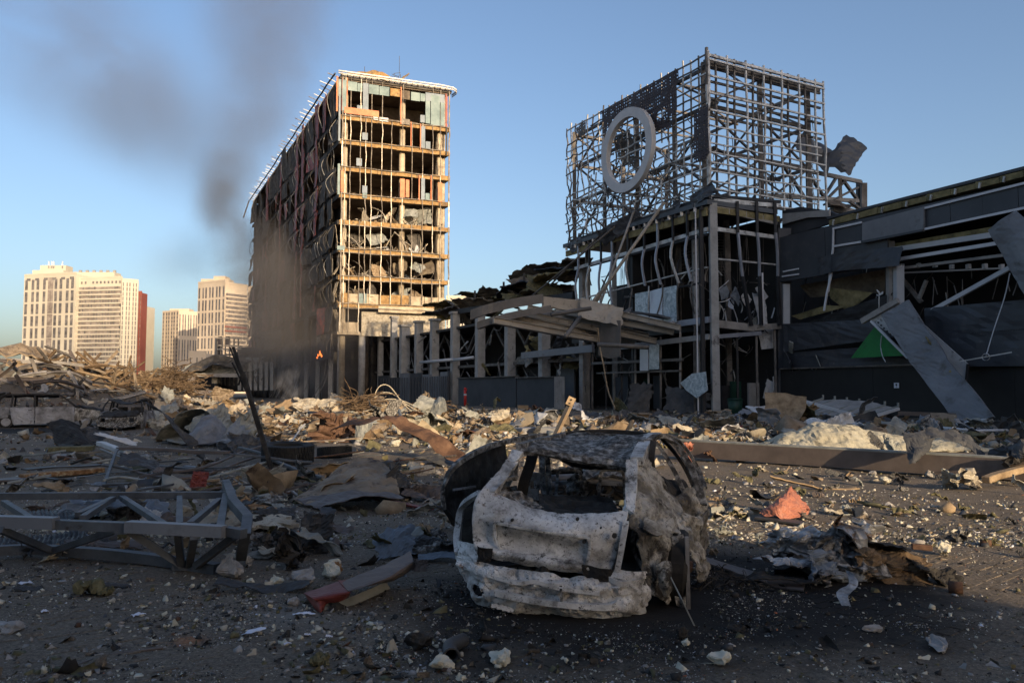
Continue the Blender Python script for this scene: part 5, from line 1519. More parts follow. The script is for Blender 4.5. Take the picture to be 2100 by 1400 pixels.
# roof truss that sticks out behind the sign frame
def roof_truss():
 pl = Plane(PLR.pt(1600, 800, -3), 3011)
 t = thing('roof_truss', 'heavy steel roof truss jutting out behind the lattice box above the dark wing', 'truss', pl.pt(1712, 420))
 q = lambda x, y, o=0: pl.pt(x, y, o)
 for (x0, y0, x1, y1, w) in [(1560, 330, 1765, 373, .32), (1560, 400, 1760, 412, .32), (1722, 366, 1724, 408, .22), (1728, 368, 1757, 408, .22), (1700, 404, 1738, 366, .18), (1690, 420, 1760, 384, .16), (1650, 345, 1690, 404, .2), (1690, 404, 1715, 364, .2), (1610, 345, 1648, 402, .2), (1740, 412, 1775, 436, .2)]:
  bar('member', q(x0, y0), q(x1, y1), .25, w, 'steel_dark' if w < .3 else 'beam_grey', t)
 bar('post', q(1771, 440), q(1771, 376), .5, .4, 'steel_dark', t)
 bar('post', q(1762, 440, -.6), q(1762, 372, -.6), .4, .5, 'black_frame', t)
 for (x0, y0, x1, y1) in ((1700, 420, 1790, 445), (1705, 430, 1800, 450)):
  bar('member', q(x0, y0, .5), q(x1, y1, .5), .5, .3, 'beam_grey', t)
 sheet('torn_sheet', 4, 2.2, 'fascia_dark', q(1672, 315, .3), (R(70), .5, .3), 3, 2, .6, .1, 0, .04, 8, t, lift=False)
 sheet('torn_sheet', 3, 1.5, 'brown_ceiling', q(1722, 418, 1), (.5, .2, .3), 4, 2, .6, .1, 0, .04, 8, t, lift=False)
roof_truss()
# ------------------------------------------------------------------ things hanging on or leaning against the dark wing
def flatshape(name, pts, th, m, label, cat, parent=None):
 mb = MB()
 a, b_, c = [Vector(p) for p in pts[:3]]
 nn = (b_ - a).cross(c - a).normalized() * th
 mb.prism(pts, nn)
 o = fix_normals(mb.build(name, m, parent))
 if label: tag(o, label, cat)
 return o
qf = lambda x, y, o: PF.pt(x, y, o)
flatshape('green_sign_board', [qf(1745, 734, 1.2), qf(1795, 668, 1.2), qf(1802, 672, 1.2), qf(1856, 729, 1.3)], .06, 'green_board', 'bright green triangular sign board behind the fallen grey slab on the dark wing', 'sign board')
def white_board():
 t = thing('white_sign_box', 'white sign box with a long pointed face hanging behind the grey slab', 'sign box', qf(1880, 720, 1.6))
 flatshape('face', [qf(1784, 656, 1.7), qf(1835, 616, 1.6), qf(1862, 636, 1.6), qf(1985, 746, 1.5), qf(1982, 783, 1.5), qf(1960, 776, 1.5)], .08, 'board_white', None, None, t)
 bar('edge_rail', qf(1768, 659, 1.8), qf(1842, 616, 1.8), .3, .35, 'beam_grey', t)
 bar('edge_rail', qf(1786, 658, 1.9), qf(1862, 734, 1.9), .12, .14, 'trim_white', t)
 bar('edge_rail', qf(1985, 746, 1.6), qf(1981, 785, 1.6), .1, .14, 'black_frame', t)
 for k in range(6):
  bar('rivet', qf(1800 + k * 6, 661 + k * 6, 1.82), qf(1802 + k * 6, 661 + k * 6, 1.82), .1, .1, 'black_frame', t)
white_board()
def grey_slab():
 rows = [[qf(x, y, o_) for x, y in r] for r, o_ in (([(1808, 646), (1836, 631), (1864, 615)], 2.2), ([(1832, 686), (1864, 674), (1898, 670)], 2.5), ([(1858, 728), (1890, 716), (1922, 700)], 2.9), ([(1882, 762), (1916, 757), (1950, 745)], 3.2), ([(1918, 808), (1950, 802), (1992, 794)], 4.0), ([(1966, 872), (2000, 868), (2040, 855)], 5.0))]
 o = patch('fallen_cladding_slab', rows, 10, 34, 'fascia_grey', None, .16, .10, .9, 3)
 tag(o, 'long creased grey cladding slab leaning from the dark wing down to the ground', 'cladding slab')
 e = patch('torn_edge', [[qf(1898, 690, 2.9), qf(1906, 700, 2.9)], [qf(1925, 735, 3.0), qf(1934, 735, 3.0)], [qf(1948, 765, 3.4), qf(1956, 765, 3.4)]], 3, 12, 'wool_yellow', o, .1, .2, 2, 4)
grey_slab()
sl = patch('hanging_cladding_slab', [[qf(2028, 472, 1.6), qf(2055, 450, 1.9), qf(2084, 433, 1.6)], [qf(2056, 520, 1.7), qf(2090, 490, 2.0), qf(2125, 470, 1.7)], [qf(2085, 575, 1.9), qf(2120, 550, 2.2), qf(2165, 525, 1.9)], [qf(2130, 650, 2.2), qf(2165, 620, 2.3), qf(2210, 600, 2.1)]], 10, 22, 'fascia_grey', None, .14, .08, .9, 8)
tag(sl, 'grey cladding slab hanging over the torn upper floor, high at the roof edge', 'cladding slab')
loose_cable('thin pale wire hanging over the upper floor of the dark wing', [qf(2071, 560, 1), qf(2060, 610, 1), qf(2040, 670, 1.2), qf(2022, 730, 1.4)], .03, 'trim_white')
t = thing('bent_rod', 'bent metal rod with a wire knot sticking out beside the white sign box', 'rod', qf(1980, 740, 2))
bar('shaft', qf(1968, 741, 2.2), qf(2075, 722, 1.2), .07, .07, 'steel_pale', t)
mb = MB(); mb.tube([qf(2022 + 8 * math.cos(a_), 732 + 7 * math.sin(a_), 1.5) for a_ in np.linspace(0, 11, 24)], .025, 4); mb.build('wire_knot', 'steel_pale', t)
t = thing('thin_pole', 'thin upright pole with a ragged top poking up before the green board', 'pole', qf(1803, 640, 1))
bar('shaft', qf(1802, 660, 1.2), qf(1803, 598, 1.2), .05, .05, 'steel_pale', t)
for k in range(6):
 bar('spike', qf(1803, 602 + k, 1.2), qf(1803 + rng.uniform(-9, 9), 594 + k * 2, 1.2), .05, .05, 'board_white', t)
loose_cable('white cord looped in front of the green board', [qf(1808, 688, 1.4), qf(1806, 710, 1.4), qf(1810, 730, 1.5), qf(1816, 742, 1.5)], .03, 'trim_white')
# ------------------------------------------------------------------ the burnt hatchback
def build_car():
 O = gnd(1152, 1262); O.z = 0
 h = R(11)
 fv = Vector((math.sin(h), math.cos(h), 0)); rv = Vector((math.cos(h), -math.sin(h), 0))
 def cp(px, py, v):
  """where the pixel's ray meets the cross-section of the car v metres ahead of its tail"""
  d = ray(px, py); q = O + fv * v
  return EYE + d * ((q - EYE).dot(fv) / d.dot(fv))
 def L(u, v, w): return O + rv * u + fv * v + UP * w
 t = thing('burnt_hatchback', 'burnt-out hatchback shell in ash, tailgate facing the viewer, paint scorched white', 'car', O)
 W = 'burnt_white'
 # tailgate skin: belt line down to its lower edge, number plate recess pressed in
 X = {}
 rows = [
  [cp(992, 1000, .16), cp(1040, 1022, .15), cp(1110, 1048, .14), cp(1180, 1054, .14), cp(1245, 1052, .15), cp(1290, 1046, .18)],
  [cp(976, 1022, .06), cp(1035, 1052, .02), cp(1105, 1070, .0), cp(1175, 1078, .0), cp(1240, 1080, .03), cp(1282, 1078, .08)],
  [cp(970, 1050, .03), cp(1022, 1074, -.02), cp(1100, 1088, -.04), cp(1168, 1097, -.04), cp(1215, 1102, -.01), cp(1276, 1100, .04)],
  [cp(969, 1080, .02), cp(1024, 1098, .03), cp(1098, 1110, .03), cp(1164, 1119, .03), cp(1212, 1126, .0), cp(1268, 1124, .04)],
  [cp(970, 1105, .02), cp(1028, 1122, .02), cp(1098, 1134, .01), cp(1164, 1143, .01), cp(1208, 1150, .0), cp(1260, 1150, .04)],
  [cp(974, 1120, .0), cp(1030, 1135, -.05), cp(1098, 1148, -.07), cp(1164, 1158, -.07), cp(1205, 1163, -.04), cp(1254, 1166, .02)],
  [cp(977, 1133, .03), cp(1032, 1147, .0), cp(1098, 1160, -.02), cp(1160, 1170, -.02), cp(1204, 1176, .0), cp(1250, 1180, .04)]]
 tg = patch('tailgate', rows, 66, 54, W, t, .018, .008, 11, 1, smooth=True)
 # pressed frame round the plate recess, handle hole, latch
 fr = [cp(1017, 1072, -.06), cp(1100, 1086, -.075), (cp(1207, 1100, -.045))]
 mb = MB(); mb.strip(curve_pts([cp(1014, 1070, -.04), cp(1060, 1080, -.06), cp(1120, 1090, -.065), cp(1205, 1101, -.04)], 16), .02, .03, side=UP); mb.build('plate_frame', W, tg)
 mb = MB(); mb.strip(curve_pts([cp(1014, 1070, -.04), cp(1016, 1095, -.03), cp(1024, 1124, -.03)], 8), .02, .025, side=rv); mb.build('plate_frame', W, tg)
 mb = MB(); mb.strip(curve_pts([cp(1207, 1102, -.04), cp(1210, 1125, -.03), cp(1203, 1156, -.03)], 8), .022, .025, side=rv); mb.build('plate_frame', W, tg)
 for (x, y, r_) in ((1198, 1110, .015), (1260, 1098, .02), (1184, 1064, .014), (1050, 1066, .012), (1232, 1082, .008)):
  c = cp(x, y, -.055)
  mb = MB(); mb.tube([c - fv * .008, c + fv * .03], r_, 9); mb.build('scorched_hole', 'burnt_black', tg)
 for (x0, y0, x1, y1) in ((978, 1118, 1010, 1150), (1105, 1143, 1130, 1168), (1195, 1158, 1256, 1188)):
  patch('torn_edge', [[cp(x0, y0, -.06), cp((x0 + x1) / 2, y0 + 6, -.07), cp(x1, y0 + 8, -.06)], [cp(x0 + 2, y1, -.03), cp((x0 + x1) / 2, y1 + 3, -.05), cp(x1 - 3, y1 + 2, -.03)]], 10, 6, 'burnt_black', tg, .006, .02, 15, x0, tear=.2)
 # window surround: top frame of the tailgate, side frames
 def rail_(name, pts, w, th, m, side=None, parent=t, n=18):
  mb = MB(); mb.strip(curve_pts(pts, n), w, th, side=side or rv); return mb.build(name, m, parent)
 patch('window_frame', [[cp(1070, 917, .62), cp(1130, 926, .66), cp(1220, 940, .66), cp(1300, 948, .62)], [cp(1063, 927, .56), cp(1125, 936, .62), cp(1215, 952, .62), cp(1296, 962, .56)]], 40, 5, 'burnt_mottled', tg, .04, .015, 12, 5)
 patch('window_frame', [[cp(1040, 945, .50), cp(1062, 950, .50)], [cp(1018, 975, .35), cp(1042, 978, .36)], [cp(985, 1012, .16), cp(1016, 1012, .15)]], 6, 20, W, tg, .05, .012, 12, 6)
 patch('window_frame', [[cp(1052, 926, .58), cp(1074, 930, .56)], [cp(1035, 948, .48), cp(1056, 952, .48)]], 6, 8, W, tg, .05, .012, 12, 16)
 patch('window_frame', [[cp(1284, 946, .56), cp(1308, 942, .56)], [cp(1283, 1000, .38), cp(1306, 1000, .38)], [cp(1280, 1044, .18), cp(1300, 1056, .16)]], 6, 24, W, tg, .05, .012, 12, 7)
 # sagging headlining strip under the roof edge
 patch('sagging_lining', [[cp(1150, 938, .8), cp(1185, 944, .8), cp(1230, 951, .8), cp(1278, 957, .8)], [cp(1140, 938, .9), cp(1182, 958, .95), cp(1232, 961, .95), cp(1270, 962, .9)]], 22, 4, 'burnt_black', t, .008, .012, 15, 11)
 # debris heaped on the parcel shelf edge
 patch('burnt_shelf', [[cp(1020, 1003, .3), cp(1060, 1012, .5), cp(1110, 1040, .5)], [cp(1000, 1004, .2), cp(1040, 1030, .25), cp(1110, 1052, .25)]], 18, 8, 'burnt_mottled', t, .02, .04, 13, 12, tear=.2)
 patch('burnt_shelf', [[cp(1105, 1018, .8), cp(1180, 1018, .8), cp(1255, 1024, .8)], [cp(1108, 1050, .25), cp(1180, 1060, .25), cp(1270, 1048, .25)]], 20, 8, 'burnt_black', t, .015, .03, 9, 13)
 # roof skin, wavy, sagging in the middle
 rows = [[cp(1152, 897, 2.15), cp(1190, 891, 2.2), cp(1250, 890, 2.2), cp(1330, 893, 2.1)],
   [cp(1140, 902, 1.8), cp(1190, 902, 1.85), cp(1255, 899, 1.85), cp(1328, 898, 1.75)],
   [cp(1118, 906, 1.3), cp(1180, 913, 1.35), cp(1248, 910, 1.3), cp(1322, 908, 1.25)],
   [cp(1092, 911, .95), cp(1155, 921, 1.0), cp(1235, 925, .95), cp(1314, 925, .9)],
   [cp(1070, 918, .62), cp(1130, 928, .66), cp(1220, 942, .66), cp(1302, 948, .62)]]
 patch('roof', rows, 60, 50, 'burnt_mottled', t, .014, .035, 4.2, 21, smooth=True)
 rail_('roof_bow', [cp(1150, 893, 2.2), cp(1200, 886, 2.25), cp(1270, 886, 2.25), cp(1335, 892, 2.15)], .10, .05, 'burnt_black', fv)
 rail_('roof_bow', [cp(1172, 885, 2.3), cp(1178, 890, 2.2), cp(1230, 893, 2.15), cp(1320, 898, 2.1)], .05, .05, 'burnt_mottled', fv)
 rail_('roof_rail', [cp(1066, 916, .6), cp(1100, 906, 1.2), cp(1135, 898, 1.8), cp(1156, 892, 2.2)], .07, .06, 'burnt_mottled', rv)
 rail_('roof_rail', [cp(1306, 945, .6), cp(1318, 918, 1.1), cp(1334, 898, 1.7), cp(1346, 893, 2.1)], .11, .07, W, rv)
 # body corner, left: swept lamp opening
 lc = [[cp(1000, 1002, .16), cp(985, 1010, .35), cp(972, 1022, .6)],
  [cp(978, 1028, .06), cp(964, 1034, .3), cp(955, 1044, .6)],
  [cp(971, 1075, .04), cp(956, 1080, .3), cp(946, 1090, .6)],
  [cp(972, 1108, .04), cp(954, 1112, .3), cp(940, 1118, .6)],
  [cp(977, 1140, .02), cp(955, 1142, .2), cp(938, 1146, .6)]]
 mb = MB(); mb.strip(curve_pts([cp(985, 1010, .15), cp(962, 1024, .22), cp(946, 1042, .3), cp(941, 1070, .3), cp(937, 1105, .25), cp(939, 1135, .15)], 18), .055, .05, side=rv); mb.build('lamp_surround', W, t)
 patch('rear_corner', [[cp(938, 1108, .2), cp(958, 1112, .1), cp(976, 1116, .04)], [cp(935, 1135, .2), cp(958, 1140, .06), cp(982, 1146, .0)], [cp(940, 1162, .15), cp(962, 1168, .04), cp(988, 1174, -.02)]], 10, 12, W, t, .02, .02, 9, 31)
 patch('lamp_recess', [[cp(950, 1042, .5), cp(985, 1035, .45)], [cp(946, 1120, .5), cp(985, 1120, .45)]], 4, 6, 'burnt_black', t, .01, .01, 9, 32)
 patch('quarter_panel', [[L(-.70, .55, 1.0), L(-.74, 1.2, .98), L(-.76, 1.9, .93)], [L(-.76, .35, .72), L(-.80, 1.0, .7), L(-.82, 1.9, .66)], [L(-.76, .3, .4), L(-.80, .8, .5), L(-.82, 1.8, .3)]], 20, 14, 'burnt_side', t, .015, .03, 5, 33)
 # bumper: three crumpled folds
 rows = [[cp(936, 1140, .12), cp(985, 1152, .02), cp(1060, 1166, -.05), cp(1140, 1178, -.07), cp(1225, 1188, -.05), cp(1300, 1184, .02), cp(1322, 1178, .12)],
   [cp(940, 1162, .10), cp(990, 1172, -.05), cp(1060, 1190, -.10), cp(1140, 1200, -.13), cp(1225, 1206, -.12), cp(1298, 1202, -.02), cp(1326, 1196, .12)],
   [cp(950, 1184, .10), cp(998, 1192, -.02), cp(1062, 1206, -.05), cp(1140, 1217, -.06), cp(1225, 1224, -.06), cp(1298, 1222, .0), cp(1330, 1212, .14)],
   [cp(962, 1204, .10), cp(1005, 1212, -.04), cp(1064, 1222, -.10), cp(1140, 1233, -.12), cp(1225, 1242, -.10), cp(1290, 1242, -.02), cp(1332, 1230, .14)],
   [cp(975, 1222, .12), cp(1008, 1230, .0), cp(1066, 1240, -.05), cp(1140, 1251, -.06), cp(1222, 1260, -.04), cp(1285, 1262, .03), cp(1326, 1250, .16)],
   [cp(990, 1234, .16), cp(1012, 1240, .08), cp(1066, 1250, .04), cp(1140, 1262, .02), cp(1225, 1271, .02), cp(1280, 1274, .08), cp(1315, 1262, .22)]]
 bp = patch('rear_bumper', rows, 90, 40, W, t, .014, .038, 6.5, 41, holes=[(.055, .14, .48, .72, 'o'), (.335, .365, .50, .58, 'o')], smooth=False)
 rail_('bumper_fold', [cp(1000, 1178, -.08), cp(1060, 1194, -.13), cp(1100, 1192, -.13), cp(1150, 1206, -.15), cp(1230, 1216, -.13)], .03, .03, W, UP, bp)
 rail_('bumper_fold', [cp(1015, 1214, -.10), cp(1070, 1226, -.14), cp(1150, 1238, -.16), cp(1240, 1244, -.12), cp(1262, 1238, -.1)], .045, .05, W, UP, bp)
 rail_('bumper_fold', [cp(1250, 1186, -.04), cp(1275, 1196, -.06), cp(1318, 1190, .06)], .04, .03, W, UP, bp)
 mb = MB(); mb.strip([cp(1150, 1200, -.15), cp(1152, 1225, -.17), cp(1150, 1250, -.15)], .02, .02, side=rv); mb.build('tow_bracket', 'burnt_mottled', bp)
 for k in range(4):
  bar('torn_tab', cp(1014 + k * 11, 1238 + k * 2, -.06), cp(1014 + k * 11, 1246 + k * 3, -.08), .05, .015, W, bp)
 # right lamp opening and the twisted corner
 patch('lamp_recess', [[cp(1278, 1086, .5), cp(1316, 1080, .55)], [cp(1268, 1172, .45), cp(1322, 1180, .5)]], 4, 6, 'burnt_black', t, .01, .01, 9, 42)
 rail_('lamp_surround', [cp(1284, 1070, .08), cp(1279, 1100, .02), cp(1272, 1140, .0), cp(1266, 1170, .0)], .045, .05, W)
 rail_('lamp_surround', [cp(1308, 1076, .15), cp(1298, 1100, .2), cp(1300, 1130, .3), cp(1316, 1160, .25), cp(1330, 1168, .2)], .03, .05, 'burnt_mottled')
 patch('rear_corner', [[cp(1262, 1166, .0), cp(1290, 1172, .02), cp(1324, 1170, .12)], [cp(1252, 1184, -.04), cp(1290, 1190, -.02), cp(1326, 1184, .14)]], 10, 6, W, t, .02, .015, 9, 43)
 # right quarter: bulging crumpled skin with a long split
 rows = [[cp(1300, 942, .58), cp(1313, 938, .75), cp(1330, 950, 1.0), cp(1346, 975, 1.2)],
   [cp(1304, 985, .42), cp(1325, 985, .6), cp(1352, 1005, .85), cp(1385, 1030, 1.0)],
   [cp(1302, 1030, .25), cp(1335, 1025, .45), cp(1375, 1045, .7), cp(1412, 1075, .85)],
   [cp(1290, 1068, .12), cp(1330, 1065, .3), cp(1378, 1080, .5), cp(1420, 1105, .75)],
   [cp(1306, 1095, .10), cp(1345, 1100, .25), cp(1385, 1115, .42), cp(1402, 1130, .6)],
   [cp(1310, 1130, .10), cp(1345, 1135, .2), cp(1372, 1150, .35), cp(1382, 1165, .5)],
   [cp(1322, 1172, .10), cp(1342, 1180, .16), cp(1365, 1196, .3), cp(1374, 1215, .45)],
   [cp(1325, 1215, .14), cp(1345, 1222, .2), cp(1362, 1232, .3), cp(1370, 1240, .4)]]
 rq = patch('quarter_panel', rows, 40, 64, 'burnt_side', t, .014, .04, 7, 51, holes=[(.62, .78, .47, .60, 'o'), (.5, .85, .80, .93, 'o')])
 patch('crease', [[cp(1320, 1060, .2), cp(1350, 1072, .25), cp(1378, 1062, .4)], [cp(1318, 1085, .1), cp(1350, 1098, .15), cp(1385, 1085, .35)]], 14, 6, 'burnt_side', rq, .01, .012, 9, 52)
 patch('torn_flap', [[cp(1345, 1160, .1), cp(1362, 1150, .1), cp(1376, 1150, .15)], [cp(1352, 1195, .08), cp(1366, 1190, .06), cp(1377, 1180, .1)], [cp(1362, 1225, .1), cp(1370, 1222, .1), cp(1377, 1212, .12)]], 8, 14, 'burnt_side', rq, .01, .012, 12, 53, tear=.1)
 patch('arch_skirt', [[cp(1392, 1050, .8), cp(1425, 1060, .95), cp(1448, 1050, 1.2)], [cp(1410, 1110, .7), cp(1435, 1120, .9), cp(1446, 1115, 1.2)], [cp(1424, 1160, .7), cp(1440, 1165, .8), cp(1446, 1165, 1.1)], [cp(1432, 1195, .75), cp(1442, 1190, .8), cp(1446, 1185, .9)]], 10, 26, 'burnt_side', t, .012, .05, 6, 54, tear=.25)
 # door frames that swung out on the right: hoops
 def hoop(name, pts, r_, m, parent=t): 
  mb = MB(); mb.strip(curve_pts(pts, 26), r_ * 2, r_ * 1.3, side=rv); return mb.build(name, m, parent)
 d1 = hoop('rear_door', [cp(1330, 905, 1.3), cp(1352, 893, 1.4), cp(1380, 905, 1.5), cp(1405, 938, 1.5), cp(1428, 985, 1.4), cp(1442, 1035, 1.3)], .035, 'burnt_mottled')
 hoop('window_frame', [cp(1340, 905, 1.1), cp(1336, 940, 1.0), cp(1342, 975, 1.0), cp(1362, 1010, 1.0), cp(1392, 1035, 1.05)], .028, 'burnt_black', d1)
 hoop('window_frame', [cp(1344, 905, 1.3), cp(1362, 930, 1.3), cp(1385, 970, 1.25), cp(1408, 1020, 1.2)], .022, 'burnt_mottled', d1)
 hoop('window_frame', [cp(1356, 897, 1.5), cp(1385, 930, 1.6), cp(1410, 970, 1.6), cp(1430, 1015, 1.5)], .02, 'burnt_black', d1)
 d2 = hoop('front_door', [cp(1350, 892, 2.0), cp(1382, 897, 2.1), cp(1410, 925, 2.2), cp(1432, 962, 2.2), cp(1446, 1000, 2.0)], .022, 'burnt_mottled')
 patch('door_skin', [[cp(1385, 1020, 1.1), cp(1412, 1000, 1.3), cp(1440, 995, 1.7)], [cp(1392, 1050, 1.0), cp(1420, 1040, 1.2), cp(1450, 1035, 1.7)], [cp(1400, 1085, .95), cp(1430, 1085, 1.2), cp(1450, 1085, 1.6)]], 14, 14, 'burnt_side', d2, .02, .05, 6, 61, tear=.2)
 patch('door_skin', [[cp(1350, 975, 1.2), cp(1375, 985, 1.3), cp(1400, 985, 1.5)], [cp(1370, 1015, 1.1), cp(1390, 1020, 1.2), cp(1415, 1020, 1.4)]], 10, 8, 'burnt_black', d1, .02, .04, 6, 62)
 # rear wheel: bare drum and blistered rim
 def wheel(u, v, rad, w, tilt=0.0):
  c = L(u, v, rad)
  ax = (rv + UP * tilt).normalized()
  mb = MB(); mb.tube([c - ax * w / 2, c - ax * w * .3, c + ax * w * .3, c + ax * w / 2], rad, 26, rads=[rad * .92, rad, rad, rad * .92])
  o = mb.build('wheel', 'burnt_black', t)
  mb = MB(); mb.tube([c + ax * (w / 2), c + ax * (w / 2 + .012)], rad * .62, 22); mb.build('rim', 'burnt_grey', o)
  mb = MB(); mb.tube([c + ax * (w / 2), c + ax * (w / 2 + .05)], rad * .16, 12); mb.build('hub', 'rusty', o)
  return o
 wheel(.90, .62, .30, .17, -.08); wheel(-.66, .62, .28, .15)
 wheel(.72, 3.0, .28, .15); wheel(-.70, 3.0, .28, .15)
 patch('arch_liner', [[cp(1376, 1100, .4), cp(1400, 1095, .5)], [cp(1380, 1180, .4), cp(1405, 1180, .45)], [cp(1386, 1240, .4), cp(1408, 1250, .45)]], 5, 14, 'burnt_mottled', t, .01, .02, 9, 71)
 bar('arch_strut', cp(1408, 1100, .35), cp(1412, 1248, .38), .03, .025, 'burnt_grey', t)
 mb = MB(); mb.tube([cp(1374, 1180, .1), cp(1398, 1228, -.1), gnd(1424, 1282)], .006, 5); mb.build('thin_rod', 'sheet_grey', t)
 # inside: floor, sills, pillars, seat frames, dashboard bar, steering column, bulkhead, bonnet
 patch('floor_pan', [[L(-.7, .1, .34), L(0, .1, .36), L(.7, .1, .34)], [L(-.7, 1.4, .25), L(0, 1.4, .3), L(.7, 1.4, .25)], [L(-.7, 2.9, .25), L(0, 2.9, .32), L(.7, 2.9, .25)]], 16, 26, 'burnt_black', t, .02, .03, 5, 81)
 patch('bonnet', [[L(-.62, 2.75, .86), L(0, 2.75, .9), L(.62, 2.75, .86)], [L(-.62, 3.6, .70), L(0, 3.7, .76), L(.62, 3.6, .70)]], 14, 12, 'burnt_mottled', t, .015, .03, 4, 82)
 for sgn in (-1, 1):
  patch('sill', [[L(sgn * .74, .9, .32), L(sgn * .74, 2.8, .3)], [L(sgn * .76, .9, .18), L(sgn * .76, 2.8, .16)]], 12, 4, 'burnt_side', t, .03, .02, 6, 83)
  patch('front_wing', [[L(sgn * .68, 2.6, .84), L(sgn * .68, 3.6, .68)], [L(sgn * .76, 2.6, .6), L(sgn * .76, 3.7, .5)], [L(sgn * .76, 2.6, .25), L(sgn * .74, 3.7, .3)]], 12, 10, 'burnt_side', t, .015, .03, 6, 84)
 rail_('pillar', [cp(1094, 918, 1.1), cp(1088, 950, 1.05), cp(1076, 985, 1.0), cp(1070, 1015, 1.0)], .10, .04, 'burnt_black')
 rail_('pillar', [cp(1112, 930, 1.75), cp(1112, 960, 1.7), cp(1114, 1000, 1.6), cp(1118, 1025, 1.5)], .06, .04, 'burnt_mottled')
 rail_('pillar', [cp(1122, 935, 1.9), cp(1125, 965, 1.9), cp(1128, 1020, 1.8)], .05, .05, 'burnt_mottled')
 rail_('pillar', [cp(1062, 930, .9), cp(1058, 960, .9), cp(1056, 985, .9)], .035, .03, 'burnt_mottled')
 rail_('side_rail', [cp(1020, 985, .8), cp(1062, 978, .9)], .03, .04, 'burnt_mottled', UP)
 patch('door_inner', [[cp(1078, 972, 1.5), cp(1100, 968, 1.6), cp(1122, 975, 1.7)], [cp(1076, 1020, 1.5), cp(1100, 1025, 1.6), cp(1120, 1025, 1.7)]], 12, 12, W, t, .02, .02, 8, 91, holes=[(.2, .4, .3, .6, 'o'), (.6, .85, .5, .8, 'o')])
 patch('door_inner', [[cp(1018, 1000, 1.0), cp(1060, 995, 1.1)], [cp(1018, 1035, 1.0), cp(1060, 1035, 1.1)]], 12, 8, 'burnt_side', t, .02, .02, 8, 92, holes=[(.2, .4, .3, .6, 'o')])
 for (x0, x1, v) in ((1140, 1195, 1.7), (1228, 1282, 1.7)):
  rail_('seat_frame', [cp(x0, 1018, v - .3), cp(x0 + 3, 985, v), cp(x0 + 8, 965, v + .05), cp(x1 - 8, 966, v + .05), cp(x1 - 2, 990, v), cp(x1, 1020, v - .3)], .03, .03, 'burnt_mottled', fv)
  rail_('seat_spring', [cp(x0 + 4, 990, v), cp(x1 - 4, 992, v)], .04, .02, 'burnt_grey', UP)
 for k in range(5):
  rail_('seat_spring', [cp(1105 + k * 6, 1020 + k * 3, 1.2), cp(1150, 1016 + k * 6, 1.2), cp(1200, 1022 + k * 5, 1.2)], .014, .014, 'burnt_grey', UP)
 mb = MB(); mb.tube(curve_pts([cp(1130, 982, 2.6), cp(1180, 980, 2.65), cp(1230, 984, 2.6), cp(1286, 984, 2.6)], 10), .05, 10); mb.build('dash_bar', 'burnt_grey', t, True)
 mb = MB(); mb.tube(curve_pts([cp(1130, 996, 2.4), cp(1170, 992, 2.4), cp(1196, 996, 2.4)], 10), .045, 10); mb.build('dash_bar', 'burnt_grey', t, True)
 patch('bulkhead', [[cp(1126, 972, 2.8), cp(1200, 966, 2.85), cp(1290, 970, 2.8)], [cp(1126, 1020, 2.8), cp(1200, 1026, 2.85), cp(1290, 1024, 2.8)]], 18, 10, 'burnt_black', t, .02, .04, 6, 93)
 patch('dash_top', [[cp(1196, 966, 2.75), cp(1240, 962, 2.8), cp(1288, 968, 2.75)], [cp(1196, 980, 2.5), cp(1240, 978, 2.5), cp(1288, 980, 2.5)]], 12, 6, 'burnt_mottled', t, .02, .04, 10, 94, tear=.3)
 mb = MB(); mb.tube([cp(1242 + 17 * math.cos(a_), 1000 + 15 * math.sin(a_), 2.1 + .05 * math.sin(a_)) for a_ in np.linspace(0, 2 * math.pi, 20)], .012, 6); mb.build('steering_wheel', 'burnt_grey', t, True)
 bar('steering_column', cp(1242, 1000, 2.1), cp(1236, 1010, 2.5), .04, .04, 'burnt_black', t)
 for k in range(16):
  p = cp(rng.uniform(1130, 1280), rng.uniform(985, 1035), rng.uniform(1.2, 2.4))
  mb = MB(); mb.tube(curve_pts([p, p + Vector((rng.uniform(-.1, .1), 0, -.1)), p + Vector((rng.uniform(-.25, .25), rng.uniform(-.1, .1), rng.uniform(-.3, -.05)))], 6), rng.uniform(.006, .016), 5); mb.build('burnt_wiring', rng.choice(['burnt_grey', 'burnt_black', 'burnt_mottled']), t)
 patch('seat_padding', [[cp(1165, 985, 1.6), cp(1185, 975, 1.6), cp(1200, 990, 1.6)], [cp(1160, 1012, 1.5), cp(1182, 1005, 1.4), cp(1202, 1018, 1.5)]], 10, 8, 'burnt_mottled', t, .02, .06, 12, 95, tear=.3)
 # the front door on the far side, swung wide open: black inside, pale edge
 A = lambda px, py, Y: at(px, py, Y)
 do = patch('open_door', [[A(932, 960, 7.95), A(975, 932, 8.3), A(1035, 910, 8.8)],
       [A(918, 985, 7.8), A(965, 975, 8.2), A(1035, 960, 8.8)],
       [A(911, 1015, 7.75), A(960, 1015, 8.2), A(1035, 1010, 8.8)],
       [A(911, 1045, 7.75), A(955, 1055, 8.1), A(1020, 1060, 8.6)],
       [A(928, 1075, 7.8), A(955, 1092, 8.05), A(1000, 1100, 8.5)]], 22, 26, 'burnt_black', t, .05, .03, 3, 101)
 mb = MB(); mb.strip(curve_pts([A(912, 1040, 7.7), A(908, 1010, 7.72), A(918, 975, 7.76), A(945, 945, 7.95), A(1000, 916, 8.4), A(1060, 901, 8.9), A(1120, 892, 9.3)], 26), .05, .05, side=UP); mb.build('door_frame', 'burnt_mottled', do)
 mb = MB(); mb.strip([A(930, 1004, 7.72), A(975, 997, 8.1)], .02, .02, side=UP); mb.build('door_handle', 'burnt_grey', do)
 return t
car = build_car()
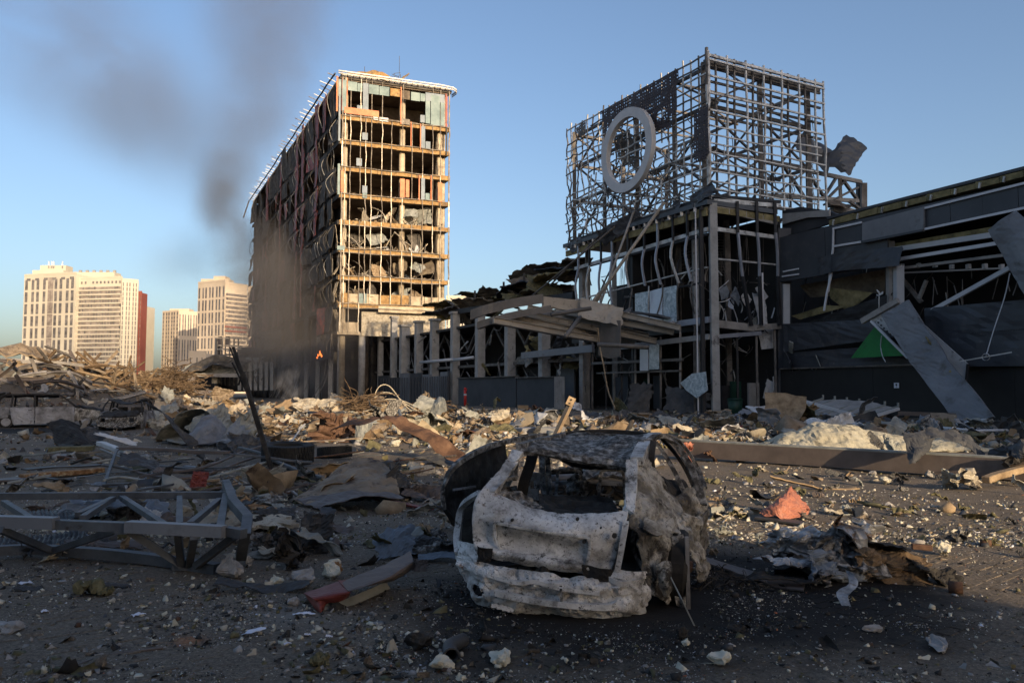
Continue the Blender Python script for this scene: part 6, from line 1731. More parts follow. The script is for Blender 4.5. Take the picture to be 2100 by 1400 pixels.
# ------------------------------------------------------------------ two burnt wrecks further off: generic shells from sections
def wreck(label, px, py, Y, yaw, Lc, Wc, H, seed, roof_sag=0.1, estate=True, front=True):
 c = at(px, py, Y); c.z = float(gh(c.x, c.y)) - .05
 t = thing('burnt_car', label, 'car', c, None)
 mw = Matrix.Translation(c) @ Matrix.Rotation(yaw, 4, 'Z')
 def P(u, v, w): return mw @ Vector((u, v, w))      # u across, v along (nose is +v)
 hw = Wc / 2; m = 'burnt_grey'; rg = random.Random(seed)
 tail, nose = -Lc / 2, Lc / 2
 belt = H * .62; bot = .18
 va, vb, vc, vd = tail + .05, -.55, .45, 1.15       # rear glass foot, B post, A post top, A post foot
 for s in (-1, 1):
  nm = lambda n: n
  patch('rear_quarter', [[P(s * hw * .94, tail + .05, belt), P(s * hw, va + .8, belt)], [P(s * hw, tail, belt * .6), P(s * hw * 1.03, va + .8, belt * .6)], [P(s * hw * .97, tail + .1, bot + .2), P(s * hw, va + .75, bot + .35)]], 10, 10, m, t, .03, .04, 3, seed + s)
  d = patch('rear_door', [[P(s * hw, va + .85, belt), P(s * hw, vb, belt)], [P(s * hw * 1.03, va + .9, belt * .6), P(s * hw * 1.03, vb, belt * .6)], [P(s * hw, va + 1.0, bot), P(s * hw, vb, bot)]], 10, 10, m, t, .03, .03, 3, seed + s + 2)
  bar('door_handle', P(s * hw * 1.04, vb - .25, belt * .85), P(s * hw * 1.04, vb - .1, belt * .85), .03, .03, 'burnt_black', d)
  d = patch('front_door', [[P(s * hw, vb + .05, belt), P(s * hw, vd - .05, belt * .98)], [P(s * hw * 1.03, vb + .05, belt * .6), P(s * hw * 1.03, vd, belt * .6)], [P(s * hw, vb + .05, bot), P(s * hw, vd, bot)]], 10, 10, m, t, .03, .03, 3, seed + s + 4)
  patch('front_wing', [[P(s * hw * .95, vd + .02, belt * .95), P(s * hw * .88, nose - .2, belt * .78)], [P(s * hw, vd, belt * .6), P(s * hw * .92, nose - .05, belt * .5)], [P(s * hw * .98, vd, bot + .1), P(s * hw * .9, nose - .15, bot + .15)]], 12, 10, 'burnt_side' if front else m, t, .03, .07, 3, seed + s + 6)
  tp = H * .98
  def post(pts, w=.09): 
   mb = MB(); mb.strip(curve_pts(pts, 8), w, .06, side=mw.to_3x3() @ Vector((0, 1, 0))); mb.build('pillar', 'burnt_black', t)
  post([P(s * hw * .95, tail + .15, belt), P(s * hw * .86, tail + .35, H * .86), P(s * hw * .78, tail + .65, tp)], .14)
  post([P(s * hw * .97, va + .9, belt), P(s * hw * .86, va + .95, tp)], .08)
  post([P(s * hw * .97, vb, belt), P(s * hw * .84, vb, tp)], .09)
  post([P(s * hw * .95, vd, belt), P(s * hw * .88, .8, H * .82), P(s * hw * .78, vc, tp)], .07)
  mb = MB(); mb.strip(curve_pts([P(s * hw * .78, tail + .65, tp), P(s * hw * .82, vb, tp + .02), P(s * hw * .78, vc, tp)], 8), .08, .06, side=UP); mb.build('roof_rail', 'burnt_black', t)
  for v in (tail + .75, nose - .8):
   cc = P(s * hw * .86, v, .3); ax = (mw.to_3x3() @ Vector((s, 0, 0)))
   mb = MB(); mb.tube([cc - ax * .1, cc + ax * .1], .3, 16); w_ = mb.build('wheel', 'burnt_black', t)
   mb = MB(); mb.tube([cc + ax * .1, cc + ax * .12], .2, 12); mb.build('rim', 'burnt_grey', w_)
 tp = H * .98
 patch('roof', [[P(-hw * .78, tail + .65, tp), P(0, tail + .65, tp - roof_sag), P(hw * .78, tail + .65, tp)], [P(-hw * .82, vb, tp + .03), P(0, vb, tp - roof_sag), P(hw * .82, vb, tp + .03)], [P(-hw * .78, vc, tp), P(0, vc, tp - roof_sag * 1.2), P(hw * .78, vc, tp)]], 14, 14, 'burnt_black', t, .03, .04, 3, seed + 9)
 patch('bonnet', [[P(-hw * .85, vd, belt), P(0, vd, belt + .05), P(hw * .85, vd, belt)], [P(-hw * .8, nose - .1, belt * .75), P(0, nose, belt * .8), P(hw * .8, nose - .1, belt * .75)]], 14, 12, 'burnt_black', t, .03, .08, 3, seed + 10, tear=.15)
 patch('front_panel', [[P(-hw * .85, nose - .1, belt * .75), P(0, nose, belt * .72), P(hw * .85, nose - .1, belt * .75)], [P(-hw * .9, nose, bot + .1), P(0, nose + .05, bot), P(hw * .9, nose, bot + .1)]], 14, 8, 'burnt_mottled', t, .03, .08, 4, seed + 11, holes=[(.06, .24, .1, .5, 'o'), (.76, .94, .1, .5, 'o')])
 patch('tailgate', [[P(-hw * .9, tail + .05, belt), P(hw * .9, tail + .05, belt)], [P(-hw * .92, tail, bot + .1), P(hw * .92, tail, bot + .1)]], 12, 8, m, t, .03, .04, 3, seed + 12)
 patch('floor_pan', [[P(-hw * .9, tail + .2, .3), P(hw * .9, tail + .2, .3)], [P(-hw * .9, nose - .4, .3), P(hw * .9, nose - .4, .3)]], 6, 10, 'burnt_black', t, .03, .04, 2, seed + 13)
 for (u, v) in ((-.38, .1), (.38, .1), (-.35, -.9), (.35, -.9)):
  patch('seat_frame', [[P(u - .2, v, .8 + .25), P(u + .2, v, .8 + .25)], [P(u - .22, v + .15, .4), P(u + .22, v + .15, .4)]], 5, 6, 'burnt_black', t, .05, .05, 4, int(u * 100 + seed))
 mb = MB(); mb.tube([P(.35 + .17 * math.cos(a_), .75 + .05 * math.sin(a_), belt + .0 + .16 * math.sin(a_)) for a_ in np.linspace(0, 6.28, 14)], .02, 5); mb.build('steering_wheel', 'burnt_grey', t)
 return t
wreck('burnt grey estate car standing side on before the heap of twisted girders', 101, 800, 39, R(-62), 4.9, 1.85, 1.62, 5)
wreck('burnt-out car facing the viewer with a sagging roof, next to the estate wreck', 262, 800, 36.5, R(195), 4.0, 1.75, 1.42, 9, roof_sag=.16)
# ------------------------------------------------------------------ loose rubble: many small pieces joined by kind
def tmpl_chunk(seed, n=9):
 rg = random.Random(seed)
 bm = bmesh.new()
 for i in range(n):
  v = Vector((rg.gauss(0, 1), rg.gauss(0, 1), rg.gauss(0, 1))).normalized() * rg.uniform(.7, 1)
  bm.verts.new((v.x * .5, v.y * .5 * rg.uniform(.6, 1), v.z * .4))
 r = bmesh.ops.convex_hull(bm, input=bm.verts)
 bmesh.ops.delete(bm, geom=[g for g in r['geom_interior'] if isinstance(g, bmesh.types.BMVert)], context='VERTS')
 bm.verts.index_update()
 V_ = np.array([v.co[:] for v in bm.verts]); F_ = [tuple(v.index for v in f.verts) for f in bm.faces]
 bm.free(); return V_, np.array(F_)
def tri(fs):
 o = []
 for f in fs:
  for i in range(1, len(f) - 1): o.append((f[0], f[i], f[i + 1]))
 return np.array(o)
def tmpl_shard(seed):
 rg = random.Random(seed); n = rg.choice([4, 5, 6])
 a = sorted(rg.uniform(0, 2 * math.pi) for _ in range(n))
 top = [(math.cos(x) * .5 * rg.uniform(.5, 1), math.sin(x) * .5 * rg.uniform(.5, 1)) for x in a]
 V_ = np.array([(x, y, .03) for x, y in top] + [(x, y, -.03) for x, y in top])
 F_ = [tuple(range(n)), tuple(range(2 * n - 1, n - 1, -1))] + [(i, i + n, (i + 1) % n + n, (i + 1) % n) for i in range(n)]
 return V_, tri(F_)
def tmpl_plank(seed):
 rg = random.Random(seed); w = rg.uniform(.04, .14); h = rg.uniform(.02, .08)
 V_ = np.array([(x * 1.0 + rg.uniform(-.05, .05), y * w, z * h + .03 * rg.uniform(-1, 1)) for x in (-.5, 0, .5) for y, z in ((-.5, -.5), (.5, -.5), (.5, .5), (-.5, .5))])
 V_[4:8, 1] += rg.uniform(-.06, .06); V_[4:8, 2] += rg.uniform(-.03, .05)
 F_ = [(0, 3, 2, 1), (8, 9, 10, 11)] + [(i * 4 + k, i * 4 + (k + 1) % 4, i * 4 + 4 + (k + 1) % 4, i * 4 + 4 + k) for i in (0, 1) for k in range(4)]
 return V_, tri(F_)
def tmpl_scrap(seed, n=5):
 """a bent and folded scrap of sheet, both faces"""
 rg = np.random.default_rng(seed)
 X, Y = np.meshgrid(np.linspace(-.5, .5, n), np.linspace(-.35, .35, n))
 P = np.stack([X.ravel(), Y.ravel(), np.zeros(n * n)], 1) + rg.normal(0, .02, (n * n, 3))
 for k in range(3):
  a = rg.uniform(0, 6.28)
  P = bend(P, np.array([rg.uniform(-.2, .2), rg.uniform(-.2, .2), 0]), (math.cos(a), math.sin(a), 0), (-math.sin(a), math.cos(a), .1), rg.uniform(-1.8, 1.8), .15)
 Q = P + np.array([0, 0, -.012])
 f = [(v * n + u, v * n + u + 1, (v + 1) * n + u + 1, (v + 1) * n + u) for v in range(n - 1) for u in range(n - 1)]
 F_ = f + [tuple(i + n * n for i in q[::-1]) for q in f]
 return np.concatenate([P, Q]), tri(F_)
T_CH = [tmpl_chunk(i) for i in range(14)]
T_SH = [tmpl_shard(i) for i in range(10)]
T_PL = [tmpl_plank(i) for i in range(8)]
T_SC = [tmpl_scrap(i) for i in range(10)]
def rots(n, rg, tilt):
 yaw = rg.uniform(0, 2 * np.pi, n); a = rg.normal(0, tilt, n); b_ = rg.normal(0, tilt, n)
 cy, sy, ca, sa, cb, sb = np.cos(yaw), np.sin(yaw), np.cos(a), np.sin(a), np.cos(b_), np.sin(b_)
 Z = np.zeros(n); O = np.ones(n)
 Rz = np.stack([cy, -sy, Z, sy, cy, Z, Z, Z, O], 1).reshape(n, 3, 3)
 Rx = np.stack([O, Z, Z, Z, ca, -sa, Z, sa, ca], 1).reshape(n, 3, 3)
 Ry = np.stack([cb, Z, sb, Z, O, Z, -sb, Z, cb], 1).reshape(n, 3, 3)
 return Rz @ Rx @ Ry
def scatter(name, label, pos, size, temps, mats, rg, tilt=.4, probs=None, cat='rubble', lift=.0, parent=None):
 n = len(pos)
 R_ = rots(n, rg, tilt)
 which = rg.integers(0, len(temps), n)
 mi = rg.choice(len(mats), n, p=probs)
 VS, FS, MS = [], [], []
 base = 0
 for k, (V_, F_) in enumerate(temps):
  idx = np.where(which == k)[0]
  if not len(idx): continue
  W_ = np.einsum('nij,vj->nvi', R_[idx], V_) * size[idx][:, None, None] + pos[idx][:, None, :]
  VS.append(W_.reshape(-1, 3))
  f = F_[None] + (np.arange(len(idx)) * len(V_))[:, None, None] + base
  FS.append(f.reshape(-1, 3)); MS.append(np.repeat(mi[idx], len(F_)))
  base += len(idx) * len(V_)
 V_ = np.concatenate(VS); F_ = np.concatenate(FS); Mi = np.concatenate(MS)
 me = bpy.data.meshes.new(name)
 me.vertices.add(len(V_)); me.vertices.foreach_set('co', V_.astype(np.float32).ravel())
 me.loops.add(F_.size); me.loops.foreach_set('vertex_index', F_.astype(np.int32).ravel())
 me.polygons.add(len(F_)); me.polygons.foreach_set('loop_start', np.arange(0, F_.size, 3, dtype=np.int32))
 for m in mats: me.materials.append(M[m])
 me.polygons.foreach_set('material_index', Mi.astype(np.int32))
 me.update()
 o = link(name, me, parent)
 tag(o, label, cat, None, 'stuff')
 return o
def field(n, y0, y1, rg, power=1.0, px0=-120, px1=2220, keep=None):
 """points on the ground, spread so they look even in the picture: y drawn in 1/y"""
 out = np.zeros((0, 3))
 while len(out) < n:
  k = n * 2
  y = 1 / (1 / y1 + (1 / y0 - 1 / y1) * rg.uniform(0, 1, k) ** power)
  px = rg.uniform(px0, px1, k)
  x = (px - 1050) / 1600 * y
  ok = np.ones(k, bool)
  if keep is not None: ok = rg.uniform(0, 1, k) < keep(x, y, px)
  p = np.stack([x, y, np.zeros(k)], 1)[ok]
  out = np.concatenate([out, p])
 out = out[:n]
 out[:, 2] = gh(out[:, 0], out[:, 1])
 return out
rgA = np.random.default_rng(5)
def car_clear(x, y):
 return np.where((np.abs(x - .8) < .85) & (y > 5.9) & (y < 9.6), 0.0, 1.0)
def clumps(x, y, s=.7, seed=3, lo=.12):
 return np.clip(lo + 2.6 * (fbm(x * s, y * s, seed) + .10), lo, 1)
PALE = ['stone_cream', 'plaster', 'stone_grey', 'moss_wool', 'sheet_dark', 'paper', 'timber', 'block_brick']
# near grit
n = 52000
p = field(n, 4.2, 13, rgA, 1.0, keep=lambda x, y, px: clumps(x, y, 1.3) * car_clear(x, y))
scatter('grit', 'crumbs of stone, plaster and soot strewn over the dark paving nearest the viewer', p, rgA.lognormal(-4.45, .6, n), T_CH + T_SH, ['stone_cream', 'stone_grey', 'moss_wool', 'sheet_dark', 'burnt_black', 'paper', 'block_brick'], rgA, .5, [.15, .21, .15, .26, .19, .025, .015])
n = 2600
p = field(n, 4.4, 14, rgA, .9, keep=lambda x, y, px: clumps(x, y, .8, 8, .05) * car_clear(x, y) * np.where((px < 950) | (y > 9), 1, .35))
scatter('rubble', 'broken lumps of pale plaster and dark scraps scattered round the wrecked car', p + [0, 0, .006], rgA.lognormal(-3.2, .45, n), T_CH + T_SH[:4] + T_SC[:4], ['stone_cream', 'stone_grey', 'moss_wool', 'sheet_dark', 'burnt_black', 'plaster', 'rusty'], rgA, .4, [.24, .2, .12, .18, .12, .10, .04])
n = 1300
p = field(n, 4.4, 13, rgA, 1.0, keep=lambda x, y, px: clumps(x, y, 1.0, 31, .03) * car_clear(x, y))
scatter('clods', 'clods of dirt, wool and soot lying in drifts over the near paving', p - [0, 0, .006], rgA.lognormal(-2.75, .4, n), T_CH + T_SC, ['ground_dirt', 'moss_wool', 'burnt_black', 'stone_grey'], rgA, .2, [.4, .22, .22, .16])
# ash and charred flakes round the car
n = 9000
a_ = rgA.uniform(0, 2 * np.pi, n); r_ = np.abs(rgA.normal(0, .75, n)) + .75
x = .85 + np.cos(a_) * r_ * 1.25; y = 7.0 + np.sin(a_) * r_ * 1.15
k = (y > 4.3) & ~((np.abs(x - .8) < .7) & (y > 6.1) & (y < 9.4)); x, y = x[k], y[k]
p = np.stack([x, y, gh(x, y)], 1)
scatter('ash', 'pale ash flakes and black cinders lying thick round the burnt hatchback', p, rgA.lognormal(-4.45, .55, len(p)), T_SH + T_SC + T_CH[:5], ['burnt_black', 'burnt_mottled', 'sheet_dark', 'stone_grey', 'moss_wool', 'aluminium_wad'], rgA, .6, [.42, .2, .18, .10, .06, .04])
n = 220
a_ = rgA.uniform(0, 2 * np.pi, n); r_ = np.abs(rgA.normal(0, .4, n)) + 1.0
x = .85 + np.cos(a_) * r_ * 1.15; y = 6.7 + np.sin(a_) * r_ * 1.0; k = (y > 4.6); x, y = x[k], y[k]
p = np.stack([x, y, gh(x, y)], 1)
scatter('charred_scraps', 'black charred scraps and wiring lying in the ash by the hatchback', p, rgA.lognormal(-2.6, .4, len(p)), T_SC + T_CH[:3], ['burnt_black', 'sheet_dark', 'burnt_mottled', 'moss_wool'], rgA, .4, [.5, .25, .15, .1])
# middle distance
n = 20000
p = field(n, 9, 34, rgA, 1.0, keep=lambda x, y, px: clumps(x, y, .45, 12, .15))
scatter('rubble', 'crushed stone, wool and splinters covering the square behind the hatchback', p, rgA.lognormal(-3.15, .6, n), T_CH + T_SH + T_PL[:3], PALE, rgA, .4, [.27, .14, .21, .17, .13, .01, .06, .01])
n = 1500
p = field(n, 11, 30, rgA, .9, keep=lambda x, y, px: clumps(x, y, .35, 14, .03) * np.where(px < 1350, 1, .25))
scatter('rubble', 'torn boards, scraps of sheet and broken blocks in front of the sunlit bank', p + [0, 0, .03], rgA.lognormal(-1.75, .5, n), T_SC + T_PL + T_SH + T_CH[:5], ['sheet_rust', 'sheet_grey', 'timber', 'plaster', 'sheet_dark', 'rusty', 'moss_wool', 'stone_grey'], rgA, .35, [.14, .14, .12, .13, .2, .03, .14, .10])
# far banks
n = 14000
p = field(n, 27, 88, rgA, 1.0, px0=-300, px1=1950, keep=lambda x, y, px: clumps(x, y, .2, 17, .25) * np.where((px < 330) & (y < 44), .04, 1) * np.where(y < 27 + 60 * np.clip((1500 - px) / 1100, .25, 1), 1, .1))
p[:, 2] += rgA.uniform(0, .35, n) * np.clip((p[:, 1] - 25) / 15, 0, 1)
scatter('rubble', 'banks of smashed boards, stone and sheeting at the foot of the tower and mall', p, rgA.lognormal(-1.35, .6, n), T_CH[:5] + T_SH + T_PL + T_PL + T_SC, ['plaster', 'timber', 'sheet_rust', 'sheet_grey', 'stone_grey', 'root_brown', 'sheet_dark', 'rusty', 'concrete_cream'], rgA, .3, [.09, .15, .15, .1, .1, .16, .12, .08, .05])
n = 8000
p = field(n, 24, 60, rgA, .8, px0=850, px1=2150, keep=lambda x, y, px: np.where((px > 1000), 1, .4) * np.where(y < 52 - np.clip(px - 1500, 0, 700) * .018, 1, 0))
scatter('rubble', 'low litter of broken boards and white scraps along the foot of the mall front', p + [0, 0, .05], rgA.lognormal(-1.6, .55, n), T_SH + T_PL + T_SC + T_CH[:5], ['stone_grey', 'sheet_dark', 'sheet_grey', 'plaster', 'timber', 'board_white', 'moss_wool', 'planter_grey', 'cardboard'], rgA, .4, [.15, .17, .12, .08, .08, .07, .15, .14, .04])
# ------------------------------------------------------------------ heap of twisted girders and splintered timber beyond the wrecked cars
def heap_member(name, m, P, L, w, h, rgx, group, label, cat, bendy=.15, kind='girder', px_=0):
 d = Vector((rgx.gauss(0, 1), rgx.gauss(0, .6), rgx.gauss(0, .55))).normalized() * L
 k = Vector((rgx.uniform(-1, 1), rgx.uniform(-1, 1), rgx.uniform(-.5, 1))) * L * bendy
 pts = curve_pts([P - d / 2, P + k, P + d / 2], 7)
 mb = MB()
 side = Vector((rgx.uniform(-1, 1), rgx.uniform(-1, 1), rgx.uniform(.2, 1)))
 mb.strip(pts, w, h * .25, side=side)
 z = (pts[-1] - pts[0]).normalized(); sd = side.normalized(); nn = z.cross(sd).normalized()
 for o_ in (-1, 1): mb.strip([p_ + sd * (w / 2) * o_ for p_ in pts], h, h * .2, side=nn)
 o = mb.build(name, m)
 return tag(o, label or auto(m, L, px_, P.y, kind, HS, ('high up', 'low down', 2.0, 3.2, 60)), cat, group)
HS = [(10, 'past the estate wreck'), (60, 'behind the estate tail'), (110, 'behind the estate roof'), (160, 'behind the estate bonnet'), (205, 'above the gap between the wrecks'), (250, 'behind the smaller wreck'), (9999, 'by the brushwood')]
rgh = random.Random(5)
for i in range(70):
 px = rgh.uniform(-40, 240); Y = rgh.uniform(50, 66)
 x = (px - 1050) / 1600 * Y
 z = float(gh(x, Y)) + rgh.uniform(-.2, .9)
 heap_member('twisted_girder', rgh.choice(['steel_dark', 'steel_dark', 'beam_grey', 'steel_dark', 'brown_profile']), Vector((x, Y, z)), rgh.uniform(1.6, 4.6), rgh.uniform(.14, .28), rgh.uniform(.12, .22), rgh, 'twisted girders heaped beyond the wrecked cars', None, 'girder', px_=px, kind='twisted girder')
for i in range(170):
 px = rgh.uniform(80, 310); Y = rgh.uniform(56, 68)
 x = (px - 1050) / 1600 * Y
 z = float(gh(x, Y)) + rgh.uniform(-.1, 1.3) * (1 if px < 200 else .7)
 heap_member('splintered_beam', rgh.choice(['timber', 'sheet_rust', 'root_brown', 'root_brown']), Vector((x, Y, z)), rgh.uniform(1.0, 3.8), rgh.uniform(.08, .20), rgh.uniform(.08, .18), rgh, 'splintered beams heaped beyond the wrecked cars', None, 'beam', .05, 'splintered beam', px)
# long beams that crown the heap
for (a0, a1, Y, w, m, lb) in [((15, 742), (95, 762), 58, .5, 'timber', 'long pale roof beam crowning the heap of girders at its outer end'), ((120, 765), (185, 800), 60, .3, 'timber', 'long brown beam sloping down the sunlit side of the girder heap'), ((30, 800), (110, 768), 55, .35, 'steel_dark', 'dark girder leaning up against the twisted heap behind the estate car'),
       ((140, 747), (100, 800), 57, .3, 'sheet_grey', 'grey girder standing on end in the twisted heap')]:
 p, q = at(*a0, Y), at(*a1, Y); t = thing('roof_beam', lb, 'beam', p)
 bar('web', p, q, w * .3, w, m, t); bar('flange', p + UP * w / 2, q + UP * w / 2, w * .8, w * .15, m, t); bar('flange', p - UP * w / 2, q - UP * w / 2, w * .8, w * .15, m, t)
sheet('torn_roof_slab', 6, 4, 'sheet_rust', at(25, 745, 66), (.1, .15, .6), 3, 2, .5, .4, 0, .15, 12); bpy.data.objects['torn_roof_slab']['label'] = 'brown torn roof slab lying on top of the heap of girders'; bpy.data.objects['torn_roof_slab']['category'] = 'roof slab'
# root-like tangle
def tangle(name, label, px, Y, r, h, n, m, cat, seed, th=.04, z0=0.0):
 c = at(px, 800, Y); c.z = float(gh(c.x, c.y)) + z0
 rg = random.Random(seed); mb = MB()
 for i in range(n):
  a = Vector((rg.gauss(0, r * .45), rg.gauss(0, r * .3), 0)); a.z = rg.uniform(0, h) * max(.1, 1 - (a.x / r) ** 2)
  pts = [c + a]
  d = Vector((rg.gauss(0, 1), rg.gauss(0, 1), rg.gauss(.05, .35))).normalized() * min(r, h * 1.6) * .16
  for k in range(5):
   d = d * .8 + Vector((rg.gauss(0, 1), rg.gauss(0, 1), rg.gauss(-.15, .5))) * min(r, h * 1.6) * .07
   pts.append(pts[-1] + d)
   if pts[-1].z < c.z: pts[-1].z = c.z + rg.random() * .1
  mb.tube(pts, th * rg.uniform(.5, 1.3), 4, cap=False)
 return tag(mb.build(name, m), label, cat)
tangle('root_heap', 'round tangled heap of brown roots and wire in the middle of the rubble bank', 350, 70, 2.6, 2.6, 420, 'root_brown', 'root heap', 1, .035)
tangle('wire_heap', 'dark brown knot of matted wire beside the coils of pale hose', 740, 46, 1.6, 1.1, 300, 'root_brown', 'wire heap', 2, .025)
tangle('wire_heap', 'small dark knot of wire at the far end of the sunlit bank', 893, 42, .7, 1.1, 200, 'root_brown', 'wire heap', 3, .02)
tangle('brushwood', 'low mat of brown brushwood between the girder heap and the root heap', 280, 64, 4.5, 1.0, 500, 'root_brown', 'brushwood', 4, .03)['kind'] = 'stuff'
tangle('wire_heap', 'thin wires sprouting over the dark metal tray before the hatchback', 720, 6.95, .22, .10, 26, 'wire_pale', 'wire', 5, .003)
def plank(label, a, b_, w, h, m, name='timber_plank', cat='plank', lift=.03, parts=None):
 p, q = (a if isinstance(a, Vector) else G3(*a)), (b_ if isinstance(b_, Vector) else G3(*b_))
 p = p + UP * (h / 2 + lift); q = q + UP * (h / 2 + lift)
 rg = random.Random(int(p.x * 1000) & 0xffff)
 n = 7
 pts = [p + (q - p) * i / (n - 1) + Vector((0, 0, rg.uniform(-.01, .01) + .02 * math.sin(i))) * (q - p).length * .3 for i in range(n)]
 mb = MB(); mb.strip(pts, w, h, side=UP.cross((q - p).normalized()))
 o = mb.build(name, m)
 md = o.modifiers.new('edge', 'BEVEL'); md.width = min(w, h) * .12; md.segments = 1
 return tag(o, label, cat)
# ------------------------------------------------------------------ named wreckage over the sunlit bank
def S_(name, label, cat, px, py, w, l, m, rot, seed, folds=3, fold=1.2, amp=.05, corr=0, th=.012, res=None, torn=.12, zoff=0., twist=0.):
 o = sheet(name, w, l, m, G3(px, py), rot, seed, folds, fold, amp, corr, th, res, None, torn, True, zoff, twist)
 return tag(o, label, cat)
S_('torn_sheet', 'broad cream torn sheet with one lit corner turned up, highest on the bank', 'metal sheet', 665, 862, 3.4, 1.5, 'plaster', (.2, .1, .3), 19, 2, .7, .15, th=.05, res=22)
S_('torn_sheet', 'pale triangular board standing up behind the broad cream sheet', 'board', 690, 838, 1.5, 1.2, 'plaster', (1.1, .4, .2), 12, 1, .6, .05, th=.06)
S_('torn_sheet', 'pale sheet with a dark underside sliding down the bank toward the wire knot', 'metal sheet', 735, 862, 3.0, 1.6, 'sheet_rust', (.25, -.35, .2), 13, 2, .8, .15, th=.03, res=18)
S_('torn_sheet', 'brown crumpled metal heap piece above the two tyres', 'metal sheet', 672, 905, 1.5, 1.1, 'rusty', (.5, .5, 1.2), 14, 5, 1.8, .2, th=.02, res=20)
S_('torn_sheet', 'dark brown crumpled sheet lying against the brown heap piece', 'metal sheet', 705, 898, 1.2, .9, 'rusty', (.9, .3, 2.2), 15, 5, 1.9, .2, th=.02, res=20)
S_('torn_sheet', 'cream folded sheet beside the brown crumpled heap', 'metal sheet', 745, 895, 1.7, .9, 'sheet_rust', (.2, .1, .3), 16, 2, .6, .05, th=.03)
S_('arched_sheet', 'dark arched sheet bent like a tunnel near the end of the sunlit bank', 'metal sheet', 880, 890, 1.5, 1.2, 'sheet_grey', (.1, .3, .4), 17, 3, 1.8, .1, th=.02, res=20)
S_('torn_sheet', 'pale flat board with jagged edge before the dark arched sheet', 'board', 850, 885, 1.3, .8, 'plaster', (.4, .2, .5), 18, 2, .7, .05, th=.04)
S_('torn_sheet', 'black and tan crumpled wad beside the bent white pipe', 'metal sheet', 785, 875, 1.3, 1.2, 'burnt_mottled', (.8, .6, .5), 19, 5, 2., .25, th=.02, res=20)
S_('long_strip', 'long dark buckled strip lying on the lit ground behind the rusty sheet', 'metal strip', 830, 940, 4.2, .5, 'rusty', (.1, .05, -.35), 20, 3, .5, .12, th=.015, res=22)
S_('long_strip', 'second long dark strip ending by the open door of the hatchback', 'metal strip', 905, 958, 2.0, .4, 'sheet_dark', (.1, .0, -.1), 21, 2, .5, .08, th=.015, res=16)
S_('torn_sheet', 'long rippled pale sheet lying low before the root heap', 'metal sheet', 395, 848, 4.5, 2.0, 'plaster', (.15, -.08, .15), 22, 2, .4, .1, .3, .03, 16)
S_('torn_sheet', 'rounded pink-beige slab of plaster bulging from the bank', 'slab', 455, 835, 2.0, 1.6, 'sheet_rust', (.6, .2, .2), 23, 3, 1.0, .25, th=.1, res=18)
S_('torn_sheet', 'grey sheet folded open like a book beside the second wreck', 'metal sheet', 335, 872, 1.4, 1.2, 'sheet_grey', (1.0, .2, .9), 24, 2, 1.2, .1, th=.02)
S_('torn_sheet', 'brown and pale crumpled sheet on the bank behind the big curled one', 'metal sheet', 375, 860, 2.0, 1.0, 'sheet_rust', (.7, .2, .2), 25, 4, 1.5, .2, th=.02, res=18)
# a crowd of smaller torn sheets and boards on the lit bank
rgs = random.Random(99)
for i in range(120):
 px = rgs.uniform(300, 1080); Y = rgs.uniform(26, 60) if px < 900 else rgs.uniform(26, 46)
 x = (px - 1050) / 1600 * Y
 g = Vector((x, Y, float(gh(x, Y))))
 s_ = rgs.uniform(.4, .85) * Y / 32
 m = rgs.choice(['plaster', 'sheet_rust', 'sheet_grey', 'timber', 'rusty', 'cardboard', 'concrete_cream', 'sheet_dark', 'sheet_rust'])
 nm = {'timber': 'torn_board', 'cardboard': 'torn_board', 'plaster': 'plaster_board', 'concrete_cream': 'plaster_board'}.get(m, 'metal_scrap')
 o = sheet(nm, s_ * rgs.uniform(.8, 1.8), s_ * rgs.uniform(.6, 1.1), m, g, (rgs.uniform(-.5, .5), rgs.uniform(-.35, .35), rgs.uniform(0, 6)), i + 500, rgs.choice([0, 1, 2, 3]), 1.0, .07 * s_, 0, .03, 10)
 BS = [(420, 'near the root heap'), (530, 'behind the leaning rods'), (620, 'above the big tyre'), (720, 'by the broad cream sheet'), (800, 'below the wire knot'), (880, 'by the arched sheet'), (960, 'past the arched sheet'), (9999, 'near the cream lintel')]
 lab = {'torn_board': ('torn brown board in the litter of the sunlit bank', 'board', 'torn boards on the sunlit bank'), 'plaster_board': ('pale broken plaster board in the litter of the sunlit bank', 'plaster board', 'plaster boards on the sunlit bank'), 'metal_scrap': ('bent scrap of sheet metal in the litter of the sunlit bank', 'metal scrap', 'metal scraps on the sunlit bank')}[nm]
 tag(o, auto(m, s_, px, Y, lab[1], BS, ('high on the bank', 'low on the bank', .75, 1.1, 42)), *lab[1:])
for i in range(70):
 px = rgs.uniform(1000, 2100); Y = rgs.uniform(30, 52) if px < 1500 else rgs.uniform(26, 40)
 x = (px - 1050) / 1600 * Y
 g = Vector((x, Y, float(gh(x, Y))))
 m = rgs.choice(['sheet_dark', 'sheet_grey', 'board_white', 'moss_wool', 'planter_grey', 'timber', 'fascia_grey'])
 o = sheet('broken_board', rgs.uniform(.6, 1.9), rgs.uniform(.3, 1.2), m, g, (rgs.uniform(-.5, .5), rgs.uniform(-.4, .4), rgs.uniform(0, 6)), i + 800, rgs.choice([0, 1, 2, 3]), 1.0, .08, 0, .03, 9)
 tag(o, auto(m, o.dimensions.x, px, Y, 'broken board', [(1120, 'before the boundary wall'), (1240, 'behind the leaning strap'), (1340, 'near the open cardboard box'), (1480, 'before the corner column'), (1600, 'near the white pointed board'), (1720, 'before the ribbed roof panel'), (1850, 'behind the foam heap'), (1980, 'before the leaning grey slab'), (9999, 'behind the white pipe')], ('far back', 'well forward', .8, 1.3, 38)), 'board', 'broken boards before the mall')
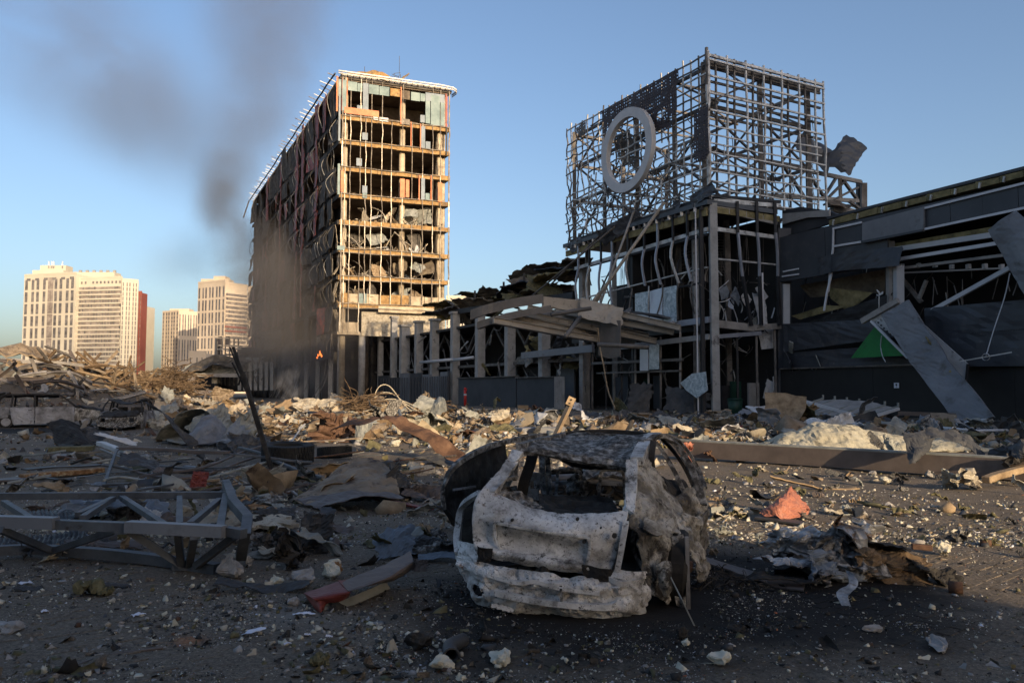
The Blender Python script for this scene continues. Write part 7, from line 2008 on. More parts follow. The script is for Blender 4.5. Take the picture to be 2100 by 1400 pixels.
for i in range(135):
 px = rgs.uniform(330, 930) if i < 55 else rgs.uniform(0, 330) if i < 75 else rgs.uniform(1440, 2100); y_ = rgs.uniform(965, 1150)
 g = G3(px, y_); k = g.y / 11 * (1 if i < 75 else .45)
 m = rgs.choice(['sheet_dark', 'sheet_dark', 'sheet_grey', 'brown_profile', 'burnt_mottled', 'moss_wool', 'plaster', 'timber'])
 o = sheet('rubble_scrap', k * rgs.uniform(.2, .75), k * rgs.uniform(.1, .28), m, g, (rgs.uniform(-.5, .5), rgs.uniform(-.4, .4), rgs.uniform(-.7, .7)), i + 1200, rgs.choice([1, 2, 3]), 1.0, .04, 0, .008, 9)
 tag(o, auto(m, o.dimensions.x / k, px, g.y, 'scrap', [(120, 'at the outer end of the truss'), (240, 'behind the truss'), (330, 'under the truss braces'), (450, 'by the truss end'), (560, 'beside the cream foam board'), (650, 'beyond the rubber flap'), (750, 'below the rusty corrugated sheet'), (850, 'beyond the blue creased sheet'), (1000, 'by the open car door'), (1560, 'between hatchback and coral scrap'), (1700, 'past the coral scrap'), (1840, 'above the crumpled bonnet'), (1960, 'past the crumpled bonnet'), (9999, 'before the bent post')], ('further back', 'close by', .35, .6, 10)), 'metal scrap', 'scraps in the dirt')
for i in range(60):
 px = rgs.uniform(-20, 620) if i < 46 else rgs.uniform(620, 930); y_ = rgs.uniform(895, 1015)
 g = G3(px, y_); a_ = rgs.gauss(0, .5); L = rgs.uniform(.5, 2.0) * g.y / 18
 m = rgs.choice(['sheet_dark', 'brown_profile', 'steel_truss', 'sheet_dark', 'rusty', 'sheet_grey', 'timber'])
 q = g + Vector((math.cos(a_) * L, math.sin(a_) * L, 0)); q.z = float(gh(q.x, q.y)) + rgs.uniform(0, .25)
 plank(auto(m, L, px, g.y, 'lath', [(100, 'near the charred timber'), (220, 'near the wool board'), (330, 'among the hoses'), (450, 'below the curled sheet'), (560, 'by the rods'), (700, 'by the tyres'), (9999, 'behind the open car door')], ('further back', 'close by', .8, 1.5, 19)), g, q, rgs.uniform(.04, .14), rgs.uniform(.02, .05), m, 'dark_lath', 'lath', .02)['group'] = 'laths strewn round the board pile'
# coils of pale hose
for i, (r_, x0, h, m) in enumerate([(1.4, 800, 1.5, 'wire_pale'), (1.8, 815, 1.1, 'wire_pale'), (1.1, 795, 2.0, 'wire_pale'), (2.3, 830, .8, 'wire_pale'), (1.6, 790, .7, 'wire_pale'), (2.0, 840, .5, 'sheet_grey')]):
 c = at(x0, 800, 47); c.z = float(gh(c.x, c.y))
 pts = [c + Vector((-r_, rgs.uniform(-.4, .4), 0)), c + Vector((-r_ * .6, .2, h * .8)), c + Vector((0, .4, h * .9)), c + Vector((r_ * .8, 0, h * .4)), c + Vector((r_ * 1.6, -.5, .05))]
 mb = MB(); mb.tube(curve_pts(pts, 22), .035, 5)
 tag(mb.build('pale_hose', m, None, True), 'springy pale hose looped over the sunlit bank, %s of the loops' % ['first to rise', 'broad', 'tallest', 'lowest and widest', 'flat and leaning', 'greyest'][i], 'hose', 'loops of pale hose on the bank')
loose_cable('bent grey-white pipe arching out of the bank near the arched sheet', [G3(818, 868, .5), G3(822, 880, .5), G3(835, 890, .35), G3(868, 894, .05)], .09, 'sheet_grey', 'bent_pipe', 'pipe')
plank('pale concrete lintel lying across the litter before the dark boundary wall', (975, 856), (1072, 850), .5, .35, 'plaster', 'concrete_lintel', 'lintel')
plank('thin white splinter leaning against the brown crumpled heap', G3(625, 905, .6), G3(590, 916), .05, .03, 'board_white')
plank('second thin white splinter lying beside the brown crumpled heap', (600, 903), (582, 918), .04, .03, 'board_white')
plank('reddish slat lying flat in the lit litter left of the dark boundary wall', (1010, 872), (1105, 871), .3, .08, 'coral_sheet')
plank('long pale batten lying behind the roof of the hatchback', (1150, 868), (1300, 872), .12, .08, 'timber')
plank('short timber leaning out of the bank near the low ruin', G3(425, 842, 1.1), G3(412, 850), .14, .1, 'timber')
plank('short timber prop leaning beside the leaning black rods', G3(506, 838, .9), G3(527, 850), .12, .08, 'timber')
def box_thing(label, px, py, w, d, h, rz, m, seed, open_=True):
 c = G3(px, py)
 t = thing('cardboard_box', label, 'box', c)
 mw = Matrix.Translation(c) @ Matrix.Rotation(rz, 4, 'Z')
 def B(n_, x0, y0, z0, x1, y1, z1):
  o = mw @ Vector((x0, y0, z0))
  e = mw.to_3x3()
  box3(n_, o, e @ Vector((x1 - x0, 0, 0)), e @ Vector((0, y1 - y0, 0)), Vector((0, 0, z1 - z0)), m, t)
 B('side', -w / 2, -d / 2, 0, w / 2, -d / 2 + .02, h); B('side', -w / 2, d / 2 - .02, 0, w / 2, d / 2, h)
 B('side', -w / 2, -d / 2 + .02, 0, -w / 2 + .02, d / 2 - .02, h); B('side', w / 2 - .02, -d / 2 + .02, 0, w / 2, d / 2 - .02, h)
 B('bottom', -w / 2 + .02, -d / 2 + .02, .0, w / 2 - .02, d / 2 - .02, .02)
 e = mw.to_3x3()
 if open_:
  box3('flap', mw @ Vector((-w / 2, -d / 2, h + .003)), e @ Vector((w, 0, 0)), e @ Vector((0, -d * .45, -h * .15)), Vector((0, 0, .015)), m, t)
  box3('flap', mw @ Vector((w / 2, -d / 2, h + .003)), e @ Vector((0, d, 0)), e @ Vector((w * .4, 0, -h * .2)), Vector((0, 0, .015)), m, t)
 else:
  B('lid', -w / 2, -d / 2, h + .002, w / 2, d / 2, h + .02)
box_thing('closed brown cardboard box on the litter before the boundary wall', 1072, 848, .8, .6, .6, .1, 'cardboard', 1, False)
box_thing('open brown cardboard box with its flaps out, before the hall', 1312, 866, .8, .6, .45, .5, 'cardboard', 2)
S_('brown_crate_wreck', 'crushed reddish brown corrugated sheet beside the closed box', 'metal sheet', 1100, 862, 1.6, 1.1, 'rusty', (.7, .2, .2), 61, 3, 1.2, .1, .18, .02, 14)
S_('white_sheet', 'white crumpled board corner poking up near the leaning steel strap', 'board', 1185, 855, 1.0, .8, 'board_white', (.5, .2, .6), 62, 2, .6, .05, th=.03)
S_('white_sheet', 'white scrap of board before the boundary wall, nearest the open box', 'board', 1330, 874, 1.2, .3, 'board_white', (.1, .05, .2), 63, 1, .3, .03, th=.03)
# curved dark boards before the hall
for (px, py, w, l, m, lb, sd) in [(1410, 848, 3.2, 2.0, 'sheet_dark', 'curved dark board standing at the foot of the corner column', 71), (1312, 846, 1.8, 2.4, 'sheet_dark', 'dark slanting board leaning inside the hall front', 72)]:
 S_('dark_board', lb, 'board', px, py, w, l, m, (R(65), .1, -.4), sd, 1, .5, .05, th=.04, torn=.15)
t = thing('leaning_strap', 'upright steel strap with two holes leaning behind the hatchback, one face sunlit', 'metal strap', G3(1140, 905))
p, q = at(1137, 893, 14.5), at(1172, 819, 14.8)
d = (q - p)
mb = MB(); mb.strip([p, q], .12, .02, side=Vector((1, 0, .5))); mb.build('web', 'sheet_dark', t)
mb = MB(); mb.strip([p + Vector((.05, -.03, 0)), q + Vector((.05, -.03, 0))], .07, .03, side=Vector((1, 0, .5))); mb.build('flange', 'timber', t)
c = at(1169, 824, 14.74)
bar('end_plate', c - d.normalized() * .08, c + d.normalized() * .10, .13, .04, 'timber', t, up=Vector((0, -1, .2)))
for k in (-.03, .05):
 cc = c + d.normalized() * k + Vector((0, -.03, 0)); mb = MB(); mb.tube([cc, cc - Vector((0, .015, 0))], .017, 10); mb.build('hole', 'burnt_black', t)
# ------------------------------------------------------------------ the steel beam across the far side of the square, foam heap, pipes
def long_beam():
 a, b_ = gnd(1376, 938), gnd(2230, 998)
 p, q = at(1376, 938, a.y), at(2230, 998, b_.y)
 t = thing('long_steel_beam', 'long heavy steel beam lying right across the square behind the hatchback', 'steel beam', a)
 h = .42
 p = Vector((a.x, a.y, .06)); q = Vector((b_.x, b_.y, .04))
 w = .30
 bar('web', p + UP * h / 2, q + UP * h / 2, .03, h, 'brown_profile', t)
 n = (q - p).normalized().cross(UP)
 if n.y > 0: n = -n
 bar('flange', p + UP * .02, q + UP * .02, w, .035, 'brown_profile', t)
 bar('flange', p + UP * h, q + UP * h, w, .035, 'sheet_grey', t)
 mb = MB(); mb.prism([p + n * .13 + UP * .04, q + n * .13 + UP * .04, q + n * .13 + UP * (h - .02), p + n * .13 + UP * (h - .02)], n * .02); fix_normals(mb.build('side_plate', 'brown_profile', t))
 for k in range(0):
  u = (k + .5) / 9; c = p + (q - p) * u
  bar('stiffener', c + n * .16 + UP * .05, c + n * .16 + UP * (h - .03), .03, .02, 'brown_profile', t)
 return p, q
long_beam()
def foam():
 Y0 = 23.5
 c = gnd(1668, 925)
 rows = []
 prof = [(1535, 925, 0), (1560, 925, .10), (1600, 925, .30), (1640, 925, .42), (1690, 925, .38), (1740, 925, .27), (1780, 925, .20), (1820, 925, .16), (1860, 925, .14), (1925, 925, .0)]
 for dv, k in ((2.2, 0), (1.5, .6), (.8, 1.0), (.2, .8), (-.25, .25), (-.4, -.15)):
  row = []
  for (x, y, hh) in prof:
   X = (x - 1050) / 1600 * 25.5
   row.append(Vector((X, 23.6 - (x - 1540) * .0028 + dv, float(gh(X, 24)) + hh * 1.7 * k + .02)))
  rows.append(row)
 o = patch('foam_heap', rows, 80, 30, 'foam_pale', None, .06, .10, 2.2, 77)
 tag(o, 'long low heap of cream insulation foam behind the steel beam', 'foam')
foam()
mb = MB(); mb.tube([G3(1712, 906, .25), G3(1760, 910, .25), G3(1812, 916, .22)], .055, 8); tag(mb.build('yellow_pipe', 'yellow_pipe', None, True), 'yellow pipe lying on the cream foam heap', 'pipe')
mb = MB(); mb.tube([G3(1838, 915, .2), G3(1866, 918, .2)], .055, 8); tag(mb.build('yellow_pipe', 'yellow_pipe', None, True), 'short yellow pipe end beyond the cream foam heap', 'pipe')
mb = MB(); mb.tube([G3(1510, 882, .12), G3(1570, 886, .12)], .07, 6); tag(mb.build('red_yellow_bar', 'red_paint', None, True), 'short red bar in the litter just beyond the foam heap', 'bar')
mb = MB(); mb.tube([G3(1930, 893, .3), G3(2000, 896, .3), G3(2110, 897, .3)], .05, 8); tag(mb.build('white_pipe', 'trim_white', None, True), 'white pipe lying beyond the torn grey sheets', 'pipe')
# torn grey cladding draped over the beam
S_('draped_sheet', 'pale crumpled wad of fabric on top of the long steel beam', 'fabric', 1910, 905, 1.0, .8, 'sheet_blue', (.5, .6, .4), 83, 4, 1.8, .15, th=.01, res=18, zoff=.3)
S_('draped_sheet', 'dark folded plate resting on the steel beam by the foam heap', 'metal plate', 1795, 948, .55, .4, 'sheet_dark', (.6, .3, .4), 84, 3, 1.2, .05, th=.01, zoff=.35)
S_('draped_sheet', 'small grey folded sheet beside the dark folded plate', 'metal sheet', 1832, 955, .55, .4, 'sheet_grey', (.9, .3, .4), 85, 2, 1.0, .05, th=.01, zoff=.25)
S_('draped_sheet', 'dark torn sheet curling at the frame edge behind the bent post', 'metal sheet', 2080, 985, 1.6, .9, 'sheet_dark', (.8, .4, .4), 86, 4, 1.5, .15, th=.01, res=18)
S_('pale_wreck', 'cream crumpled metal bracket lit by the sun before the steel beam', 'metal sheet', 1985, 1004, .75, .42, 'plaster', (.9, .5, .6), 87, 4, 1.6, .1, th=.012, res=20)
plank('bent yellowish post lying beside the cream crumpled bracket', G3(2022, 1002, .05), G3(2150, 985, .30), .16, .12, 'timber', 'bent_post', 'post')
S_('pale_wreck', 'thin dark board wedged under the cream crumpled bracket', 'board', 1950, 1002, .6, .25, 'sheet_grey', (.4, .5, 1.0), 88, 1, .5, .03, th=.02)
# fallen roof panel with ribs before the black wall
def ribbed():
 c = G3(1725, 872)
 t = thing('collapsed_roof', 'fallen ribbed roof panel lying on its back before the black wall', 'roof panel', c)
 Y = 42
 P4 = [at(1605, 850, 43), at(1688, 820, 44), at(1842, 837, 41), at(1776, 858, 39.5)]
 patch('skin', [[P4[0], P4[1]], [(P4[0] + P4[3]) / 2, (P4[1] + P4[2]) / 2 + UP * .15], [P4[3], P4[2]]], 14, 14, 'beam_grey', t, .05, .1, .8, 4)
 bar('edge_rail', at(1642, 820, 42), at(1777, 858, 39), .12, .14, 'sign_ring', t)
 bar('edge_rail', at(1777, 858, 39), at(1843, 838, 40.5), .12, .14, 'sign_ring', t)
 bar('edge_rail', at(1580, 852, 42.5), at(1642, 822, 43), .1, .12, 'sheet_grey', t)
 for k in range(7):
  u = k / 6
  a_ = P4[1] * (1 - u) + P4[2] * u + UP * .08; b_ = P4[0] * (1 - u) + P4[3] * u + UP * .08
  bar('rib', a_, b_, .08, .12, 'sheet_grey', t)
  bar('rib_end', a_, a_ + UP * .22, .08, .1, 'sheet_grey', t)
 bar('edge_rail', at(1842, 847, 40), at(1960, 851, 39), .15, .2, 'brown_profile', t)
ribbed()
S_('white_sheet', 'white pointed board lying before the hall corner', 'board', 1580, 868, 2.2, 1.4, 'board_white', (.35, .1, .3), 91, 1, .4, .05, th=.04)
S_('white_sheet', 'grey-white board lying flat beside the white pointed one', 'board', 1540, 862, 2.0, 1.6, 'fascia_grey', (.25, -.2, .9), 92, 1, .4, .05, th=.04)
S_('white_sheet', 'white curled sheet in the litter before the fallen ribbed panel', 'board', 1672, 884, 1.6, .8, 'board_white', (.3, .1, .1), 93, 2, .8, .06, th=.03)
S_('grey_sheet', 'blue-grey torn sheet in the litter beside the white curled sheet', 'metal sheet', 1710, 880, 1.3, 1.0, 'sheet_blue', (.6, .1, .6), 94, 3, 1.2, .1, th=.02)
t = thing('waste_bin', 'dark green waste bin standing inside the hall corner', 'bin', G3(1506, 850))
c = G3(1508, 851)
mb = MB(); mb.tube([c, c + UP * 1.1], .5, 14, rads=[.45, .55]); mb.build('body', 'bin_green', t, True)
mb = MB(); mb.tube([c + UP * 1.1, c + UP * 1.2], .6, 14, rads=[.6, .5]); mb.build('lid', 'bin_green', t, True)
# ------------------------------------------------------------------ foreground, left: truss, hoses, boards
def truss():
 t = thing('fallen_roof_truss', 'long grey steel roof truss lying on its side in the near rubble', 'truss', gnd(250, 1160))
 g = lambda px, py, z: gnd(px, py, z)
 th = .085
 C = lambda n_, p, q, w=.085, m='steel_truss': bar(n_, p, q, w * 1.12, w * 1.05, m, t)
 # far chord (high), middle chord (pale faces), lower chord near the ground
 f0, f1 = g(-160, 1018, .42), g(478, 1014, .42)
 m0, m1 = g(-160, 1064, .50), g(462, 1088, .46)
 b0, b1 = g(-160, 1140, .08), g(450, 1164, .06)
 C('chord', f0, f1, .08); C('chord', m0, m1, .085, 'steel_truss'); 
 C('chord', m1, g(500, 1094, .45), .08)
 bar('pale_face', g(-60, 1067, .505), g(115, 1072, .50), .11, .11, 'fascia_grey', t)
 bar('pale_face', g(262, 1079, .485), g(460, 1089, .47), .11, .105, 'fascia_grey', t)
 mb = MB(); mb.strip(curve_pts([g(-160, 1140, .1), g(40, 1126, .1), g(110, 1128, .09), g(230, 1136, .08), g(360, 1152, .06), g(446, 1166, .05)], 12), .10, .10, side=UP); mb.build('chord', 'steel_truss', t)
 # end frame: kinked
 mb = MB(); mb.strip([g(463, 990, .47), g(478, 1030, .46), g(508, 1064, .45), g(502, 1098, .40), g(494, 1140, .12)], .10, .10, side=Vector((1, .4, 0))); mb.build('end_post', 'steel_truss', t)
 C('end_post', g(463, 1016, .42), g(449, 1098, .36), .07); C('end_post', f1, g(463, 990, .5), .07)
 for (a_, b_) in (((8, 1030), (72, 1070)), ((225, 1025), (170, 1062)), ((250, 1020), (335, 1076)), ((368, 1020), (368, 1076)), ((450, 1025), (390, 1075)), ((232, 1022), (160, 1056))):
  C('brace', g(a_[0], a_[1], .40), g(b_[0], b_[1], .44), .058)
 for (a_, z0, b_, z1) in (((0, 1085), .44, (108, 1130), .1), ((108, 1130), .1, (245, 1084), .44), ((262, 1088), .44, (372, 1158), .06), ((365, 1096), .42, (372, 1158), .06), ((398, 1100), .42, (388, 1158), .06), ((402, 1160), .07, (480, 1100), .40), ((262, 1084), .46, (330, 1130), .2)):
  C('brace', g(a_[0], a_[1], z0), g(b_[0], b_[1], z1), .06)
 for (x, y, z) in ((108, 1130, .1), (372, 1158, .06), (255, 1084, .46)):
  c = g(x, y, z); bar('gusset', c - Vector((.09, 0, 0)), c + Vector((.09, 0, 0)), .02, .10, 'steel_truss', t)
 for x, y in ((20, 1100), (200, 1130), (330, 1150)):
  pass
truss()
S_('corrugated_sheet', 'blue-grey corrugated sheet under the fallen roof truss', 'metal sheet', 70, 1118, 1.1, .7, 'sheet_dark', (.05, .02, .5), 101, 1, .2, .03, .05, .006, 20, .04, .02)
S_('corrugated_sheet', 'small dark corrugated sheet beyond the fallen roof truss', 'metal sheet', 140, 1062, .9, .7, 'sheet_dark', (.05, .02, .6), 102, 1, .2, .03, .05, .006, 20, .04)
S_('insulated_board', 'broad cream board with crumbling foam edge beside the truss end', 'board', 500, 1085, 1.15, .62, 'plaster', (.03, .10, .1), 103, 1, .25, .03, th=.05, zoff=.05, res=22, torn=.22)
S_('insulated_board', 'brown wooly board edge lying over the cream board', 'board', 520, 1052, .9, .22, 'foam_brown', (.1, .1, -.1), 104, 2, .4, .04, th=.02, zoff=.04)
S_('insulated_board', 'dark tray with a raised rim beside the cream board', 'tray', 565, 1070, .5, .32, 'sheet_dark', (.1, .15, .3), 105, 2, .9, .03, th=.015, zoff=.03)
S_('insulated_board', 'cream torn board seen through the truss braces', 'board', 265, 1062, .75, .4, 'plaster', (.15, -.1, .3), 106, 2, .5, .05, th=.03, zoff=.03)
S_('insulated_board', 'blue-grey buckled sheet behind the middle truss chord', 'metal sheet', 230, 1076, 1.2, .5, 'sheet_blue', (.2, -.1, .2), 107, 2, .6, .08, th=.01, zoff=.02)
S_('insulated_board', 'white crumpled scrap caught between the truss braces', 'metal sheet', 300, 1080, .35, .3, 'board_white', (.7, .3, .2), 108, 3, 1.2, .05, th=.01, zoff=.05)
S_('insulated_board', 'brown flat board leaning inside the lower truss bay', 'board', 215, 1128, .8, .18, 'brown_profile', (.3, .1, .25), 109, 1, .3, .02, th=.02, zoff=.04)
S_('torn_flashing', 'dark bent flashing propped over the lamp-like drum near the truss end', 'metal sheet', 255, 1092, .4, .5, 'sheet_dark', (.8, .3, .8), 110, 3, 1.4, .05, th=.01)
# boards further left
plank('dark timber with charred orange edge lying beyond the fallen truss', (45, 985), (208, 970), .28, .10, 'foam_brown')
plank('dark top board on the charred timber beyond the fallen truss', G3(50, 976, .06), G3(206, 962, .06), .3, .03, 'sheet_dark')
plank('greenish wool board lying near the rounded white beam', (96, 930), (192, 928), .4, .14, 'moss_wool')
plank('rounded white beam end sticking out over the dark boards', G3(203, 932, .22), G3(262, 946, .12), .17, .12, 'board_white', 'white_beam', 'beam')
plank('thin red-brown lath lying below the greenish wool board', (100, 940), (205, 953), .1, .06, 'rusty')
plank('grey wide plank lying flat at the edge of the square by the truss', (-60, 995), (45, 985), .45, .04, 'brown_profile')
plank('light blue strip of metal in the dark boards below the big curled sheet', (362, 925), (412, 932), .2, .04, 'sheet_blue')
plank('blue-grey flat bar half under the dark boards', (378, 962), (430, 966), .1, .04, 'sheet_blue')
plank('long dark plank sloping down from the rods towards the rusty sheet', G3(490, 940, .22), G3(662, 988, .05), .08, .05, 'steel_truss')
plank('dark bar running beside the tyre from the pile of boards', G3(470, 960, .28), G3(640, 962, .1), .07, .05, 'steel_truss')
plank('dark beam lying along the top of the pile of boards', G3(240, 945, .22), G3(470, 955, .25), .10, .08, 'brown_profile')
plank('black beam lying lowest in the pile of boards', (280, 965), (440, 975), .14, .10, 'sheet_dark')
plank('grey prop leaning between the board pile and the hoses', G3(240, 955, .35), G3(212, 1000, .0), .06, .05, 'steel_truss')
S_('dark_plate', 'wide black plate tilted over the pile of boards', 'metal plate', 285, 975, .8, .5, 'sheet_dark', (.3, .45, .5), 111, 1, .4, .03, th=.01, zoff=.1)
S_('white_scrap', 'pale grey oval scrap lying under the hoses', 'metal sheet', 215, 997, .45, .2, 'sheet_blue', (.1, .1, 0), 112, 1, .3, .02, th=.01)
for i, (m, dz, lb) in enumerate((('brown_profile', .12, 'upper grey hose curving from the board pile across to the rods'), ('brown_profile', .05, 'middle grey hose curving from the board pile across to the rods'), ('sheet_grey', .02, 'lower grey hose curving in front of the board pile'))):
 loose_cable(lb, [G3(206 + i * 3, 940 + i * 30, dz + .12), G3(250, 958 + i * 16, dz + .08), G3(330, 975 + i * 8, dz), G3(410, 975 + i * 6, dz + .02), G3(500, 945 + i * 14, dz + .12), G3(560, 925 + i * 16, dz + .1)], .032, m, 'grey_hose', 'hose', 'hoses over the board pile')
loose_cable('thin bent rod lying flat on the paving near the bottom edge', [gnd(70, 1400), gnd(140, 1370), gnd(220, 1343), gnd(335, 1328)], .009, 'brown_profile', 'thin_rod', 'rod')
loose_cable('white bent strip standing in the rubble between the hoses and the truss', [G3(282, 995, .02), G3(300, 985, .05), G3(313, 978, .08)], .012, 'sheet_blue', 'white_strip', 'strip')
S_('red_clip', 'dark red bent clip standing between the hoses and the truss', 'metal clip', 408, 1002, .28, .36, 'red_profile', (1.1, .1, .1), 113, 1, .5, .03, th=.01, torn=.04)
S_('red_scrap', 'small dark red scrap by the pile of curled sheets', 'metal scrap', 441, 905, .6, .4, 'red_profile', (.8, .1, .4), 114, 2, .9, .05, th=.01)
# curled sheets behind
S_('curled_sheet', 'pale grey torn sheet folded beside the big curled one', 'metal sheet', 432, 912, 1.5, 1.2, 'sheet_grey', (R(60), -.4, .5), 122, 2, .7, .1, th=.012, res=18)
S_('curled_sheet', 'grey crumpled sheets heaped against the leaning black rods', 'metal sheet', 500, 918, 1.6, 1.2, 'sheet_grey', (.9, .2, .5), 123, 5, 1.5, .15, th=.012, res=20)
S_('curled_sheet', 'blue-grey twisted flashing sticking up by the leaning rods', 'metal sheet', 477, 925, .5, 1.4, 'sheet_blue', (1.2, .4, .2), 124, 3, 1.3, .06, th=.01, res=16)
S_('curled_sheet', 'dark sheet slumped left of the tyre', 'metal sheet', 520, 932, 1.2, .9, 'sheet_dark', (.8, .2, .9), 125, 3, 1.0, .1, th=.01, res=16)
S_('black_plate', 'black plate sloping beside the standing one, its edge bent', 'metal plate', 185, 914, 1.1, .6, 'sheet_dark', (R(25), .35, .1), 127, 2, .8, .06, th=.012, res=16)
S_('grey_board', 'pale grey board tipped against the rubble before the second wreck', 'board', 240, 915, 1.2, .25, 'board_white', (.4, .3, .3), 128, 1, .3, .03, th=.02)
S_('dark_ribbon', 'dark curled strip below the big curled sheet', 'metal strip', 350, 920, 2.2, .35, 'sheet_dark', (.3, .1, -.3), 129, 3, .9, .05, th=.012, res=18)
S_('pale_ruin', 'cream chips heaped in the bowl of the big curled sheet', 'plaster', 340, 893, 1.2, .5, 'plaster', (.3, .1, .2), 130, 4, 1.4, .1, th=.02, res=14)
# tyres
def tyre(label, px, py, Ro, w, tilt, seed):
 c = G3(px, py, w * .5 + .02)
 t = thing('tyre', label, 'tyre', (c.x, c.y, 0))
 mw = Matrix.Translation(c) @ Matrix.Rotation(tilt, 4, 'X') @ Matrix.Rotation(tilt * .6, 4, 'Y')
 prof = [(Ro * .60, -.42), (Ro * .74, -.5), (Ro * .93, -.47), (Ro * .98, -.38), (Ro * .98, .38), (Ro * .93, .47), (Ro * .74, .5), (Ro * .60, .42), (Ro * .57, 0)]
 n = 56
 vs = [mw @ Vector((r_ * math.cos(2 * math.pi * k / n), r_ * math.sin(2 * math.pi * k / n), z * w)) for k in range(n) for r_, z in prof]
 m_ = len(prof)
 fs = [(k * m_ + i, ((k + 1) % n) * m_ + i, ((k + 1) % n) * m_ + (i + 1) % m_, k * m_ + (i + 1) % m_) for k in range(n) for i in range(m_)]
 mb = MB(); mb.add(vs, fs); mb.build('carcass', 'tyre_rubber', t)
 nb = 44
 tb = MB()
 for k in range(nb):
  for j, (z0, z1) in enumerate(((-.46, -.16), (-.12, .12), (.16, .46))):
   a_ = 2 * math.pi * (k + (.5 if j == 1 else 0)) / nb; da = 2 * math.pi / nb * .34
   cs = []
   for rr in (Ro * .97, Ro * 1.03):
    for (aa, zz) in ((a_ - da, z0), (a_ + da, z0), (a_ + da, z1), (a_ - da, z1)):
     cs.append(mw @ Vector((rr * math.cos(aa), rr * math.sin(aa), zz * w)))
   tb.add(cs, CUBE_F)
 tb.build('tread', 'tyre_rubber', t)
tyre('big knobbly black tyre lying flat beside the leaning black rods', 590, 952, .60, .44, .06, 1)
tyre('smaller black tyre half buried behind the big knobbly one', 686, 940, .44, .28, -.12, 2)
# leaning rods
def rods():
 b_ = G3(557, 962)
 t = thing('leaning_rods', 'bundle of thin black charred rods leaning steeply up from beside the tyre', 'rods', b_)
 Y = b_.y
 T = lambda px, py, dy=0: at(px, py, Y + dy)
 def rr(a_, b2, r_, n_='rod', m='burnt_black'):
  mb = MB(); mb.strip([a_, a_ * .5 + b2 * .5, b2], r_ * 2, r_ * 1.6, side=Vector((1, 0, 0))); mb.build(n_, m, t)
 rr(T(557, 962), T(497, 762), .05, 'post'); rr(T(500, 775), T(478, 711), .03)
 rr(T(503, 790, .1), T(472, 713, .3), .02); rr(T(504, 800, .1), T(476, 743, .2), .018); rr(T(497, 762), T(489, 790), .018); rr(T(497, 780), T(486, 722, .2), .012)
rods()
# ------------------------------------------------------------------ foreground, centre and right
S_('folded_plate', 'black folded plate beside the rust-streaked corrugated sheet', 'metal plate', 815, 1025, .6, .5, 'sheet_dark', (R(50), .5, .4), 142, 2, 1.2, .04, th=.008)
S_('folded_plate', 'brown-grey sheet ridge trailing from the black folded plate', 'metal plate', 875, 1026, .75, .45, 'brown_profile', (R(30), .15, -.15), 143, 2, .9, .04, th=.008)
plank('dull red batten lying just below the rust-streaked sheet', (770, 1030), (885, 1048), .10, .03, 'red_profile')
plank('thin dark bar lying under the lip of the rust-streaked sheet', (800, 1016), (915, 1024), .05, .04, 'sheet_dark')
S_('upright_sheet', 'pale pointed sheet standing upright behind the open door of the hatchback', 'metal sheet', 985, 965, .55, .8, 'sheet_grey', (R(80), .35, .1), 144, 2, .9, .05, th=.01, res=16)
plank('flat grey-white board lying behind the roof of the hatchback', (1062, 893), (1150, 890), .7, .25, 'fascia_grey', 'grey_board', 'board')
S_('red_scrap', 'dark maroon scrap lying beyond the open car door', 'metal scrap', 985, 898, .7, .35, 'red_profile', (.6, .1, .1), 145, 1, .4, .03, th=.01)
# red profile, blue sheet, strip towards the car
def red_profile():
 t = thing('folded_metal_trough', 'folded dark red and brown metal trough lying before the hatchback', 'metal trough', gnd(740, 1200))
 g = gnd
 patch('upper_face', [[g(700, 1192, .16), g(775, 1163, .20), g(842, 1130, .26)], [g(716, 1212, .17), g(795, 1184, .20), g(848, 1150, .25)], [g(732, 1196, .06), g(806, 1190, .10), g(852, 1160, .16)]], 26, 12, 'brown_profile', t, .006, .006, 6, 1)
 patch('red_face', [[g(622, 1216, .06), g(665, 1202, .12), g(700, 1190, .16)], [g(640, 1226, .10), g(680, 1218, .14), g(718, 1212, .17)], [g(655, 1236, .06), g(695, 1232, .08), g(712, 1224, .08)]], 18, 12, 'red_profile', t, .006, .006, 6, 2)
 patch('red_face', [[g(694, 1190, .165), g(735, 1190, .165)], [g(704, 1203, .17), g(728, 1200, .14)], [g(714, 1214, .16), g(718, 1216, .12)]], 8, 8, 'red_profile', t, .006, .004, 6, 3)
 patch('red_face', [[g(626, 1219, .07), g(650, 1224, .10), g(684, 1228, .09)], [g(640, 1240, .03), g(656, 1244, .05), g(668, 1238, .05)], [g(652, 1252, .0), g(657, 1256, .01), g(664, 1249, .02)]], 12, 10, 'red_profile', t, .006, .006, 6, 4)
 patch('inner_face', [[g(660, 1238, .04), g(712, 1226, .06), g(792, 1192, .08)], [g(662, 1252, .0), g(720, 1242, .0), g(800, 1206, .0)]], 16, 6, 'sheet_grey', t, .006, .008, 6, 5)
red_profile()
S_('blue_sheet', 'blue-grey creased metal sheet beside the folded red trough', 'metal sheet', 808, 1144, .42, .34, 'sheet_blue', (R(38), -.2, .1), 146, 2, .5, .02, th=.006, res=18, torn=.14, zoff=.03)
S_('blue_sheet', 'blue-grey strip running from the creased sheet to the hatchback corner', 'metal sheet', 900, 1152, .46, .12, 'sheet_blue', (R(25), .0, -.05), 147, 1, .2, .01, th=.006, torn=.05, zoff=.02)
S_('black_strip', 'black folded strip behind the blue-grey strip by the car corner', 'metal strip', 895, 1132, .5, .16, 'sheet_dark', (R(45), .1, -.15), 148, 2, .7, .03, th=.006, zoff=.02)
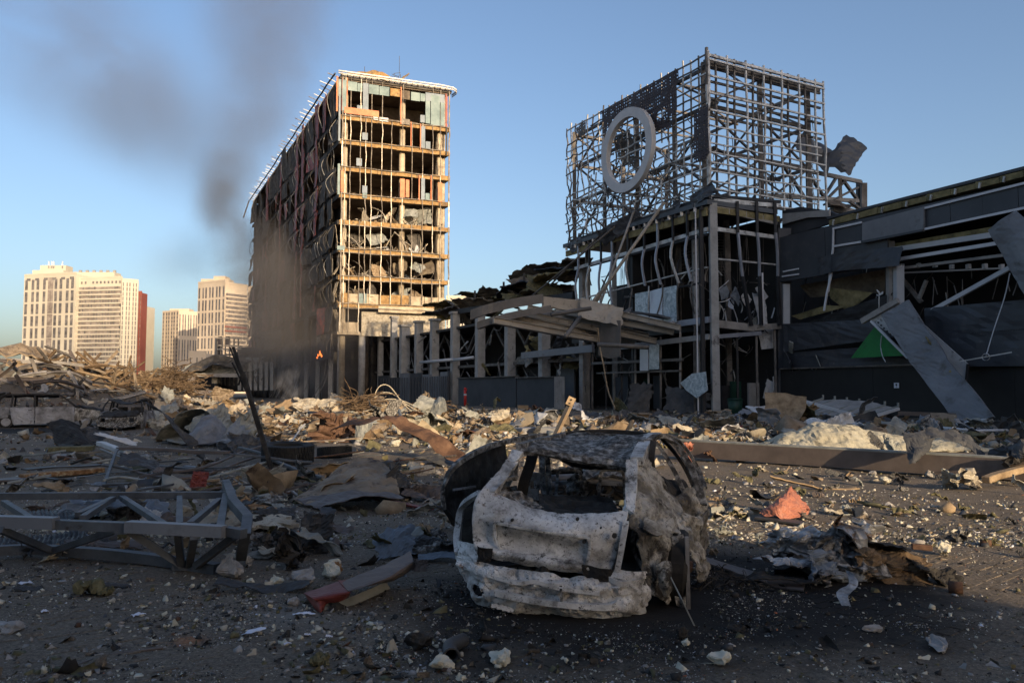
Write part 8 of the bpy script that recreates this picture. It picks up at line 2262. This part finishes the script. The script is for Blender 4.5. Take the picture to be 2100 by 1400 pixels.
S_('black_strip', 'thin black angle lying in the ash in front of the blue creased sheet', 'metal strip', 845, 1170, .3, .12, 'brown_profile', (R(70), .2, .2), 149, 1, .5, .02, th=.006)
S_('dark_rail', 'dark bent rail with a hole at one end beside the red trough', 'metal rail', 540, 1215, .82, .11, 'sheet_dark', (R(30), .02, .05), 150, 2, .35, .02, th=.008, res=20, torn=.05)
S_('black_bag', 'upright black rounded flap of rubber standing in the rubble', 'rubber flap', 645, 1135, .34, .46, 'sheet_dark', (R(78), .12, .1), 151, 1, .4, .03, th=.012, res=18, torn=.10)
S_('black_bag', 'black crumpled fabric slumped at the foot of the rubber flap', 'fabric', 590, 1165, .5, .35, 'burnt_black', (.4, .2, .3), 152, 5, 1.6, .10, th=.01, res=24, torn=.2)
S_('black_bag', 'long black rag trailing beside the rubber flap', 'fabric', 560, 1140, .5, .18, 'sheet_dark', (.3, .2, -.3), 153, 3, 1.2, .05, th=.008, res=18)
S_('thin_plate', 'thin bar-like dark plate between the rubber flap and the car', 'metal plate', 700, 1118, .35, .10, 'sheet_dark', (.2, .1, -.1), 154, 1, .4, .01, th=.008)
# stones
ST = [('stone', 'largest rounded grey concrete lump, resting against the truss end', 472, 1185, (.30, .28, .26), 'stone_grey', 1), ('stone', 'second rounded grey concrete lump beside the cream foam block', 620, 1204, (.27, .25, .19), 'stone_grey', 2), ('stone', 'small blue-grey stone at the tip of the red trough', 603, 1240, (.13, .12, .09), 'stone_grey', 3),
 ('foam_block', 'broken cream foam block with brown burnt core beside the grey lump', 682, 1185, (.34, .2, .22), 'stone_cream', 4), ('stone', 'big cream stone at the bottom edge below the elbow pipe', 905, 1372, (.19, .16, .13), 'stone_cream', 5), ('stone', 'broad cream stone at the bottom edge, flatter and wider than its neighbour', 1028, 1356, (.28, .18, .10), 'stone_cream', 6),
 ('foam_block', 'jagged cream lump with dark hollow on the dirt below the car', 1477, 1364, (.19, .15, .09), 'stone_cream', 7), ('stone', 'small cream stone beside the black cinder by the front of the square', 1408, 1322, (.08, .07, .06), 'stone_cream', 8), ('stone', 'round cream stone beside the big one, sunlit, before the steel beam', 1815, 991, (.26, .22, .16), 'stone_cream', 9),
 ('stone', 'grey angular stone in shade before the long steel beam', 1910, 980, (.30, .26, .20), 'stone_grey', 10), ('stone', 'grey stone in the litter just before the beam end', 1790, 972, (.2, .18, .12), 'stone_grey', 11), ('stone', 'brownish flat stone lying in the burnt dirt at the edge of shade', 1790, 1295, (.19, .1, .07), 'stone_grey', 12),
 ('stone', 'wide flat slab of crust lying in the burnt dirt, nearest the frame corner', 1925, 1325, (.45, .17, .03), 'stone_grey', 13), ('stone', 'cream stone in the lit rubble near the tyre, squarish', 810, 915, (.42, .36, .3), 'stone_cream', 14), ('stone', 'pale stone on the dirt near the tyre and the rusty sheet', 552, 985, (.26, .2, .12), 'stone_cream', 15),
 ('stone', 'pale oval stone beside the rusty corrugated sheet', 583, 1030, (.18, .15, .1), 'stone_cream', 16), ('stone', 'grey stone just behind the pale oval one', 527, 1012, (.2, .18, .13), 'stone_grey', 17), ('stone', 'cream stone in a cluster beside the round grey lump', 515, 1198, (.10, .09, .08), 'stone_cream', 18), ('stone', 'wide cream stone between the two round grey lumps', 568, 1199, (.17, .12, .09), 'stone_cream', 19),
 ('stone', 'small grey cindery stone beside the largest lump', 508, 1160, (.11, .12, .13), 'stone_grey', 20), ('stone', 'flat grey broken slab at the frame edge among the dirt', 30, 1290, (.36, .26, .08), 'stone_grey', 21), ('stone', 'cream pebble in the lit dirt right of the coral sheet', 1495, 1067, (.1, .09, .06), 'stone_cream', 22),
 ('stone', 'white stone with a flat face on the lit dirt by the crumpled wad', 1923, 1050, (.12, .07, .06), 'stone_cream', 23), ('stone', 'rounded cream stone on the lit dirt near the crumpled wad', 1896, 1068, (.1, .09, .07), 'stone_cream', 24), ('stone', 'cluster stone of ochre crust at the sunny side of the wad', 1935, 1140, (.24, .2, .18), 'stone_cream', 25),
 ('stone', 'small cream stone on the bare paving near the bottom left', 87, 1386, (.07, .06, .06), 'stone_cream', 26), ('stone', 'cream stone beside the wide white scrap near the truss', 798, 1052, (.12, .1, .09), 'stone_cream', 27), ('stone', 'squarish pale block behind the brown rubble near the tyre', 760, 900, (.5, .35, .25), 'stone_cream', 28),
 ('cinder', 'black cinder lump beside the elbow pipe', 862, 1330, (.24, .16, .14), 'burnt_black', 29), ('cinder', 'black cinder in the ash by the rear wheel of the hatchback', 1400, 1308, (.12, .10, .12), 'burnt_black', 30), ('cinder', 'low black cinder in the ash right of the hatchback', 1512, 1295, (.2, .12, .06), 'burnt_black', 31)]
for (n_, lb, px, py, sz, m, sd) in ST:
 o = stone(n_, sz, m, G3(px, py), sd, rot=sd * 1.3)
 tag(o, lb, 'stone' if n_ == 'stone' else n_.replace('_', ' '))
fb = stone('burnt_core', (.16, .05, .12), 'foam_brown', G3(690, 1186, .06), 40); tag(fb, 'brown fibrous core piece stuck to the broken cream foam block', 'foam')
def elbow():
 t = thing('elbow_pipe', 'black elbow pipe with an open mouth lying at the bottom edge', 'pipe', gnd(925, 1335))
 pts = curve_pts([gnd(950, 1312, .05), gnd(935, 1318, .06), gnd(922, 1326, .06), gnd(925, 1344, .045)], 12)
 mb = MB(); mb.tube(pts, .045, 14, cap=False); o = mb.build('pipe_body', 'sheet_dark', t, True); solidify(o, .008)
 mb = MB(); mb.tube([pts[-1] - (pts[-1] - pts[-2]).normalized() * .01, pts[-1] + (pts[-1] - pts[-2]).normalized() * .01], .052, 14, cap=False); solidify(mb.build('collar', 'sheet_dark', t, True), .012)
elbow()
for i, (px, py, w) in enumerate([(520, 1302, .16), (623, 1262, .14), (632, 1305, .05), (675, 1308, .05), (590, 1325, .06), (283, 1265, .10), (50, 1200, .12), (90, 1258, .07)]):
 lbs = ['white triangular paper scrap lying on the bare paving, largest of the papers', 'long white paper scrap just below the red trough', 'small white paper scrap between two others on the paving', 'thin white paper scrap, the one nearest the elbow pipe', 'white paper scrap lying below the triangular one', 'torn white paper with a dark flap on the dirt before the truss', 'thin white strip lying on the dirt under the truss chord', 'pale scrap of paper at the frame edge in the dirt']
 o = sheet('paper_scrap', w, w * .45, 'paper', G3(px, py, .012), (.08, .05, .2 * i), 900 + i, 1, .4, .008, 0, .002, 6, torn=.3); tag(o, lbs[i], 'paper')
S_('mossy_lump', 'greenish lump of mineral wool lying alone on the dirt below the truss', 'mineral wool', 190, 1220, .28, .16, 'moss_wool', (.2, .1, .1), 161, 3, .9, .05, th=.05, res=14)
S_('mossy_lump', 'dark splinter stuck in the greenish lump of mineral wool', 'splinter', 225, 1206, .3, .06, 'sheet_dark', (.1, .2, .35), 162, 1, .3, .01, th=.01)
S_('mossy_lump', 'small greenish lump of mineral wool near the bottom edge', 'mineral wool', 655, 1362, .11, .08, 'moss_wool', (.2, .1, .1), 163, 3, .9, .03, th=.03, res=10)
S_('dark_plate', 'small black plate with a white strip on the dirt near the frame edge', 'metal plate', 55, 1210, .22, .10, 'sheet_dark', (.2, .1, .1), 164, 1, .3, .01, th=.006)
# coral sheet
S_('coral_sheet', 'coral red jagged scrap behind the hatchback, close to its door frames', 'metal sheet', 1408, 945, .34, .45, 'coral_sheet', (R(70), .3, .6), 172, 3, 1.3, .04, .0, .006, 14, .2)
S_('coral_sheet', 'small rust-coloured crumpled scrap below the end of the steel beam', 'metal scrap', 1460, 945, .4, .25, 'rusty', (.5, .3, .2), 173, 4, 1.6, .05, th=.01)
plank('thin dark board lying flat beneath the coral red scrap', (1555, 1068), (1650, 1080), .22, .03, 'sheet_dark')
S_('tan_wreck', 'tan and white crumpled strip lying close beside the hatchback door', 'metal strip', 1500, 1062, .62, .22, 'plaster', (.3, .1, .15), 174, 3, 1.0, .05, th=.01, res=18)
S_('tan_wreck', 'long lit tan board lying in the dirt beyond the coral red scrap', 'board', 1670, 1003, 1.6, .12, 'timber', (.05, .02, .12), 175, 2, .3, .02, th=.02, res=14)
# crumpled wad of white aluminium
def wad():
 c = gnd(1735, 1190)
 t = thing('crumpled_bonnet', 'crumpled wad of scorched white car bonnet lying right of the hatchback', 'crumpled metal', c)
 def Q(n_, rows, m, cr=.02, tear=.1, nu=20, nv=18, sd=1):
  patch(n_, [[at(x, y, Y) for x, y, Y in r] for r in rows], nu + 14, nv + 12, m, t, .006, cr * 1.1, 12, sd, tear=tear)
 A = 'aluminium_wad'
 K = [(-.22, .30, .62, .60, A, (.75, .3, .3), 1, .10, 5, 1.5), (.22, .22, .50, .55, A, (.9, .5, -.3), 3, .10, 4, 1.7), (.02, .05, .8, .42, 'burnt_mottled', (.6, -.2, .1), 4, .04, 5, 1.6), (-.36, -.02, .62, .36, A, (.25, .2, .2), 5, .04, 3, 1.1), (.34, -.05, .62, .42, 'root_brown', (.6, .3, .2), 6, .0, 3, 1.0),
  (-.02, .34, .22, .34, 'rusty', (1.3, .3, .1), 7, .18, 3, 1.3), (.10, .24, .26, .26, 'sheet_grey', (1.3, .1, -.1), 8, .16, 1, .5), (.50, .12, .28, .24, A, (.9, .6, .5), 10, .04, 3, 1.2), (-.12, -.14, .5, .3, 'sheet_blue', (.5, .1, .3), 11, .02, 5, 1.6), (.05, .15, 1.0, .5, 'burnt_black', (.3, .1, .1), 12, .0, 4, 1.3), (.1, .12, .6, .16, A, (.4, .1, .05), 13, .18, 3, 1.2), (-.25, -.2, .35, .2, A, (.5, .4, .9), 14, .0, 4, 1.5)]
 for (dx, dy, w, l, m, rot, sd, z, fo, fd) in K:
  sheet('crumpled_skin', w, l, m, c + Vector((dx, dy, 0)), rot, 720 + sd, fo, fd, .05, 0, .006, 26, t, .12, True, z)
 t.scale = (1.2, 1.05, .72)
 Q('torn_tongue', [[(1738, 1150, 7.1), (1752, 1156, 7.0)], [(1746, 1184, 6.9), (1762, 1187, 6.9)], [(1727, 1206, 6.75), (1748, 1213, 6.7)], [(1742, 1240, 6.6), (1758, 1247, 6.55)]], A, .01, .1, 6, 20, 4)
wad()
S_('flat_strip', 'blackened strip lying parallel under the khaki metal strip', 'metal strip', 1570, 1200, .9, .12, 'burnt_black', (.08, .02, -.42), 182, 2, .4, .03, th=.012, res=18)
S_('flat_strip', 'black slab of tar lying in the dirt beyond the crumpled wad', 'metal plate', 1925, 1195, .5, .25, 'burnt_black', (.15, .1, .2), 183, 2, .5, .03, th=.02)
for i, (px, py, r_, lb) in enumerate([(1845, 1218, .05, 'rusty pipe stub lying on the dirt beyond the crumpled wad'), (1611, 0, 0, ''), (2010, 1118, .035, 'small open tin ring lying alone on the lit dirt')]):
 if not lb: continue
 if i == 0: px, py = 1945, 1212
 c = G3(px, py, r_)
 mb = MB(); mb.tube([c, c + Vector((.10, -.05, 0))], r_, 12, cap=False); o = mb.build('pipe_stub', 'rusty', None, True); solidify(o, .006); tag(o, lb, 'pipe')
plank('rusty square stub poking out of the crumpled wad on its sunny side', G3(1870, 1140, .05), G3(1912, 1142, .04), .07, .06, 'rusty')
tangle('wire_heap', 'black knot of burnt wire beside the rear wheel of the hatchback', 1475, 7.2, .35, .14, 60, 'burnt_black', 'wire', 9, .006)
def T_(name, label, cat, rows, m, cr=.02, th=.01, nu=24, nv=18, tear=.06, sd=1, sc=5):
 o = patch(name, [[at(x, y, Y) for x, y, Y in r] for r in rows], nu, nv, m, None, th, cr, sc, sd, tear=tear)
 return tag(o, label, cat)
T_('khaki_strip', 'long khaki metal strip reaching from the hatchback to the crumpled bonnet', 'metal strip', [[(1440, 1140, 8.1), (1500, 1160, 7.9), (1580, 1180, 7.6), (1650, 1186, 7.4)], [(1445, 1152, 7.85), (1502, 1172, 7.6), (1582, 1200, 7.2), (1648, 1212, 6.95)]], 'brown_profile', .01, .014, 30, 6, .03)
T_('coral_sheet', 'coral red ribbed metal scrap standing in the sun right of the hatchback', 'metal sheet', [[(1598, 1026, 11.0), (1612, 1010, 11.1), (1622, 998, 11.2), (1634, 1018, 11.2)], [(1574, 1040, 10.9), (1598, 1030, 10.7), (1622, 1036, 10.8), (1656, 1040, 11.1)], [(1556, 1053, 10.8), (1590, 1058, 10.6), (1614, 1065, 10.6), (1650, 1056, 10.9)]], 'coral_sheet', .03, .006, 26, 20, .15, 3, 9)
T_('coral_rib', 'narrow ribbed coral red edge piece standing beside the larger coral scrap', 'metal sheet', [[(1622, 996, 11.25), (1630, 1008, 11.25)], [(1636, 1020, 11.2), (1650, 1030, 11.2)], [(1642, 1050, 10.95), (1662, 1046, 10.95)]], 'coral_sheet', .03, .006, 6, 26, .05, 4, 22)
T_('draped_sheet', 'torn grey sheet draped in an arch over the long steel beam', 'metal sheet', [[(1868, 900, 16.6), (1900, 878, 16.8), (1950, 882, 16.8), (2000, 902, 16.5), (2032, 950, 15.9)], [(1872, 915, 16.4), (1900, 900, 16.3), (1950, 902, 16.3), (1990, 922, 16.2), (2024, 962, 15.7)]], 'planter_grey', .06, .01, 34, 10, .12, 5, 3)  # darker grey stands in for shade, since the sun still reaches this sheet
T_('draped_sheet', 'grey ragged sheet hanging down before the long steel beam', 'metal sheet', [[(1854, 888, 16.4), (1884, 884, 16.5), (1912, 900, 16.4)], [(1858, 916, 16.1), (1888, 922, 15.9), (1908, 922, 16.1)], [(1864, 952, 15.8), (1874, 950, 15.8), (1884, 938, 15.9)]], 'planter_grey', .05, .01, 16, 20, .15, 6, 4)  # shade put into the colour here too
T_('curled_sheet', 'big grey-green curled sheet gaping open, tallest piece before the wrecks', 'metal sheet', [[(312, 898, 25.5), (345, 864, 25.5), (392, 836, 25.5), (436, 846, 25.2), (462, 880, 25)], [(330, 902, 26.2), (368, 886, 27), (404, 872, 27.2), (438, 880, 26.4), (458, 896, 25.4)], [(345, 908, 25), (380, 910, 25.2), (410, 908, 25.2), (438, 908, 24.9), (452, 902, 24.8)]], 'sheet_grey', .10, .015, 34, 22, .05, 7, 1.5)
T_('curled_sheet', 'paler folded lip of the big curled sheet, catching the light', 'metal sheet', [[(416, 854, 24.9), (442, 850, 24.9), (462, 880, 24.9)], [(396, 880, 24.6), (426, 886, 24.3), (458, 896, 24.5)], [(384, 894, 24.5), (412, 910, 24.1), (446, 908, 24.3)]], 'fascia_grey', .06, .015, 18, 18, .08, 8, 2)
T_('black_plate', 'black ragged plate standing on edge before the estate wreck', 'metal plate', [[(95, 868, 25.5), (128, 860, 25.6), (160, 870, 25.4)], [(108, 890, 25.2), (148, 886, 24.8), (180, 900, 24.9)], [(112, 910, 24.8), (158, 911, 24.3), (200, 912, 24.4)]], 'burnt_black', .05, .012, 18, 14, .08, 9, 2)
T_('rusty_corrugated_sheet', 'rust-streaked corrugated sheet tented up between the tyre and the hatchback', 'metal sheet', [[(602, 1024, 12.2), (665, 982, 12.9), (735, 940, 13.4), (790, 952, 13.3), (812, 985, 12.9)], [(615, 1030, 12.0), (680, 1006, 12.3), (745, 982, 12.6), (795, 984, 12.6), (815, 1000, 12.5)], [(640, 1037, 11.8), (700, 1024, 11.9), (752, 1012, 12.0), (792, 1018, 12.1), (820, 1022, 12.1)]], 'sheet_rust', .035, .01, 46, 26, .05, 10, 3.5)
T_('rusty_corrugated_sheet', 'dark lower lip of the rust-streaked sheet folded under it', 'metal sheet', [[(606, 1024, 12.15), (690, 1010, 12.1), (752, 1008, 11.95), (822, 1016, 12.1)], [(648, 1042, 11.6), (690, 1034, 11.5), (752, 1018, 11.5), (828, 1024, 11.7)]], 'brown_profile', .03, .01, 26, 8, .08, 11, 3)
# ------------------------------------------------------------------ smoke: soft billows of real volume
def smoke_mat(name, col, dens, nscale, thr, aniso=.2):
 m = bpy.data.materials.new(name); m.use_nodes = True
 nt = m.node_tree; N, L = nt.nodes, nt.links; N.clear()
 o = N.new('ShaderNodeOutputMaterial'); v = N.new('ShaderNodeVolumePrincipled')
 v.inputs['Color'].default_value = (*col, 1); v.inputs['Anisotropy'].default_value = aniso
 tc = N.new('ShaderNodeTexCoord'); ln = N.new('ShaderNodeVectorMath'); ln.operation = 'LENGTH'
 L.new(tc.outputs['Object'], ln.inputs[0])
 f = N.new('ShaderNodeMapRange'); f.interpolation_type = 'SMOOTHSTEP'
 for k, x in zip(('From Min', 'From Max', 'To Min', 'To Max'), (.15, 1.0, 1, 0)): f.inputs[k].default_value = x
 L.new(ln.outputs['Value'], f.inputs['Value'])
 g = N.new('ShaderNodeNewGeometry'); n = N.new('ShaderNodeTexNoise')
 n.inputs['Scale'].default_value = nscale; n.inputs['Detail'].default_value = 5; n.inputs['Roughness'].default_value = .6; n.inputs['Distortion'].default_value = .5
 L.new(g.outputs['Position'], n.inputs['Vector'])
 r = N.new('ShaderNodeMapRange')
 for k, x in zip(('From Min', 'From Max', 'To Min', 'To Max'), (thr, thr + .17, 0, 1)): r.inputs[k].default_value = x
 L.new(n.outputs['Fac'], r.inputs['Value'])
 a = N.new('ShaderNodeMath'); a.operation = 'MULTIPLY'; L.new(f.outputs[0], a.inputs[0]); L.new(r.outputs[0], a.inputs[1])
 b = N.new('ShaderNodeMath'); b.operation = 'MULTIPLY'; L.new(a.outputs[0], b.inputs[0]); b.inputs[1].default_value = dens
 L.new(b.outputs[0], v.inputs['Density']); L.new(v.outputs[0], o.inputs['Volume'])
 M[name] = m
smoke_mat('smoke_dense', (.34, .315, .295), .11, .085, .40)
smoke_mat('smoke_brown', (.34, .315, .295), .075, .07, .38)
smoke_mat('smoke_thin', (.36, .33, .31), .020, .030, .35)
smoke_mat('smoke_white', (.75, .73, .71), .5, .9, .46)
def puff(label, px, py, Y, rx, ry, rz, m, tilt=0.0):
 bm = bmesh.new(); bmesh.ops.create_icosphere(bm, subdivisions=2, radius=1.0)
 me = bpy.data.meshes.new('smoke'); bm.to_mesh(me); bm.free(); me.materials.append(M[m])
 c = at(px, py, Y)
 o = link('smoke', me, None, Matrix.Translation(c) @ Matrix.Rotation(tilt, 4, 'Y') @ Matrix.Diagonal((rx, ry, rz, 1)))
 tag(o, label, 'smoke', None, 'stuff')
P_ = [('grey smoke sheet in front of the far tower columns', 560, 700, 140, 14, 6, 12, 'smoke_brown', 0), ('grey smoke drifting over the low ruin', 505, 640, 165, 12, 8, 16, 'smoke_brown', 0), ('smoke lying along the lit corner foot of the tower', 690, 700, 118, 7, 4, 10, 'smoke_brown', .2), ('smoke billow linking the far edge of the tower to the dark knot', 462, 432, 194, 9, 8, 10, 'smoke_brown', .2), ('smoke billow drifting left out of the dark knot', 418, 385, 200, 8, 7, 7, 'smoke_thin', .2), ('smoke billow between the dark knot and the tower top', 520, 270, 202, 14, 10, 16, 'smoke_thin', .4),
('smoke billow rolling out at the foot of the tower', 645, 725, 120, 10, 7, 9, 'smoke_dense', 0), ('dark smoke billow over the lowest storeys of the tower side', 585, 690, 126, 12, 8, 10, 'smoke_dense', 0),
('smoke billow at the lit corner of the tower side', 640, 640, 122, 7, 6, 9, 'smoke_dense', .2), ('brown smoke billow climbing the middle of the tower side', 590, 590, 130, 11, 8, 10, 'smoke_dense', .3), ('brown smoke veil over the far half of the tower side', 548, 620, 146, 10, 8, 18, 'smoke_brown', 0),
('brown smoke billow halfway up the tower side', 555, 530, 146, 11, 8, 11, 'smoke_brown', .3), ('smoke billow pouring past the far edge of the tower', 505, 520, 180, 9, 8, 12, 'smoke_dense', .3), ('smoke billow curling up beside the far edge of the tower', 482, 460, 190, 9, 8, 12, 'smoke_brown', .2),
('dark knot of smoke hanging beside the tower roof end', 446, 410, 196, 8, 8, 12, 'smoke_brown', .5), ('smoke billow joining the dark knot to the column above', 470, 360, 198, 12, 9, 11, 'smoke_brown', .6), ('torn smoke billow rising above the dark knot', 505, 300, 200, 14, 10, 16, 'smoke_thin', .5),
('smoke billow thinning out beside the tower top', 535, 225, 205, 19, 14, 24, 'smoke_thin', .4), ('wide thin column of smoke over the tower', 540, 120, 210, 24, 18, 32, 'smoke_thin', .1), ('smoke column thinning at the top of the picture', 560, 0, 215, 30, 20, 34, 'smoke_thin', 0),
('smoke veil drifting away above the housing blocks', 330, 260, 230, 48, 22, 26, 'smoke_thin', .6), ('high smoke veil drifting toward the picture corner', 170, 130, 240, 62, 25, 34, 'smoke_thin', .6), ('faint smoke low between the tower and the housing blocks', 420, 540, 230, 26, 15, 16, 'smoke_thin', 0),
('pale wisp of steam rising from the rubble bank', 590, 795, 70, 1.8, 1.3, 2.4, 'smoke_white', .1), ('thin pale smoke low before the ruin and the tower foot', 640, 785, 104, 12, 5, 4, 'smoke_thin', 0), ('smoke wisp drifting from the torn band at the tower base', 790, 660, 112, 6, 3, 3, 'smoke_brown', .4)]
for q_ in P_: puff(*q_)
